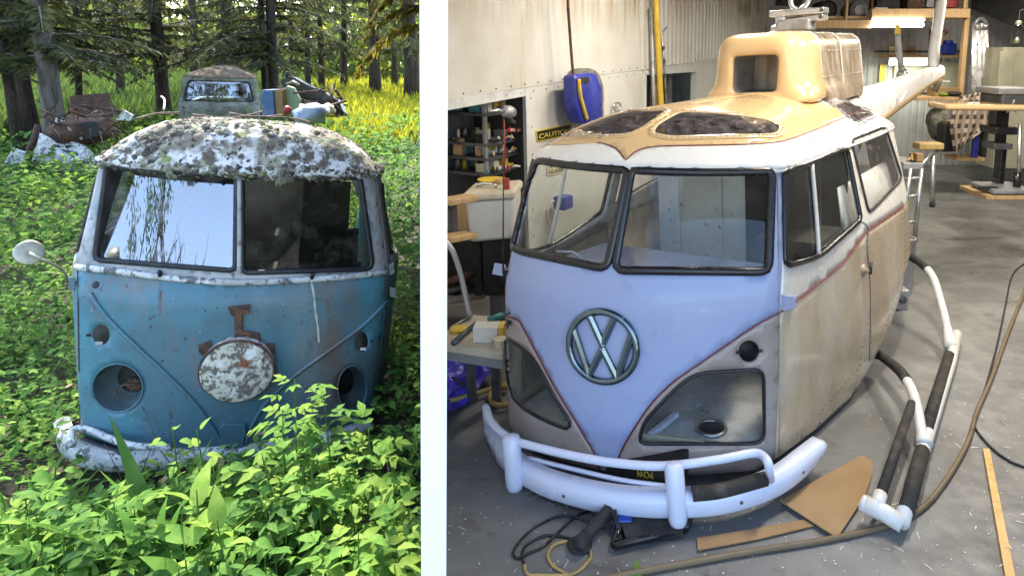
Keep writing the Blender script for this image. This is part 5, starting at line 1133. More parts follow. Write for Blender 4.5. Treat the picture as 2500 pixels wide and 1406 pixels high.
# checked blanket over a trolley
YK = 11.6; N1, N2 = 22, 26; V = []; mi = []
L0, R0 = [(2345, 236), (2330, 262), (2318, 310), (2330, 372)], [(2418, 222), (2420, 262), (2418, 310), (2380, 335)]
for j in range(N2 + 1):
    v = j / N2; l = [np.interp(v, np.linspace(0, 1, 4), [p[k] for p in L0]) for k in (0, 1)]; r = [np.interp(v, np.linspace(0, 1, 4), [p[k] for p in R0]) for k in (0, 1)]
    for i in range(N1 + 1):
        u = i / N1; V.append(at(l[0] + (r[0] - l[0]) * u, l[1] + (r[1] - l[1]) * u, YK + .07 * math.sin(u * 15 + v * 4) + .04 * math.sin(u * 31)))
Fc = [(j * (N1 + 1) + i, (j + 1) * (N1 + 1) + i, (j + 1) * (N1 + 1) + i + 1, j * (N1 + 1) + i + 1) for j in range(N2) for i in range(N1)]
mi = [(1 if (i // 2) % 2 == 0 and (j // 2) % 2 == 0 else 0) for j in range(N2) for i in range(N1)]
pmat('blanket_pale', (.44, .36, .29), .95, layers=[((.36, .29, .23), 30, .45, .6)]); pmat('blanket_dark', (.06, .042, .035), .95)
tag(solid(mkobj('checked_blanket', V, Fc, None, None, True, mats=['blanket_pale', 'blanket_dark'], mi=mi), .012), 'brown and cream checked blanket hung over a trolley', 'blanket')
trl = thing('trolley', 'low wooden trolley under the checked blanket', 'trolley', at(2370, 392, YK + .2))
bt('base', (2338, 386, 2406, 394), YK + .1, .5, 'wood', None, None, trl); bt('post', (2340, 345, 2346, 388), YK + .15, .05, 'wood', None, None, trl); bt('deck', (2340, 300, 2412, 306), YK + .15, .5, 'wood', None, None, trl)
bt('blue_overalls', (2374, 320, 2394, 388), YK + .12, .1, 'plastic_blue', 'blue overalls hanging under the checked blanket', 'overalls', bev=.02)
bt('dark_bag', (2300, 300, 2340, 372), YK + .25, .3, 'black_matt', 'dark bag on the floor left of the blanket', 'bag', bev=.05)
bt('dark_sack', (2398, 318, 2416, 386), YK + .3, .3, 'dark_interior', 'dark sack under the right end of the blanket', 'sack', bev=.04)
for nm, px, m, lab, cat in (('grey_cloth_heap', (2262, 262, 2318, 340), 'cloth_grey', 'heap of grey cloth behind the trestle', 'cloth'), ('open_carton', (2282, 215, 2345, 240), 'cardboard', 'open carton on the bench below the green board', 'carton'), ('green_tool', (2284, 224, 2306, 236), 'leaf_c', 'green tool on the back bench', 'tool'), ('black_tool', (2302, 222, 2342, 234), 'black_matt', 'black power tool on the back bench', 'tool')):
    a, b = at(px[0], px[3], 12.6), at(px[2], px[1], 12.6); r = (b - a) / 2; c = (a + b) / 2
    if 'cloth' in nm or 'tool' in nm:
        V = []; Fc = []; n1, n2 = 12, 8
        for j in range(n2 + 1):
            for i in range(n1):
                th, ph = i / n1 * 6.283, j / n2 * 3.1416; k = 1 + .35 * mnoise.noise(Vector((math.cos(th) * 2, math.sin(th) * 2, ph * 2 + len(nm)))); V.append((c[0] + r[0] * math.sin(ph) * math.cos(th) * k, 12.6 + .25 * math.sin(ph) * math.sin(th) * k, c[2] + abs(r[2]) * math.cos(ph) * k))
        Fc = [(j * n1 + i, j * n1 + (i + 1) % n1, (j + 1) * n1 + (i + 1) % n1, (j + 1) * n1 + i) for j in range(n2) for i in range(n1)]; tag(mkobj(nm, V, Fc, m, None, True), lab, cat)
    else: bt(nm, px, 12.5, .35, m, lab, cat)
bt('back_bench', (2180, 238, 2345, 246), 12.3, .7, 'wood', 'wooden bench along the back wall under the green board', 'bench')
# drill press
YD = 8.8; dp_ = thing('drill_press', 'black pedestal drill press near the right edge', 'drill press', at(2470, 485, YD))
bt('head', (2445, 232, 2530, 262), YD, .55, 'steel_dark', None, None, dp_, .02); bt('belt_cover', (2438, 216, 2530, 232), YD - .02, .6, 'cabinet_grey', None, None, dp_, .02)
bt('motor', (2438, 268, 2468, 312), YD + .2, .3, 'black_gloss', None, None, dp_, .03)
bt('column', (2434, 352, 2462, 478), YD + .1, .16, 'black_gloss', None, None, dp_, .02); bt('upper_column', (2440, 262, 2466, 352), YD + .12, .14, 'black_matt', None, None, dp_, .02)
bt('table', (2430, 312, 2490, 330), YD - .1, .4, 'black_gloss', None, None, dp_, .015); bt('table_arm', (2426, 352, 2474, 366), YD - .05, .3, 'steel_dark', None, None, dp_, .01)
MB().tube([at(2490, 300, YD - .1), at(2486, 470, YD - .1)], .025, 8).build('rod', 'alu', dp_, True); MB().tube([at(2484, 420, YD - .1), at(2482, 470, YD - .1)], .05, 8).build('foot_rod', 'black_gloss', dp_, True)
bt('base', (2426, 464, 2530, 476), YD - .3, .6, 'cabinet_grey', None, None, dp_, .02)
for a, b in (((2470, 262), (2482, 275)), ((2470, 262), (2476, 245)), ((2470, 262), (2458, 275))): MB().tube([at(*a, YD - .06), at(*b, YD - .12)], .012, 6).build('feed_handle', 'alu', dp_, True)
bt('wood_pallet', (2408, 478, 2530, 488), YD - .3, .7, 'wood', 'wooden board under the drill press', 'board')
for py, lab in ((440, 'upper flat black bar on the floor beside the drill press'), (460, 'lower flat black bar on the floor beside the drill press')): bt('flat_bar', (2392 + (460 - py) * .3, py - 3, 2438, py + 3), 8.6, .06, 'black_matt', lab, 'bar')
# trestle platform with things on it
YT = 7.6; tr_ = thing('work_trestle', 'aluminium folding work trestle behind the helicopter', 'trestle', at(2245, 590, YT))
bt('top', (2205, 398, 2256, 414), YT, .5, 'alu_dull', None, None, tr_, .01)
MB().tube([at(2252, 400, YT + .1), at(2272, 378, YT + .35), at(2290, 368, YT + .5)], .022, 8).build('side_rail', 'alu', tr_, True)
for a, b in (((2250, 412), (2232, 590)), ((2278, 378), (2276, 505)), ((2222, 412), (2205, 560))):
    l_ = MB().tube([at(*a, YT + (.0 if a[0] != 2278 else .45)), at(*b, YT + (.0 if a[0] != 2278 else .45))], .026, 6).build('leg', 'alu', tr_, True)
    q_ = at(*b, YT + (.0 if a[0] != 2278 else .45)); MB().tube([q_, q_ + UP * .05], .034, 6).build('rubber_foot', 'black_matt', l_, True)
for y, y2 in ((438, 434), (482, 476), (545, 540)): MB().tube([at(2208, y, YT), at(2246 - (y - 438) * .1, y2, YT)], .018, 6).build('brace', 'alu_dull', tr_, True)
tb('tool_case', 'yellow and black tool case on the trestle', 'case', at(2266, 356, YT + .5), (.30, .20, .08), 'hose_yellow', bev=.015)
bt('brown_box', (2238, 376, 2256, 396), YT + .02, .12, 'cardboard', 'small brown box on the trestle top', 'box')
for k in range(6): a = at(2216 + k * 4, 392, YT + .05 + .05 * (k % 3)); tag(MB().tube([a, a + np.array([.12 - .03 * k, .1, .04 + .02 * (k % 2)])], .014, 6).build('hand_tool', ['hose_yellow', 'wood', 'black_matt'][k % 3], None, True), ['yellow', 'wooden', 'black'][k % 3] + ' handled tool lying on the trestle top', 'tool', 'hand tools on the trestle')
YF = 6.9
c = at(2224, 636, 6.6); t = thing('paint_can', 'grey metal paint can on the floor behind the cabin', 'can', (c[0] + .0, 6.75, 0)); zz = at(2224, 590, 6.6)[2]
MB().lathe((c[0], 6.75, 0), UP, [(.10, 0), (.10, zz * .95), (.105, zz * .96), (.105, zz), (.09, zz), (.09, zz - .02)], 20).build('body', 'alu_dull', t, 40); MB().tube([np.array([c[0] + .1 * math.cos(a), 6.74, zz * .85 - .09 * math.sin(a)]) for a in np.linspace(0, 3.14, 10)], .005, 5).build('handle', 'alu', t, True)
c = at(2215, 672, 6.2); t = thing('gear_motor', 'small grey gear motor on the floor beside the cabin', 'motor', (c[0], 6.3, 0)); bevel(MB().box((c[0] - .03, 6.35, .10), (.20, .16, .20)).build('case', 'alu_dull', t), .015); MB().lathe((c[0] + .0, 6.27, .11), (0, -1, 0), [(.04, 0), (.04, .02), (.015, .03)], 14).build('shaft_flange', 'steel_dark', t, 40)
# ------------------------------------------------------------------ the abandoned blue van
def tuft(mb, c, n_, r, sq=.55):
    x, y = frame_of(n_); m = 7; ring = []
    for k in range(m): a = 2 * math.pi * k / m + RNG.random() * .5; q = r * (.6 + .7 * RNG.random()); ring.append(c + (x * math.cos(a) + y * math.sin(a)) * q + n_ * r * .12 * RNG.random())
    top = [c + (x * RNG.normal() + y * RNG.normal()) * r * .25 + n_ * r * sq * (.6 + .7 * RNG.random()) for _ in range(2)]
    mid = [c + (p - c) * .62 + n_ * r * sq * (.35 + .5 * RNG.random()) for p in ring]
    base = len(mb.v); mb.add(ring + mid + top, [(k, (k + 1) % m, m + (k + 1) % m, m + k) for k in range(m)] + [(m + k, m + (k + 1) % m, 2 * m + (k % 2)) for k in range(m)])
def flareL(tau, z):
    return .085 * sstep(0, .30, tau) * np.interp(z, [.1, 1.2, 1.84], [.7, 1, .25]) - .16 * np.maximum(0, tau - .30)
LB = Shell(-2.3612, 3.7812, -.0776, -.3578, -.1111, -.0767, [.05, .212, .7, 1.13, 1.1928, 1.8467], [.81, .8265, .845, .857, .857, .751], [-.03, 0, -.010, -.045, -.1025, -.2311],
           [.22, .229, .225, .215, .205, .1282], flareL, c=.09, roof_h=.262, spine=(-.62, -1.9), qexp=3.7, sag=.175)
van = thing('abandoned_van', 'rusty blue van with lichen-covered roof among green plants', 'van', LB.world((-1, 0, .2)))
fl_ = (-1.25, 1.25)
L_w = round_poly([(262, 398), (578, 428), (575, 661), (231, 634)], [8, 6, 12, 8]); R_w = round_poly([(590, 428), (878, 424), (911, 657), (591, 666)], [6, 14, 16, 14])
ULw, URw = LB.solve(resample(L_w, 14, True), 'body', fl_), LB.solve(resample(R_w, 14, True), 'body', fl_)
ULw[:, 1] = np.minimum(ULw[:, 1], LB.zg - .02); URw[:, 1] = np.minimum(URw[:, 1], LB.zg - .02)
Uh1, Uh2 = LB.solve(circ(288, 946, 62, 59, 28), 'body', fl_), LB.solve(circ(860, 948, 36, 56, 28), 'body', fl_)
Us1, Us2 = LB.solve(circ(247, 817, 21, 25), 'body', fl_), LB.solve(circ(884, 834, 14, 24), 'body', fl_)
belt = LB.solve(smooth_path([(190, 652), (290, 662), (395, 676), (500, 686), (575, 690), (660, 688), (760, 682), (860, 674), (948, 664)], 3), 'body', fl_)
bl2 = np.vstack([[(-2.9, belt[0][1] - .01), (-1.3, belt[0][1] - .01)], mono(belt), [(1.3, belt[-1][1] - .01), (2.9, belt[-1][1] - .01)]])
TEl = 2.8
out_ = np.vstack([[(x, .10) for x in np.arange(-TEl, TEl + .01, .2)], [(TEl, LB.zg)], [(x, LB.zg) for x in np.arange(TEl - .2, -TEl, -.2)], [(-TEl, LB.zg)]])
# side windows of the cab doors, mirrored
sw = lambda sg: np.array(round_poly([(sg * 1.12, 1.27), (sg * 1.80, 1.27), (sg * 1.75, 1.74), (sg * 1.16, 1.72)], .06))[::int(sg)]
upl = np.vstack([bl2, [(TEl + .1, 2.2), (-TEl - .1, 2.2)]])
def split_van(c):
    up_ = inpoly(c, upl); k = np.where(up_, 0, 1); k[(np.abs(c[:, 0]) > 1.03) & up_] = 2; k[(c[:, 0] < -1.03) & ~up_] = 3; k[(c[:, 0] > 1.03) & ~up_] = 4; return k
vl = cdt_panel(LB, 'body', out_, [ULw, URw, Uh1, Uh2, Us1, Us2, sw(1), sw(-1)], [bl2, [(-1.03, z) for z in np.linspace(.12, 1.83, 12)], [(1.03, z) for z in np.linspace(.12, 1.83, 12)]], .04, split_van)
for k, (n_, m_) in {0: ('windshield_frame', 'grey_paint'), 1: ('nose_panel', 'blue_paint'), 2: ('cab_pillars', 'grey_paint'), 3: ('door_panel', 'door_paint'), 4: ('door_panel', 'blue_paint')}.items():
    solid(mkobj(n_, *vl[k], m_, van), .02)
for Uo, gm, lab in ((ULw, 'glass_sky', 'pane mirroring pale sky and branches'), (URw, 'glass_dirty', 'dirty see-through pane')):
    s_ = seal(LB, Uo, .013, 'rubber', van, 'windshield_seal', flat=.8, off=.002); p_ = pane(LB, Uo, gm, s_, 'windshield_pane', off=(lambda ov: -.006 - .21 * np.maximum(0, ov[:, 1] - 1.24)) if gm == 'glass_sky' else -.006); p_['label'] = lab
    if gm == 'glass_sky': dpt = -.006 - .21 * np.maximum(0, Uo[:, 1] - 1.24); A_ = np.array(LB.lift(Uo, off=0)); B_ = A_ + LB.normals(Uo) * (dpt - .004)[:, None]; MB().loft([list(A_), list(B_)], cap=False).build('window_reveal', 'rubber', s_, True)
for sg in (1, -1): s_ = seal(LB, sw(sg), .012, 'rubber_old', van, 'door_window_seal'); pane(LB, sw(sg), 'glass_dirty', s_, 'door_window_pane')
ud = LB.solve([(584, 430), (584, 540), (584, 668)], 'body', fl_); MB().tube(LB.lift(smooth_path(ud, 4), off=.008), .016, 8, sx=.6).build('windshield_divider', 'grey_paint', van, True)
# ledge below the windshield, with two wiper stubs
P = LB.lift(mono(belt), off=.004); MB().tube(P, .020, 8).build('windshield_ledge', 'white_weathered', van, True)
for px, py in ((395, 668), (760, 676)):
    u = LB.solve([(px, py)], 'body', fl_)[0]; MB().lathe(LB.pt(u, off=.02), LB.normal(u) * .5 + LB.M[:, 2], [(.014, -.02), (.012, .02), (.007, .03)], 10).build('wiper_stub', 'rubber', van, True)
# dark grooves of the V and the vertical door joints
for path in ([(222, 716), (262, 772), (330, 840), (400, 905), (470, 975), (522, 1045), (545, 1085)], [(948, 728), (890, 790), (800, 857), (720, 915), (650, 982), (612, 1045), (600, 1085)]):
    u = LB.solve(smooth_path(path, 4), 'body', fl_); MB().tube(LB.lift(u, off=.006), .011, 6).build('swage_line', 'blue_paint', van, True); MB().tube(LB.lift(u - [0, .016], off=.001), .005, 5).build('swage_dark_line', 'rust', van, True)  # raised ridge and a thin dark line just below it
for path in ([(190, 655), (192, 800), (196, 1030)], [(944, 675), (938, 800), (918, 1010)]):
    MB().tube(LB.lift(LB.solve(resample(path, 40), 'body', fl_), off=.001), .004, 5).build('door_joint', 'rust', van, True)
# rust runs down from the wiper stubs (flaking strips a little proud of the paint)
def flake(path, w, mat, name):
    u = LB.solve(smooth_path(path, 4), 'body', fl_); A, B = [], []
    for i, q in enumerate(u):
        p, n_ = LB.pt(q, off=.003), LB.normal(q); s_ = LB.M[:, 1]; k = w * (.6 + .5 * mnoise.noise(Vector((i * .7, w * 90, 2)))); A.append(p - s_ * k); B.append(p + s_ * k)
    MB().loft([A, B], closed=False, cap=False).build(name, mat, van, True)
flake([(760, 690), (766, 720), (770, 760), (776, 800), (778, 835)], .010, 'cream', 'paint_run'); flake([(392, 690), (392, 715), (390, 740), (391, 770)], .012, 'grey_stain', 'paint_run')
spA, spB = MB(), MB()
for k in range(110):
    u = (RNG.uniform(-.98, .98), RNG.uniform(.25, 1.12)); u = (u[0], u[1] if RNG.random() < .5 else 1.13 - abs(RNG.normal()) * .16)
    if u[1] < .2 or any(inpoly(np.array([u]), h)[0] for h in (Uh1, Uh2, Us1, Us2)): continue
    tuft([spA, spB][k % 2], LB.pt(u, off=-.001), LB.normal(u), RNG.uniform(.002, .007), .3)
stuff(spA.build('rust_spots', 'rust', van, True)); stuff(spB.build('lichen_spots', 'lichen_pale', van, True))
# head lamp buckets with twigs, signal holes
for Uo, rad_, wob in ((Uh1, .135, 1), (Uh2, .12, 0)):
    c = Uo.mean(0); n_ = LB.normal(c); P = LB.lift(Uo, off=.001); cc = np.mean(P, 0)
    ring = lambda k, d: [cc + (p - cc) * k - n_ * d for p in P]
    bk_ = MB().loft([ring(1.03, -.006), ring(.985, .012), ring(.93, .05), ring(.82, .09), ring(.60, .12)], cap=False).build('headlamp_bucket', 'bucket_dark', van, True)
    MB().tube(ring(1.0, -.002), .005, 6, closed=True).build('bucket_rim', 'blue_paint', bk_, True)
    MB().loft([ring(.60, .118), ring(.57, .20), ring(.3, .24)], cap=True).build('lamp_socket_hole', 'dark_interior', bk_, True)
    if wob:
        for k in range(7):
            a = RNG.random() * 6.28; q = [cc - n_ * .09 + LB.M[:, 1] * (.02 + .07 * math.cos(a + j * .7)) + LB.M[:, 2] * (-.05 + .045 * math.sin(a + j * .7)) + n_ * .04 * j / 3 for j in range(5)]
            MB().tube(q, .003, 5).build('dry_twig', 'dead_twig', bk_, True)
        MB().lathe(cc - n_ * .11 - LB.M[:, 2] * .035 + LB.M[:, 1] * .02, n_, [(.05, 0), (.045, .02), (.02, .04)], 10).build('leaf_litter', 'rust', bk_, True)
for Uo in (Us1, Us2):
    c = Uo.mean(0); n_ = LB.normal(c); P = LB.lift(Uo); cc = np.mean(P, 0)
    o_ = MB().loft([[cc + (p - cc) * k - n_ * d for p in P] for k, d in ((1, .0), (.95, .04), (.9, .10))]).build('signal_hole', 'dark_interior', van, True)
    for sg in (-1, 1): MB().box(cc + LB.M[:, 1] * .058 * sg + n_ * .002, (.006, .022, .014), LB.M.T).build('mounting_tab', 'rubber', o_)
    MB().box(cc - LB.M[:, 2] * .05 + n_ * .004, (.006, .05, .018), LB.M.T).build('white_bracket', 'white_weathered', o_)
u = LB.solve([(234, 695)], 'body', fl_)[0]; MB().lathe(LB.pt(u, off=-.01), LB.normal(u), [(.022, 0), (.02, .012), (.010, .014)], 12).build('hinge_hole', 'rubber', van, True)
# round crusted disc on its rusty bracket
u = LB.solve([(582, 897)], 'body', fl_)[0]; n_ = LB.normal(u); c0 = LB.pt(u, off=.01); rr_ = np.linalg.norm(LB.pt(LB.solve([(582, 822)], 'body', fl_)[0]) - LB.pt(LB.solve([(582, 972)], 'body', fl_)[0])) / 2
disc = MB().lathe(c0, n_, [(rr_ * 1.0, -.02), (rr_ * 1.02, .03), (rr_ * .98, .045), (rr_ * .90, .05), (rr_ * .5, .058), (.001, .06)], 40, cap=False).build('crusted_disc', 'hub_crust', van, True)
MB().tube([c0 + n_ * .04 + (LB.M[:, 1] * math.cos(a) + LB.M[:, 2] * math.sin(a)) * rr_ for a in np.linspace(0, 6.283, 37)[:-1]], .008, 6, closed=True).build('disc_rim', 'rust', disc, True)
def brk(pts, t=.02):
    P = LB.lift(LB.solve(pts, 'body', fl_), off=.016); bevel(MB().quadbox(P if np.dot(np.cross(P[1] - P[0], P[2] - P[0]), n_) > 0 else P[::-1], n_, t).build('rusty_bracket', 'rust', disc), .003)
brk([(572, 752), (592, 752), (594, 830), (574, 830)]); brk([(484, 842), (515, 830), (520, 862), (490, 866)]); brk([(645, 838), (668, 838), (672, 862), (648, 868)]); brk([(570, 822), (600, 806), (632, 812), (640, 840), (610, 850)]); brk([(556, 748), (612, 742), (608, 764), (566, 770)], .008)
# blue tow plate low on the nose
P = LB.lift(LB.solve([(536, 1040), (548, 1030), (600, 1030), (602, 1050), (594, 1088), (540, 1086)], 'body', fl_), off=.02); bevel(MB().quadbox(P if np.dot(np.cross(P[1] - P[0], P[2] - P[0]), n_) > 0 else P[::-1], n_, .03).build('tow_plate', 'blue_paint', van), .006)
# bumper with its over-ride tube
bz2 = lambda pts, z: [LB.lp(x, y, 2, z) for x, y in pts]
cl = smooth_path(bz2([(146, 1035), (162, 1090), (215, 1122), (300, 1130), (430, 1124), (580, 1110), (740, 1094), (850, 1072), (905, 1040)], .13), 5); rr = []
upL = LB.M[:, 2]
for i, p in enumerate(cl):
    a = cl[max(i - 1, 0)]; b = cl[min(i + 1, len(cl) - 1)]; d = unit(b - a); o_ = unit(np.cross(d, upL)); e = min(1, .6 + .4 * min(i, len(cl) - 1 - i) / 4); h = .07 * e
    rr.append([p - upL * h - o_ * .05, p - upL * h * .9, p - upL * h * .4 + o_ * .03, p + upL * h * .45 + o_ * .03, p + upL * h * .95, p + upL * h - o_ * .05])
bmp = MB().loft(rr).build('bumper', 'white_weathered', van, True)
MB().tube(smooth_path(bz2([(176, 1085), (172, 1062), (186, 1046), (215, 1048), (270, 1070), (330, 1088), (420, 1092)], .27), 5), .020, 8).build('guard_tube', 'white_weathered', bmp, True)
MB().tube(smooth_path(bz2([(200, 1070), (250, 1090), (310, 1108)], .19), 4), .022, 6).build('guard_gap_shade', 'rubber', bmp, True)  # black tube as the shade between guard tube and blade
# mirror on its stalk, door hinges
mc = LB.lp(70, 618, 0, .0); md = unit(CAMP - mc)
mh = MB().lathe(mc - md * .04, md + np.array([.25, 0, .1]), [(.028, -.06), (.055, -.04), (.066, .0), (.066, .02), (.058, .024), (.01, .016)], 20).build('mirror_head', 'old_chrome', van, True)
MB().tube([mc, LB.lp(110, 636, 0, -.02), LB.lp(148, 655, 0, -.08), LB.lp(160, 668, 0, -.12), LB.lp(164, 690, 0, -.12)], .008, 7).build('mirror_stalk', 'old_chrome', mh, True)
for pts, sg in (([(166, 676), (184, 676), (184, 706), (168, 710)], 1), ([(952, 700), (966, 704), (968, 728), (952, 724)], 1), ([(950, 645), (962, 640), (964, 668), (952, 672)], 1)):
    P = [LB.lp(x, y, 0, -.27) for x, y in pts]; bevel(MB().quadbox(P[::-1], CAMP - P[0], .03).build('door_hinge', 'door_paint', van), .004)
# roof under lichen
ro_l = np.vstack([[(x, -.015) for x in np.arange(-TEl, TEl + .01, .12)], [(TEl, .98)], [(x, .98) for x in np.arange(TEl - .25, -TEl, -.25)], [(-TEl, .98)]])
rg_ = cdt_panel(LB, 'roof', ro_l, step=.03)[0]
V = rg_[0].copy()
for i, p in enumerate(V): V[i] = p + LB.M[:, 2] * (.012 * mnoise.noise(Vector(p * 9)) + .008 * mnoise.noise(Vector(p * 26)))
roofL = solid(mkobj('roof', V, rg_[1], 'roof_lichen', van), .02)
tA, tB, tC = MB(), MB(), MB()
for k in range(1500):
    t_ = RNG.uniform(-1.5, 1.5); q = RNG.random() ** 1.2 * .95
    v = mnoise.noise(Vector((t_ * 2.6, q * 4.5, 1.3))) + .35 * mnoise.noise(Vector((t_ * 8, q * 12, 4)))
    if v < -.05 + .35 * math.exp(-((q - .22) / .16) ** 2): continue
    u = (t_, q); r = RNG.uniform(.010, .030); tuft([tA, tB, tA, tC][k % 4], LB.pt(u, 'roof', -.002), LB.normal(u, 'roof'), r, .5)
for k in range(230):
    u = (RNG.uniform(-1.2, 1.2), -.012 + RNG.random() * .05); tuft([tA, tB, tA, tC][k % 4], LB.pt(u, 'roof', .004) - LB.M[:, 2] * RNG.random() * .022, unit(LB.normal(u, 'roof') - LB.M[:, 2] * .6), RNG.uniform(.008, .020), .7)
for px, py, r in ((690, 432, .03), (684, 442, .022), (700, 440, .02), (418, 428, .018), (642, 434, .014)):
    for _ in range(4): tuft(tA, LB.lp(px + RNG.normal() * 5, py + RNG.normal() * 4, 0, -.215), LB.M[:, 0], r, .8)
for mb_, m_, n_2 in ((tA, 'lichen_tuft', 'lichen_tufts'), (tB, 'lichen_dark', 'dark_lichen_tufts'), (tC, 'lichen_pale', 'pale_lichen_tufts')): stuff(mb_.build(n_2, m_, roofL, True))
for px in ([(470, 280), (540, 288), (600, 284), (640, 272)], [(560, 276), (620, 286), (690, 282)], [(640, 285), (720, 290), (760, 300)], [(400, 268), (402, 245), (394, 236)], [(330, 292), (380, 278), (440, 276)]):
    MB().tube([LB.lp(x, y, 2, 2.08) for x, y in smooth_path(px, 3)], .007, 5).build('fallen_twig', 'dead_twig' if px[0][0] != 400 else 'cream', roofL, True)
# inside: dim bulkhead, seat back, floor
MB().box(LB.world((-1.45, 0, .85)), (.04, 1.2, 1.3), LB.M.T).build('bulkhead', 'dim_interior', van)
MB().box(LB.world((-2.3, 0, .72)), (.04, 1.1, 1.25), LB.M.T).build('rear_panel', 'dark_interior', van)
MB().box(LB.world((-1.1, 0, .85)), (.2, 1.35, .7), LB.M.T).build('seat_back', 'dark_interior', van)
MB().box(LB.world((-.62, 0, 1.02)), (.4, 1.4, .1), LB.M.T).build('dashboard', 'dark_interior', van)
MB().box(LB.world((-1.2, 0, .25)), (2.0, 1.4, .04), LB.M.T).build('cab_floor', 'dark_interior', van)

# ------------------------------------------------------------------ second van behind it
c2 = at(530, 160, 16.2)
SB = Shell(c2[0] + .1, 15.8, .06, -.40, -.05, -.02, [.05, .2355, .7, 1.13, 1.1959, 1.8387], [.82, .835, .85, .86, .859, .77], [-.03, 0, -.012, -.06, -.1205, -.30], [.17] * 6, lambda t, z: -.1 * t, c=.09, roof_h=.24, spine=(-.75, -1.9), qexp=2.0)
van2 = thing('rear_van', 'pale old van with brown roof behind the blue van', 'van', SB.world((-1, 0, .1)))
w2 = np.array(round_poly([(-.86, 1.29), (.86, 1.29), (.80, 1.74), (-.80, 1.74)], .08))
o2 = np.vstack([[(x, .10) for x in np.arange(-2.6, 2.61, .2)], [(2.6, SB.zg)], [(x, SB.zg) for x in np.arange(2.4, -2.6, -.2)], [(-2.6, SB.zg)]])
g2 = cdt_panel(SB, 'body', o2, [w2], step=.09)[0]; solid(mkobj('body', *g2, 'mossy_paint', van2), .02)
s_ = seal(SB, w2, .02, 'rubber_old', van2, 'windshield_seal'); pane(SB, w2, 'glass_sky', s_, 'windshield_pane')
MB().tube(SB.lift([(0, 1.29), (0, 1.74)], off=.004), .018, 6).build('windshield_divider', 'grey_paint', van2, True)
r2 = cdt_panel(SB, 'roof', np.vstack([[(x, -.02) for x in np.arange(-2.6, 2.61, .2)], [(2.6, .98), (-2.6, .98)]]), step=.08)[0]; solid(mkobj('roof', *r2, 'brown_moss', van2), .02)
MB().box(SB.world((-1.5, 0, 1.0)), (.04, 1.4, 1.6), SB.M.T).build('bulkhead', 'dim_interior', van2)
# ------------------------------------------------------------------ forest: ground, trees, junk, plants
def gz(x, y): return .06 * mnoise.noise(Vector((x * .35, y * .35, 0))) + .02 * mnoise.noise(Vector((x * 1.3, y * 1.3, 5)))
def side(x, y): p = np.array([x, y, 1.0]); return float(np.dot(p - p0, pl_n))        # < 0: yard side of the partition
xs_ = np.concatenate([np.arange(-70, -14, 4), np.arange(-14, 12, .8), np.arange(12, 41, 5)]); ys2 = np.concatenate([np.arange(-30, -2, 4), np.arange(-2, 24, .8), np.arange(24, 120, 6)])
V = []; Fc = []; mi = []
for y in ys2:
    for x in xs_:
        yard = side(x, y) < -.4 and y > -3
        V.append((x, y, gz(x, y) - .03 if yard else -.15))
n = len(xs_)
for j in range(len(ys2) - 1):
    for i in range(n - 1): Fc.append((j * n + i, j * n + i + 1, (j + 1) * n + i + 1, (j + 1) * n + i)); mi.append(1 if ys2[j] > 19 else 0)
structure(mkobj('ground', V, Fc, None, None, True, mats=['soil', 'meadow'], mi=mi, base=(0, 0, 0)))

def trunk_mesh(base, top, r0, r1, n=9, wob=.05):
    pts = []; rr = []
    for i in range(n):
        t = i / (n - 1); p = base + (top - base) * t + np.array([RNG.normal() * wob * t, RNG.normal() * wob * t, 0]); pts.append(p); rr.append((r0 + (r1 - r0) * t) * (1.35 if i == 0 else 1))
    mb = MB().tube(pts, rr, 10, cap=True); return mb, pts, rr
def spray(mb, p, d, L, droop, dens, size, mb2=None):
    """a conifer branch: thin stem, needle-clad twigs to both sides"""
    pts = []; q = np.array(p, float); d = unit(d)
    n = 7
    for i in range(n + 1): pts.append(q.copy()); d = unit(d + np.array([0, 0, -droop / n])); q = q + d * L / n
    (mb2 or mb).tube(pts, [.022 * (1 - i / n) * L / 2 + .004 for i in range(n + 1)], 4, cap=False)
    for i in range(1, n + 1):
        dd = unit(pts[i] - pts[i - 1]); s_ = unit(np.cross(dd, UP)); k = 1 - .55 * i / n
        for _ in range(dens):
            t = RNG.random(); b = pts[i - 1] + (pts[i] - pts[i - 1]) * t; sg = RNG.choice([-1, 1]); tw = unit(s_ * sg * (.5 + RNG.random()) + dd * (.3 + .6 * RNG.random()) + UP * RNG.normal(-.35, .3)); l = size * k * (.6 + .8 * RNG.random())
            wv = unit(np.cross(tw, RNG.normal(size=3))) * l * .13; e = b + tw * l + UP * (-.12 * l)
            m = b + tw * l * .5
            mb.add([b, m + wv, e, m - wv], [(0, 1, 2, 3)])
def conifer(name, lab, base, top, r0, z0, z1, nb, L, mat='needles', bark='bark', dens=9, size=.30, droop=.7, group='conifers behind the vans', facing=None):
    t = thing(name, lab, 'tree', base, group)
    mb, pts, rr = trunk_mesh(np.asarray(base, float), np.asarray(top, float), r0, r0 * .35); mb.build('trunk', bark, t, True)
    cr, br = MB(), MB(); H = top[2] - base[2]
    for k in range(nb):
        z = z0 + (z1 - z0) * (k / nb) ** 1.5; f = (z - base[2]) / H; c = np.asarray(base) + (np.asarray(top) - np.asarray(base)) * f
        a = RNG.random() * 6.283 if facing is None or RNG.random() < .4 else facing + RNG.normal() * .9
        spray(cr, c, np.array([math.cos(a), math.sin(a), .18]), L * (1 - .5 * f) * (.6 + .6 * RNG.random()), droop, dens, size, br)
    br.build('branches', bark, t, True); o = cr.build('crown', mat, t, False); return t
def tp_(px, py, Y): return at(px, py, Y)
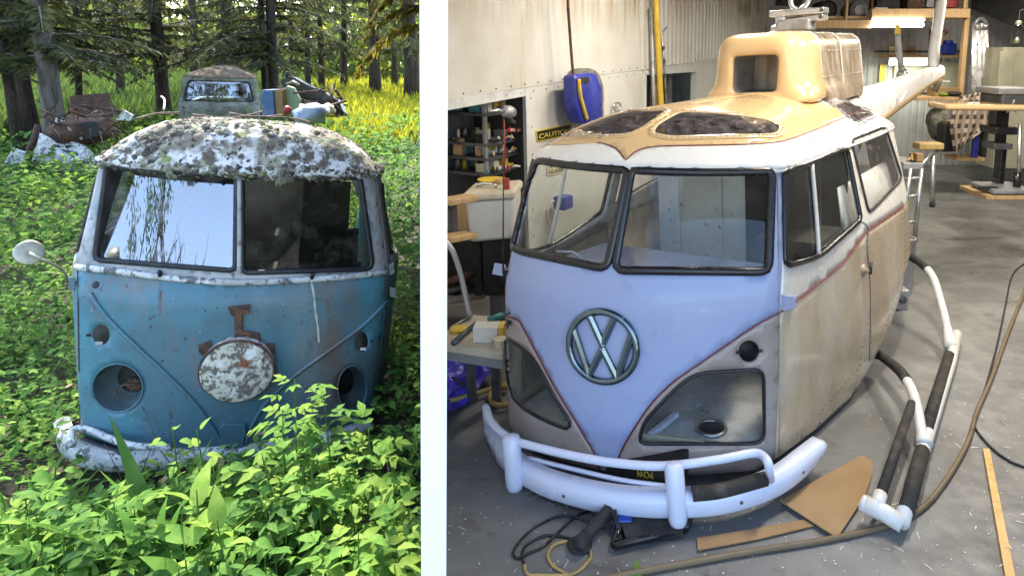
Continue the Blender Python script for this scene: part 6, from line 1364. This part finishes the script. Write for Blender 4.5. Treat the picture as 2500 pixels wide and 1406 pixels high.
spec = [ # base px, distance, top px at y=0, width px, label
    (42, 15.0, 2, 26, 'slim dark conifer trunk at the left edge of the forest'), (78, 16.0, 50, 34, 'dark conifer trunk second from the left edge'),
    (134, 14.2, 100, 50, 'thick pale-barked conifer left of the junk pile'), (190, 17.5, 178, 17, 'thin conifer trunk just right of the thick pale one'),
    (404, 19.0, 391, 33, 'dark conifer trunk left of the rear van'), (562, 23.0, 556, 30, 'dark conifer trunk rising behind the rear van'),
    (652, 19.5, 642, 17, 'reddish left stem of the twin conifer'), (668, 19.0, 682, 27, 'dark right stem of the twin conifer'),
    (920, 34.0, 915, 26, 'conifer trunk at the far edge of the meadow'), (1012, 31.0, 1004, 38, 'broad dark trunk at the right edge of the meadow'),
    (300, 27.0, 296, 18, 'mid-distance conifer trunk left of centre'), (478, 30.0, 474, 20, 'mid-distance trunk left of the rear van roof'),
    (715, 33.0, 714, 12, 'thin far trunk right of the twin conifer'), (757, 36.0, 756, 14, 'thin far trunk above the black car door'), (790, 38.0, 789, 14, 'thin far trunk left of the meadow'),
    (845, 40.0, 846, 16, 'far trunk behind the meadow'), (968, 40.0, 968, 15, 'far trunk right of the meadow')]
for i, (bx_, Y, tx, w, lab) in enumerate(spec):
    b = at(bx_, 300, Y); z = gz(b[0], b[1]) - .1; b = np.array([b[0], b[1], z]); t0 = at(tx, 0, Y); b_on = proj(b[None])[0]
    k = (t0[2] - z); Ht = RNG.uniform(11, 15) if Y < 25 else RNG.uniform(13, 18); top = b + (t0 - b) / max(k, .5) * Ht * 1.0; top = np.array([b[0] + (top[0] - b[0]) * .6, b[1] + RNG.normal() * .4, Ht])
    near = Y < 25
    conifer('conifer_tree', lab, b, top, w * Y / 1650 / 2, 2.1 + .4 * RNG.random() if near else 2.6, Ht * .97, 44 if near else 26, 3.2 if near else 3.8, 'needles', 'bark_pale' if i == 2 else 'bark', 13 if near else 9, .36 if near else .55)
# golden spray of the tree at the upper right, near the wall
gb = at(1046, 300, 10.5); gb = np.array([gb[0], gb[1], 0.0])
t = thing('golden_conifer', 'golden drooping conifer boughs at the upper right of the forest', 'tree', gb)
mb, _, _ = trunk_mesh(gb, gb + np.array([.2, .2, 11]), .16, .06); mb.build('trunk', 'bark', t, True)
cr, br = MB(), MB()
for k in range(26):
    z = 2.9 + k * .28; a = math.pi + RNG.normal() * .7; spray(cr, gb + UP * z, np.array([math.cos(a), math.sin(a) - .2, .1]), 1.0 + .5 * RNG.random(), 1.5, 26, .26, br)
br.build('branches', 'bark', t, True); cr.build('crown', 'needles_gold', t, False)
up_, ub_ = MB(), MB()  # dense upper crown above the view, added to shade van and plants
for k in range(70): z = 4.6 + (k / 70) * 7.5; a = RNG.random() * 6.283; spray(up_, gb + UP * z, np.array([math.cos(a), math.sin(a), .2]), 3.6 * (1.25 - z / 14), .5, 14, .45, ub_)
ub_.build('shade_branches', 'bark', t, True); up_.build('shade_crown', 'needles', t, False)
sb_ = np.array([-9.0, 8.6, 0]); conifer('shade_spruce', 'unseen spruce added left of the view to shade the blue van', sb_, sb_ + np.array([.3, 0, 15.0]), .26, 4.4, 14.5, 90, 5.6, 'needles', 'bark', 14, .5, .5, 'conifers behind the vans')  # out of view, added to cast shade on van and foreground
# a wood further off that reads as one mass
mb = MB(); mt = MB()
for k in range(46):
    x, y = RNG.uniform(-62, -6), RNG.uniform(64, 88)
    if side(x, y) > -1: continue
    h = RNG.uniform(10, 17); mt.tube([(x, y, 0), (x, y, h)], [.22, .05], 6)
    for j in range(40):
        z = 1.0 + (h - 1.0) * RNG.random(); a = RNG.random() * 6.28; spray(mb, (x, y, z), (math.cos(a), math.sin(a), .1), 3.4 * (1 - .6 * z / h), .6, 3, 1.0)
stuff(mb.build('far_wood', 'needles', None, False))['label'] = 'far conifer wood closing the view behind the meadow'
stuff(mt.build('far_wood_trunks', 'bark', None, True))['label'] = 'trunks of the far conifer wood'
# sunlit bushes at the meadow's far edge
mb = MB()
for k in range(11000):
    x = RNG.uniform(-66, -6); y = RNG.uniform(48, 58)
    if side(x, y) > -.6: continue
    z = RNG.random() ** 1.2 * 9.0 * (.5 + .8 * abs(mnoise.noise(Vector((x * .3, y * .3, 7))))); c = np.array([x, y, z]); d = RNG.normal(size=3); d = unit(d) * .42; e = unit(np.cross(d, RNG.normal(size=3))) * .26; mb.add([c - d, c + e, c + d, c - e], [(0, 1, 2, 3)])
stuff(mb.build('meadow_bushes', 'bush', None, False))['label'] = 'sunlit yellow-green bushes at the far edge of the meadow'

# junk pile
def plate3(name, px, Y, mat, lab, cat, t=.06, tilt=0.0):
    P = [at(x, y, Y + tilt * (y - px[0][1]) / 60) for x, y in px]; n_ = unit(np.cross(P[1] - P[0], P[2] - P[0])); n_ = n_ if np.dot(n_, CAMP - P[0]) > 0 else -n_
    o = bevel(MB().quadbox(P if np.dot(np.cross(P[1] - P[0], P[2] - P[0]), n_) > 0 else P[::-1], n_, t).build(name, mat), .012); return tag(o, lab, cat) if lab else o
pn = thing('white_appliance', 'dented white appliance panel lying at the left of the junk pile', 'appliance', at(140, 395, 12.6))
P = [at(x, y, Y) for x, y, Y in ((92, 322, 12.9), (205, 352, 12.6), (206, 392, 12.3), (72, 394, 12.5))]; n_ = unit(np.cross(P[1] - P[0], P[2] - P[0])); n_ = n_ if n_[1] < 0 else -n_
bevel(MB().quadbox(P[::-1] if np.dot(np.cross(P[1] - P[0], P[2] - P[0]), n_) < 0 else P, n_, .35).build('shell', 'white_weathered', pn), .03)
for px in ([(152, 364), (188, 373), (188, 377), (152, 368)], [(130, 352), (142, 355), (142, 359), (130, 356)], [(98, 372), (130, 380), (130, 383), (98, 376)]):
    Q = [onplane(x, y, P[0] + n_ * .02, n_) for x, y in px]; MB().quadbox(Q, n_, .03).build('slot', 'rubber', pn)
tag(MB().tube([at(64, 392, 12.4), at(82, 345, 12.5), at(93, 305, 12.6)], [.07, .06, .05], 8).build('leaning_log', 'rust', None, True), 'dark red post leaning on the white panel', 'post')
tag(MB().tube([at(128, 330, 12.7), at(140, 285, 13)], .02, 6).build('pale_stick', 'cream', None, True), 'thin pale stick standing behind the white panel', 'stick')
def lump(name, px, Y, mat, lab, cat, dep=.35, rough=.25, seed=1):
    x0, y0, x1, y1 = px; a, b = at(x0, y1, Y), at(x1, y0, Y); c = (a + b) / 2; r = (b - a) / 2; V = []; n1, n2 = 16, 10
    for j in range(n2 + 1):
        for i in range(n1):
            th, ph = i / n1 * 6.283, j / n2 * 3.1416; d = np.array([math.sin(ph) * math.cos(th), math.sin(ph) * math.sin(th), math.cos(ph)]); k = 1 + rough * mnoise.noise(Vector(d * 2.2 + np.array([seed * 3.1, 0, 0]))); V.append((c[0] + abs(r[0]) * d[0] * k, Y + dep * d[1] * k, c[2] + abs(r[2]) * d[2] * k))
    return tag(mkobj(name, V, [(j * n1 + i, j * n1 + (i + 1) % n1, (j + 1) * n1 + (i + 1) % n1, (j + 1) * n1 + i) for j in range(n2) for i in range(n1)], mat, None, True), lab, cat)
plate3('rusty_cabinet', [(168, 236), (222, 230), (236, 320), (180, 330)], 13.6, 'rust', 'dark rusty cabinet standing in the junk pile', 'cabinet', .5)
lump('scrap_heap', (150, 285, 262, 352), 13.0, 'rust', 'heap of dark rusty scrap beside the blue van roof', 'scrap', .5, .5, 4)
for k, (a, b) in enumerate((((170, 300), (200, 340)), ((215, 290), (245, 318)), ((150, 290), (175, 320)), ((225, 285), (300, 275)))): tag(MB().tube([at(*a, 12.8), at(*b, 12.6)], .03, 6).build('scrap_pipe', ['cream', 'rust', 'alu_dull', 'dead_twig'][k], None, True), ['pale', 'rusty', 'grey', 'brown'][k] + ' pipe sticking out of the scrap heap', 'pipe')
plate3('pale_blue_sheet', [(300, 268), (326, 282), (318, 296), (282, 294)], 11.5, 'white_weathered', 'pale blue-white sheet corner behind the van roof', 'sheet', .03)
pmat('old_blue', (.04, .10, .22), .5, layers=[((.10, .16, .26), 6, .5, .65)])
plate3('blue_box', [(633, 230), (640, 220), (666, 220), (670, 282), (640, 285)], 11.0, 'old_blue', 'blue box standing behind the van roof', 'box', .3)
plate3('tan_carton', [(668, 220), (688, 218), (692, 282), (671, 282)], 11.05, 'cardboard', 'tan carton beside the blue box', 'carton', .3)
pmat('pale_green', (.20, .26, .15), .6); pmat('pale_sack', (.36, .40, .48), .4, layers=[((.20, .25, .36), 5, .48, .58)]); plate3('pale_green_panel', [(684, 226), (700, 210), (716, 215), (732, 245), (728, 282), (694, 284)], 11.2, 'pale_green', 'pale green curved panel behind the tan carton', 'panel', .08)
lump('red_can', (694, 258, 710, 280), 10.9, 'red_paint', 'small red can in front of the pale green panel', 'can', .08, .1, 6)
dr = thing('black_car_door', 'black wrecked car door leaning beside the pale green panel', 'car door', at(770, 290, 11.8))
pgd = round_poly([(684, 194), (712, 186), (735, 200), (790, 226), (826, 246), (842, 282), (800, 280), (764, 262), (742, 276), (728, 268), (730, 244), (716, 216), (690, 214)], 6, 2)
P = [at(x, y, 11.6 + (x - 690) * .002) for x, y in pgd]; bevel(MB().quadbox(P if np.dot(np.cross(P[3] - P[0], P[8] - P[0]), [0, -1, 0]) > 0 else P[::-1], (0, -1, .1), .16).build('door_skin', 'black_gloss', dr), .01)
MB().tube([at(x, y, 11.45) for x, y in ((700, 206), (716, 200), (730, 208))], .025, 6).build('chrome_trim', 'old_chrome', dr, True); MB().tube([at(x, y, 11.45) for x, y in smooth_path([(742, 246), (775, 258), (815, 262)], 3)], .02, 6).build('inner_ridge', 'rust', dr, True); MB().tube([at(700, 190, 11.5), at(702, 176, 11.5)], .03, 6).build('bent_strut', 'black_matt', dr, True)
lump('plastic_sack', (724, 252, 796, 304), 10.3, 'pale_sack', 'white and blue plastic sack behind the van roof', 'sack', .3, .35, 9)
lump('pink_rag', (780, 254, 815, 285), 10.8, 'sign_cream', 'faded pink rag beside the plastic sack', 'rag', .15, .4, 12)

# ------------------------------------------------------------------ undergrowth
def leaf_shape(L, w, fold=.12, n=4):
    """oval leaf as a folded strip: points along the length"""
    v, f = [], []
    for i in range(n + 1):
        t = i / n; ww = w * math.sin(math.pi * (.08 + .92 * t) ** .75) * (1 if i < n else .05); z = -.35 * L * t * t
        v += [(L * t, -ww / 2, z + fold * ww), (L * t, 0, z), (L * t, ww / 2, z + fold * ww)]
    for i in range(n): f += [(3 * i, 3 * i + 3, 3 * i + 4, 3 * i + 1), (3 * i + 1, 3 * i + 4, 3 * i + 5, 3 * i + 2)]
    return np.array(v), f
def lobed(L):
    """compound leaf: five small oval leaflets on one stalk"""
    V, Fc = [], []
    for ang, b0, s_ in ((0, .42, .58), (.95, .34, .46), (-.95, .34, .46), (1.15, .10, .36), (-1.15, .10, .36)):
        v, f = leaf_shape(s_ * L, s_ * L * .52, n=2); ca, sa = math.cos(ang), math.sin(ang); n0 = len(V)
        V += [(x * ca - y * sa + b0 * L, x * sa + y * ca, z - .10 * L * b0) for x, y, z in v]; Fc += [tuple(i + n0 for i in q) for q in f]
    return np.array(V), Fc
def scatter(n, xr_, yr_, hgt, size, mats_, name, lab, types, tilt=.5, reject=None, clump=3.0):
    """thousands of small leaves on short plants: one mass"""
    shapes = {'oval': leaf_shape(1, .62, n=2), 'lobe': lobed(1), 'long': leaf_shape(1, .22, n=3)}
    buckets = {m: ([], [], 0) for m in mats_}
    V = {m: [] for m in mats_}; Fs = {m: [] for m in mats_}; cnt = {m: 0 for m in mats_}
    for _ in range(n):
        x, y = RNG.uniform(*xr_), RNG.uniform(*yr_)
        if side(x, y) > -.06: continue
        lc = LB.local((x, y, .4))
        if -2.6 < lc[0] < .02 and abs(lc[1]) < .80: continue
        if reject is not None and reject(x, y): continue
        d0 = mnoise.noise(Vector((x * clump, y * clump, 2.5))); h = hgt * (.55 + .6 * d0 + .5 * RNG.random()) * (.25 if 0 < lc[0] < .42 and abs(lc[1]) < 1.05 else 1)
        z = gz(x, y) + max(.02, h * RNG.random() ** .6)
        sv, sf = shapes[types[RNG.integers(len(types))]]; s = size * (.6 + .7 * RNG.random())
        a = RNG.random() * 6.283; e = RNG.normal(.15, tilt); ro = RNG.normal(0, .4)
        ca, sa = math.cos(a), math.sin(a); ce, se = math.cos(e), math.sin(e); cr_, sr_ = math.cos(ro), math.sin(ro)
        Rz = np.array([[ca, -sa, 0], [sa, ca, 0], [0, 0, 1]]) @ np.array([[ce, 0, -se], [0, 1, 0], [se, 0, ce]]) @ np.array([[1, 0, 0], [0, cr_, -sr_], [0, sr_, cr_]])
        k = d0 + RNG.normal() * .25; m = mats_[min(len(mats_) - 1, max(0, int((k + .6) / 1.2 * len(mats_))))]
        V[m].append(sv * s @ Rz.T + np.array([x, y, z])); c = cnt[m]; Fs[m] += [tuple(i + c for i in f) for f in sf]; cnt[m] += len(sv)
    for m in mats_:
        if V[m]: o = stuff(mkobj(name, np.concatenate(V[m]), Fs[m], m, None, False)); o['label'] = lab
scatter(22000, (-6.4, -.55), (2.45, 6.5), .40, .062, ['leaf_d', 'leaf_b', 'leaf_a', 'leaf_c'], 'undergrowth', 'low green undergrowth around the blue van', ['oval', 'oval', 'lobe'])
scatter(16000, (-12, -.9), (6.5, 12), .75, .11, ['leaf_d', 'leaf_b', 'leaf_a', 'leaf_c'], 'undergrowth_behind', 'green undergrowth behind the blue van', ['oval', 'lobe'], clump=1.2)
scatter(9000, (-20, -1.5), (12, 20), .8, .18, ['leaf_d', 'leaf_b', 'leaf_a', 'leaf_c'], 'distant_undergrowth', 'green undergrowth between the trees', ['oval', 'lobe'], clump=.7)
# meadow grass: sunlit clearing right, weeds with shade put into their green left
mb, mw = MB(), MB()
for _ in range(34000):
    y = 17 + 36 * RNG.random() ** 1.3; x = RNG.uniform(-1.05, -.12) * y * .95
    if side(x, y) > -.5: continue
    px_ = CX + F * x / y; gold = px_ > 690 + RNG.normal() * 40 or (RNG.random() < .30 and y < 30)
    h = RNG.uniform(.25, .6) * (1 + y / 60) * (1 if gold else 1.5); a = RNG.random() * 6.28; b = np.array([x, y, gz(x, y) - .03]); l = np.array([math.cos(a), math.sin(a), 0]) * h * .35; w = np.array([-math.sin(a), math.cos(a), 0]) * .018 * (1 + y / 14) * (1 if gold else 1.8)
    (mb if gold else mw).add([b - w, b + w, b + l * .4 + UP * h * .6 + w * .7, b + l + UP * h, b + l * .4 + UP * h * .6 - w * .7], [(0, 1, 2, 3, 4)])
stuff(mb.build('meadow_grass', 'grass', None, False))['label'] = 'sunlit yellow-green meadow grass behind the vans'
stuff(mw.build('shaded_weeds', 'weeds', None, False))['label'] = 'tall weeds with shade put into their green under the conifers'
# tangle of scrap wire, slats and dead branches over the junk
mb, m2 = MB(), MB()
for k in range(70):
    px_ = RNG.uniform(120, 300) if k < 46 else RNG.uniform(690, 850); py_ = RNG.uniform(262, 345) if k < 46 else RNG.uniform(215, 290); c = at(px_, py_, RNG.uniform(12.2, 13.8) if k < 46 else RNG.uniform(11.0, 12.2)); d = unit(RNG.normal(size=3) * [1, .6, .7]) * RNG.uniform(.12, .34)
    (mb if k % 3 else m2).tube([c - d, c + RNG.normal(size=3) * .05, c + d], RNG.uniform(.008, .026), 5)
stuff(mb.build('scrap_tangle', 'rust', None, True))['label'] = 'tangle of dark scrap bars and wire over the junk pile'
stuff(m2.build('branch_tangle', 'dead_twig', None, True))['label'] = 'tangle of dead branches over the junk pile'
for k, (px, Y, m, lab) in enumerate(((([(8, 400), (30, 362), (62, 372), (56, 404)]), 12.2, 'white_weathered', 'crumpled pale sheet at the left edge below the trunks'), ([(196, 300), (232, 296), (250, 330), (206, 342)], 12.6, 'black_matt', 'dark flat panel in the middle of the scrap heap'), ([(236, 300), (262, 286), (285, 300), (256, 322)], 12.3, 'rust', 'rusty bent sheet next to the van roof corner'), ([(120, 292), (150, 284), (160, 312), (128, 322)], 13.2, 'dark_interior', 'dark panel behind the white appliance'))): plate3('scrap_sheet', px, Y, m, lab, 'sheet', .05)

# single plants in front of the van: stem with its own leaves
LEAF = {}
def leaf_mesh(kind, m):
    if (kind, m) not in LEAF:
        sv, sf = {'oval': leaf_shape(1, .55, n=4), 'broad': leaf_shape(1, .42, n=5), 'lobe': lobed(1), 'blade': leaf_shape(1, .09, .2, 6)}[kind]
        me = bpy.data.meshes.new('leaf_' + kind); me.from_pydata(sv.tolist(), [], sf); me.materials.append(MATS[m]); me.polygons.foreach_set('use_smooth', [True] * len(me.polygons)); me.update(); LEAF[(kind, m)] = me
    return LEAF[(kind, m)]
def plant(px, py, Y, h, kind, nl, size, mats_, lab, lean=(0, 0), grp='leafy plants in front of the blue van'):
    """px,py: where the top of the plant shows; Y its distance"""
    tpnt = at(px, py, Y); b = np.array([tpnt[0] - lean[0], tpnt[1] - lean[1], gz(tpnt[0], tpnt[1]) - .03])
    t = thing('leafy_plant' if kind != 'blade' else 'grass_tuft', lab, 'plant' if kind != 'blade' else 'grass', b, grp)
    if kind == 'blade':
        for k in range(nl):
            o = bpy.data.objects.new('blade', leaf_mesh('blade', mats_[k % len(mats_)])); COL.objects.link(o); o.parent = t; a = RNG.random() * 6.28
            o.location = (RNG.normal() * .03, RNG.normal() * .03, .0); o.rotation_euler = (RNG.normal() * .2, -R(RNG.uniform(50, 88)), a); s = max(.12, (tpnt[2] - b[2]) * RNG.uniform(.7, 1.15)); o.scale = (s, s * 1.1, s)
        return
    mid = (b + tpnt) / 2 + np.array([RNG.normal() * .02, RNG.normal() * .02, 0]); path = smooth_path([b, mid, tpnt], 5); MB().tube(path, [.006 - .0035 * i / (len(path) - 1) for i in range(len(path))], 5).build('stem', 'leaf_b', t, True)
    P = np.array(path)
    for k in range(nl):
        f = .25 + .75 * (k + .5) / nl; c = np.array([np.interp(f, np.linspace(0, 1, len(P)), P[:, j]) for j in range(3)]) - b
        o = bpy.data.objects.new('leaf', leaf_mesh(kind, mats_[RNG.integers(len(mats_))])); COL.objects.link(o); o.parent = t
        a = k * 2.4 + RNG.normal() * .3; s = size * (.7 + .5 * RNG.random()) * (1.05 - .35 * abs(f - .6)); r = .02 + .06 * RNG.random() * (1 if kind != 'broad' else .3)
        o.location = (c + np.array([math.cos(a), math.sin(a), .0]) * r + UP * RNG.normal() * .01).tolist(); o.rotation_euler = (RNG.normal() * .3, -R(RNG.uniform(-10, 40) if kind != 'broad' else RNG.uniform(15, 65)), a); o.scale = (s, s, s)
FR = [  # the tall ones that stand before the van, left to right
    (720, 925, 3.05, .7, 'lobe', 24, .13, ['leaf_c', 'leaf_a'], 'tall lobed-leaf plant rising before the van nose right of the disc'), (690, 1000, 3.0, .6, 'lobe', 22, .14, ['leaf_c', 'leaf_a'], 'lobed-leaf plant just below and left of the tallest one'),
    (790, 960, 3.1, .6, 'lobe', 16, .13, ['leaf_a', 'leaf_b'], 'lobed-leaf plant before the right head lamp hole'), (900, 1050, 3.0, .5, 'lobe', 20, .14, ['leaf_a', 'leaf_c'], 'lobed-leaf plant at the right end of the old bumper'),
    (420, 1040, 2.9, .5, 'oval', 16, .07, ['leaf_a', 'leaf_c'], 'small oval-leaf plant climbing before the bumper left of centre'), (480, 1050, 2.85, .5, 'oval', 12, .06, ['leaf_c'], 'pale oval-leaf sprig left of the tow plate'),
    (380, 1090, 2.8, .5, 'blade', 16, .4, ['leaf_a', 'leaf_b'], 'grass tuft before the left end of the old bumper'), (350, 1140, 2.7, .5, 'blade', 14, .4, ['leaf_b', 'leaf_a'], 'grass tuft low at the left of the van'),
    (640, 1110, 2.8, .5, 'oval', 18, .09, ['leaf_c', 'leaf_a'], 'bright oval-leaf plant below the tow plate'), (760, 1120, 2.75, .45, 'oval', 16, .085, ['leaf_a', 'leaf_c'], 'oval-leaf plant below the right half of the bumper'), (850, 1150, 2.7, .45, 'oval', 16, .09, ['leaf_c', 'leaf_a'], 'oval-leaf plant with a long stalk at right'),
    (480, 1195, 2.55, .5, 'broad', 8, .17, ['leaf_c', 'leaf_a'], 'broad pale-leaved plant at the bottom centre'), (530, 1270, 2.45, .4, 'broad', 8, .17, ['leaf_c'], 'yellow-green broad-leaved plant at the bottom edge'), (450, 1330, 2.4, .4, 'broad', 7, .15, ['leaf_a', 'leaf_c'], 'broad-leaved plant left of the yellow-green one at the bottom edge')]
for a in FR: plant(*a)
for k in range(95):
    px = RNG.uniform(-10, 1000); py = RNG.uniform(1130, 1390); Y = 2.95 - (py - 1130) / 260 * .55 + RNG.normal() * .05
    kd = 'oval' if RNG.random() < .50 else ('lobe' if RNG.random() < .75 else 'blade'); nl = {'oval': 14, 'lobe': 15, 'blade': 12}[kd]
    if side(*at(px, py, Y)[:2]) > (-.12 if kd != 'blade' else -.6): continue
    plant(px, py, Y, .4, kd, nl, {'oval': .10, 'lobe': .14, 'blade': .3}[kd], [['leaf_c', 'leaf_a'], ['leaf_a', 'leaf_b'], ['leaf_a'], ['leaf_b', 'leaf_d']][k % 4], {'oval': 'low oval-leaved plant ', 'lobe': 'low compound-leaved plant ', 'blade': 'narrow grass tuft '}[kd] + ('in the upper thicket ' if py < 1260 else 'in the bottom thicket ') + ['at the left edge', 'below the left bumper end', 'left of the broad-leaved plants', 'below the crusted disc', 'below the right head lamp hole', 'next to the white wall'][min(5, max(0, int(px / 170)))], grp='plants of the foreground thicket')
for k in range(26):
    px = RNG.choice([RNG.uniform(0, 140), RNG.uniform(965, 1015)], p=[.75, .25]); py = RNG.uniform(640, 1080); g = onz(px, py + 40, .0); Y = g[1]
    if side(*at(px, py, Y)[:2]) > -.12: continue
    plant(px, py, Y, .4, 'lobe' if k % 2 else 'oval', 12, .12 if k % 2 else .09, [['leaf_a', 'leaf_b'], ['leaf_b', 'leaf_d'], ['leaf_c', 'leaf_a']][k % 3], ['pale', 'dark', 'bright'][k % 3] + ' leafy plant standing ' + ('left' if px < 500 else 'right') + ' of the blue van ' + ('beside the door' if py < 820 else 'beside the bumper end'), grp='plants beside the blue van')

mb, ml = MB(), MB()
for k in range(260):
    x, y = RNG.uniform(-4.6, -.7), RNG.uniform(2.5, 5.5)
    lc = LB.local((x, y, .4))
    if side(x, y) > -.15 or (-2.6 < lc[0] < .1 and abs(lc[1]) < .95): continue
    b = np.array([x, y, gz(x, y)])
    if k % 3 == 0: e = b + np.array([RNG.normal() * .12, RNG.normal() * .12, RNG.uniform(.2, .5)]); mb.tube([b, (b + e) / 2 + RNG.normal(size=3) * .02, e], [.004, .003, .0015], 5)
    else: d = unit(RNG.normal(size=3) * [1, 1, .4]) * RNG.uniform(.02, .045); w = unit(np.cross(d, UP + RNG.normal(size=3) * .4)) * .018; c = b + UP * RNG.uniform(.02, .30); ml.add([c - d, c + w, c + d, c - w], [(0, 1, 2, 3)])
stuff(mb.build('dead_stalks', 'dead_twig', None, True))['label'] = 'dry dead stalks among the green plants'
stuff(ml.build('dry_leaves', 'cardboard', None, False))['label'] = 'brown dry leaves caught among the green plants'
# ------------------------------------------------------------------ behind the photographer: pale gravel added to bounce sunlight, two trees that the windshield mirrors
structure(mkobj('gravel_bounce', [(-14, -16, -.10), (16, -16, -.10), (16, -.6, -.10), (-14, -.6, -.10)], [(0, 1, 2, 3)], 'yard_gravel', None, False))
def broadleaf(name, lab, base, H, leaves, seed, spread=.55):
    rg = np.random.default_rng(seed); t = thing(name, lab, 'tree', base); tr, lv = MB(), MB(); tips = []
    def grow(p, d, L, r, lev):
        pts = [p]; q = p.copy(); 
        for i in range(5): d = unit(d + rg.normal(size=3) * .13 + UP * .03); q = q + d * L / 5; pts.append(q.copy())
        tr.tube(pts, [r * (1 - .1 * i) for i in range(6)], 6, cap=False)
        if lev == 0: tips.extend(pts[2:]); return
        for _ in range(3 if lev > 1 else 4): grow(pts[rg.integers(2, 6)], unit(d + rg.normal(size=3) * spread), L * .66, r * .5, lev - 1)
    grow(np.asarray(base, float), np.array([.05, 0, 1.0]), H * .42, H * .030, 4)
    tr.build('trunk', 'bark', t, True)
    if leaves:
        for p in tips:
            for _ in range(leaves): c = p + rg.normal(size=3) * .2; d = unit(rg.normal(size=3)) * .10; e = unit(np.cross(d, rg.normal(size=3))) * .06; lv.add([c - d, c + e, c + d, c - e], [(0, 1, 2, 3)])
        lv.build('crown', 'leaf_d', t, False)
broadleaf('broadleaf_tree', 'leafy tree mirrored in the left windshield pane of the van', (-8.3, -6.8, -.1), 10.5, 5, 3)
broadleaf('bare_tree', 'bare branched tree mirrored near the windshield divider of the van', (-2.6, -7.2, -.1), 9.5, 0, 8, .8)
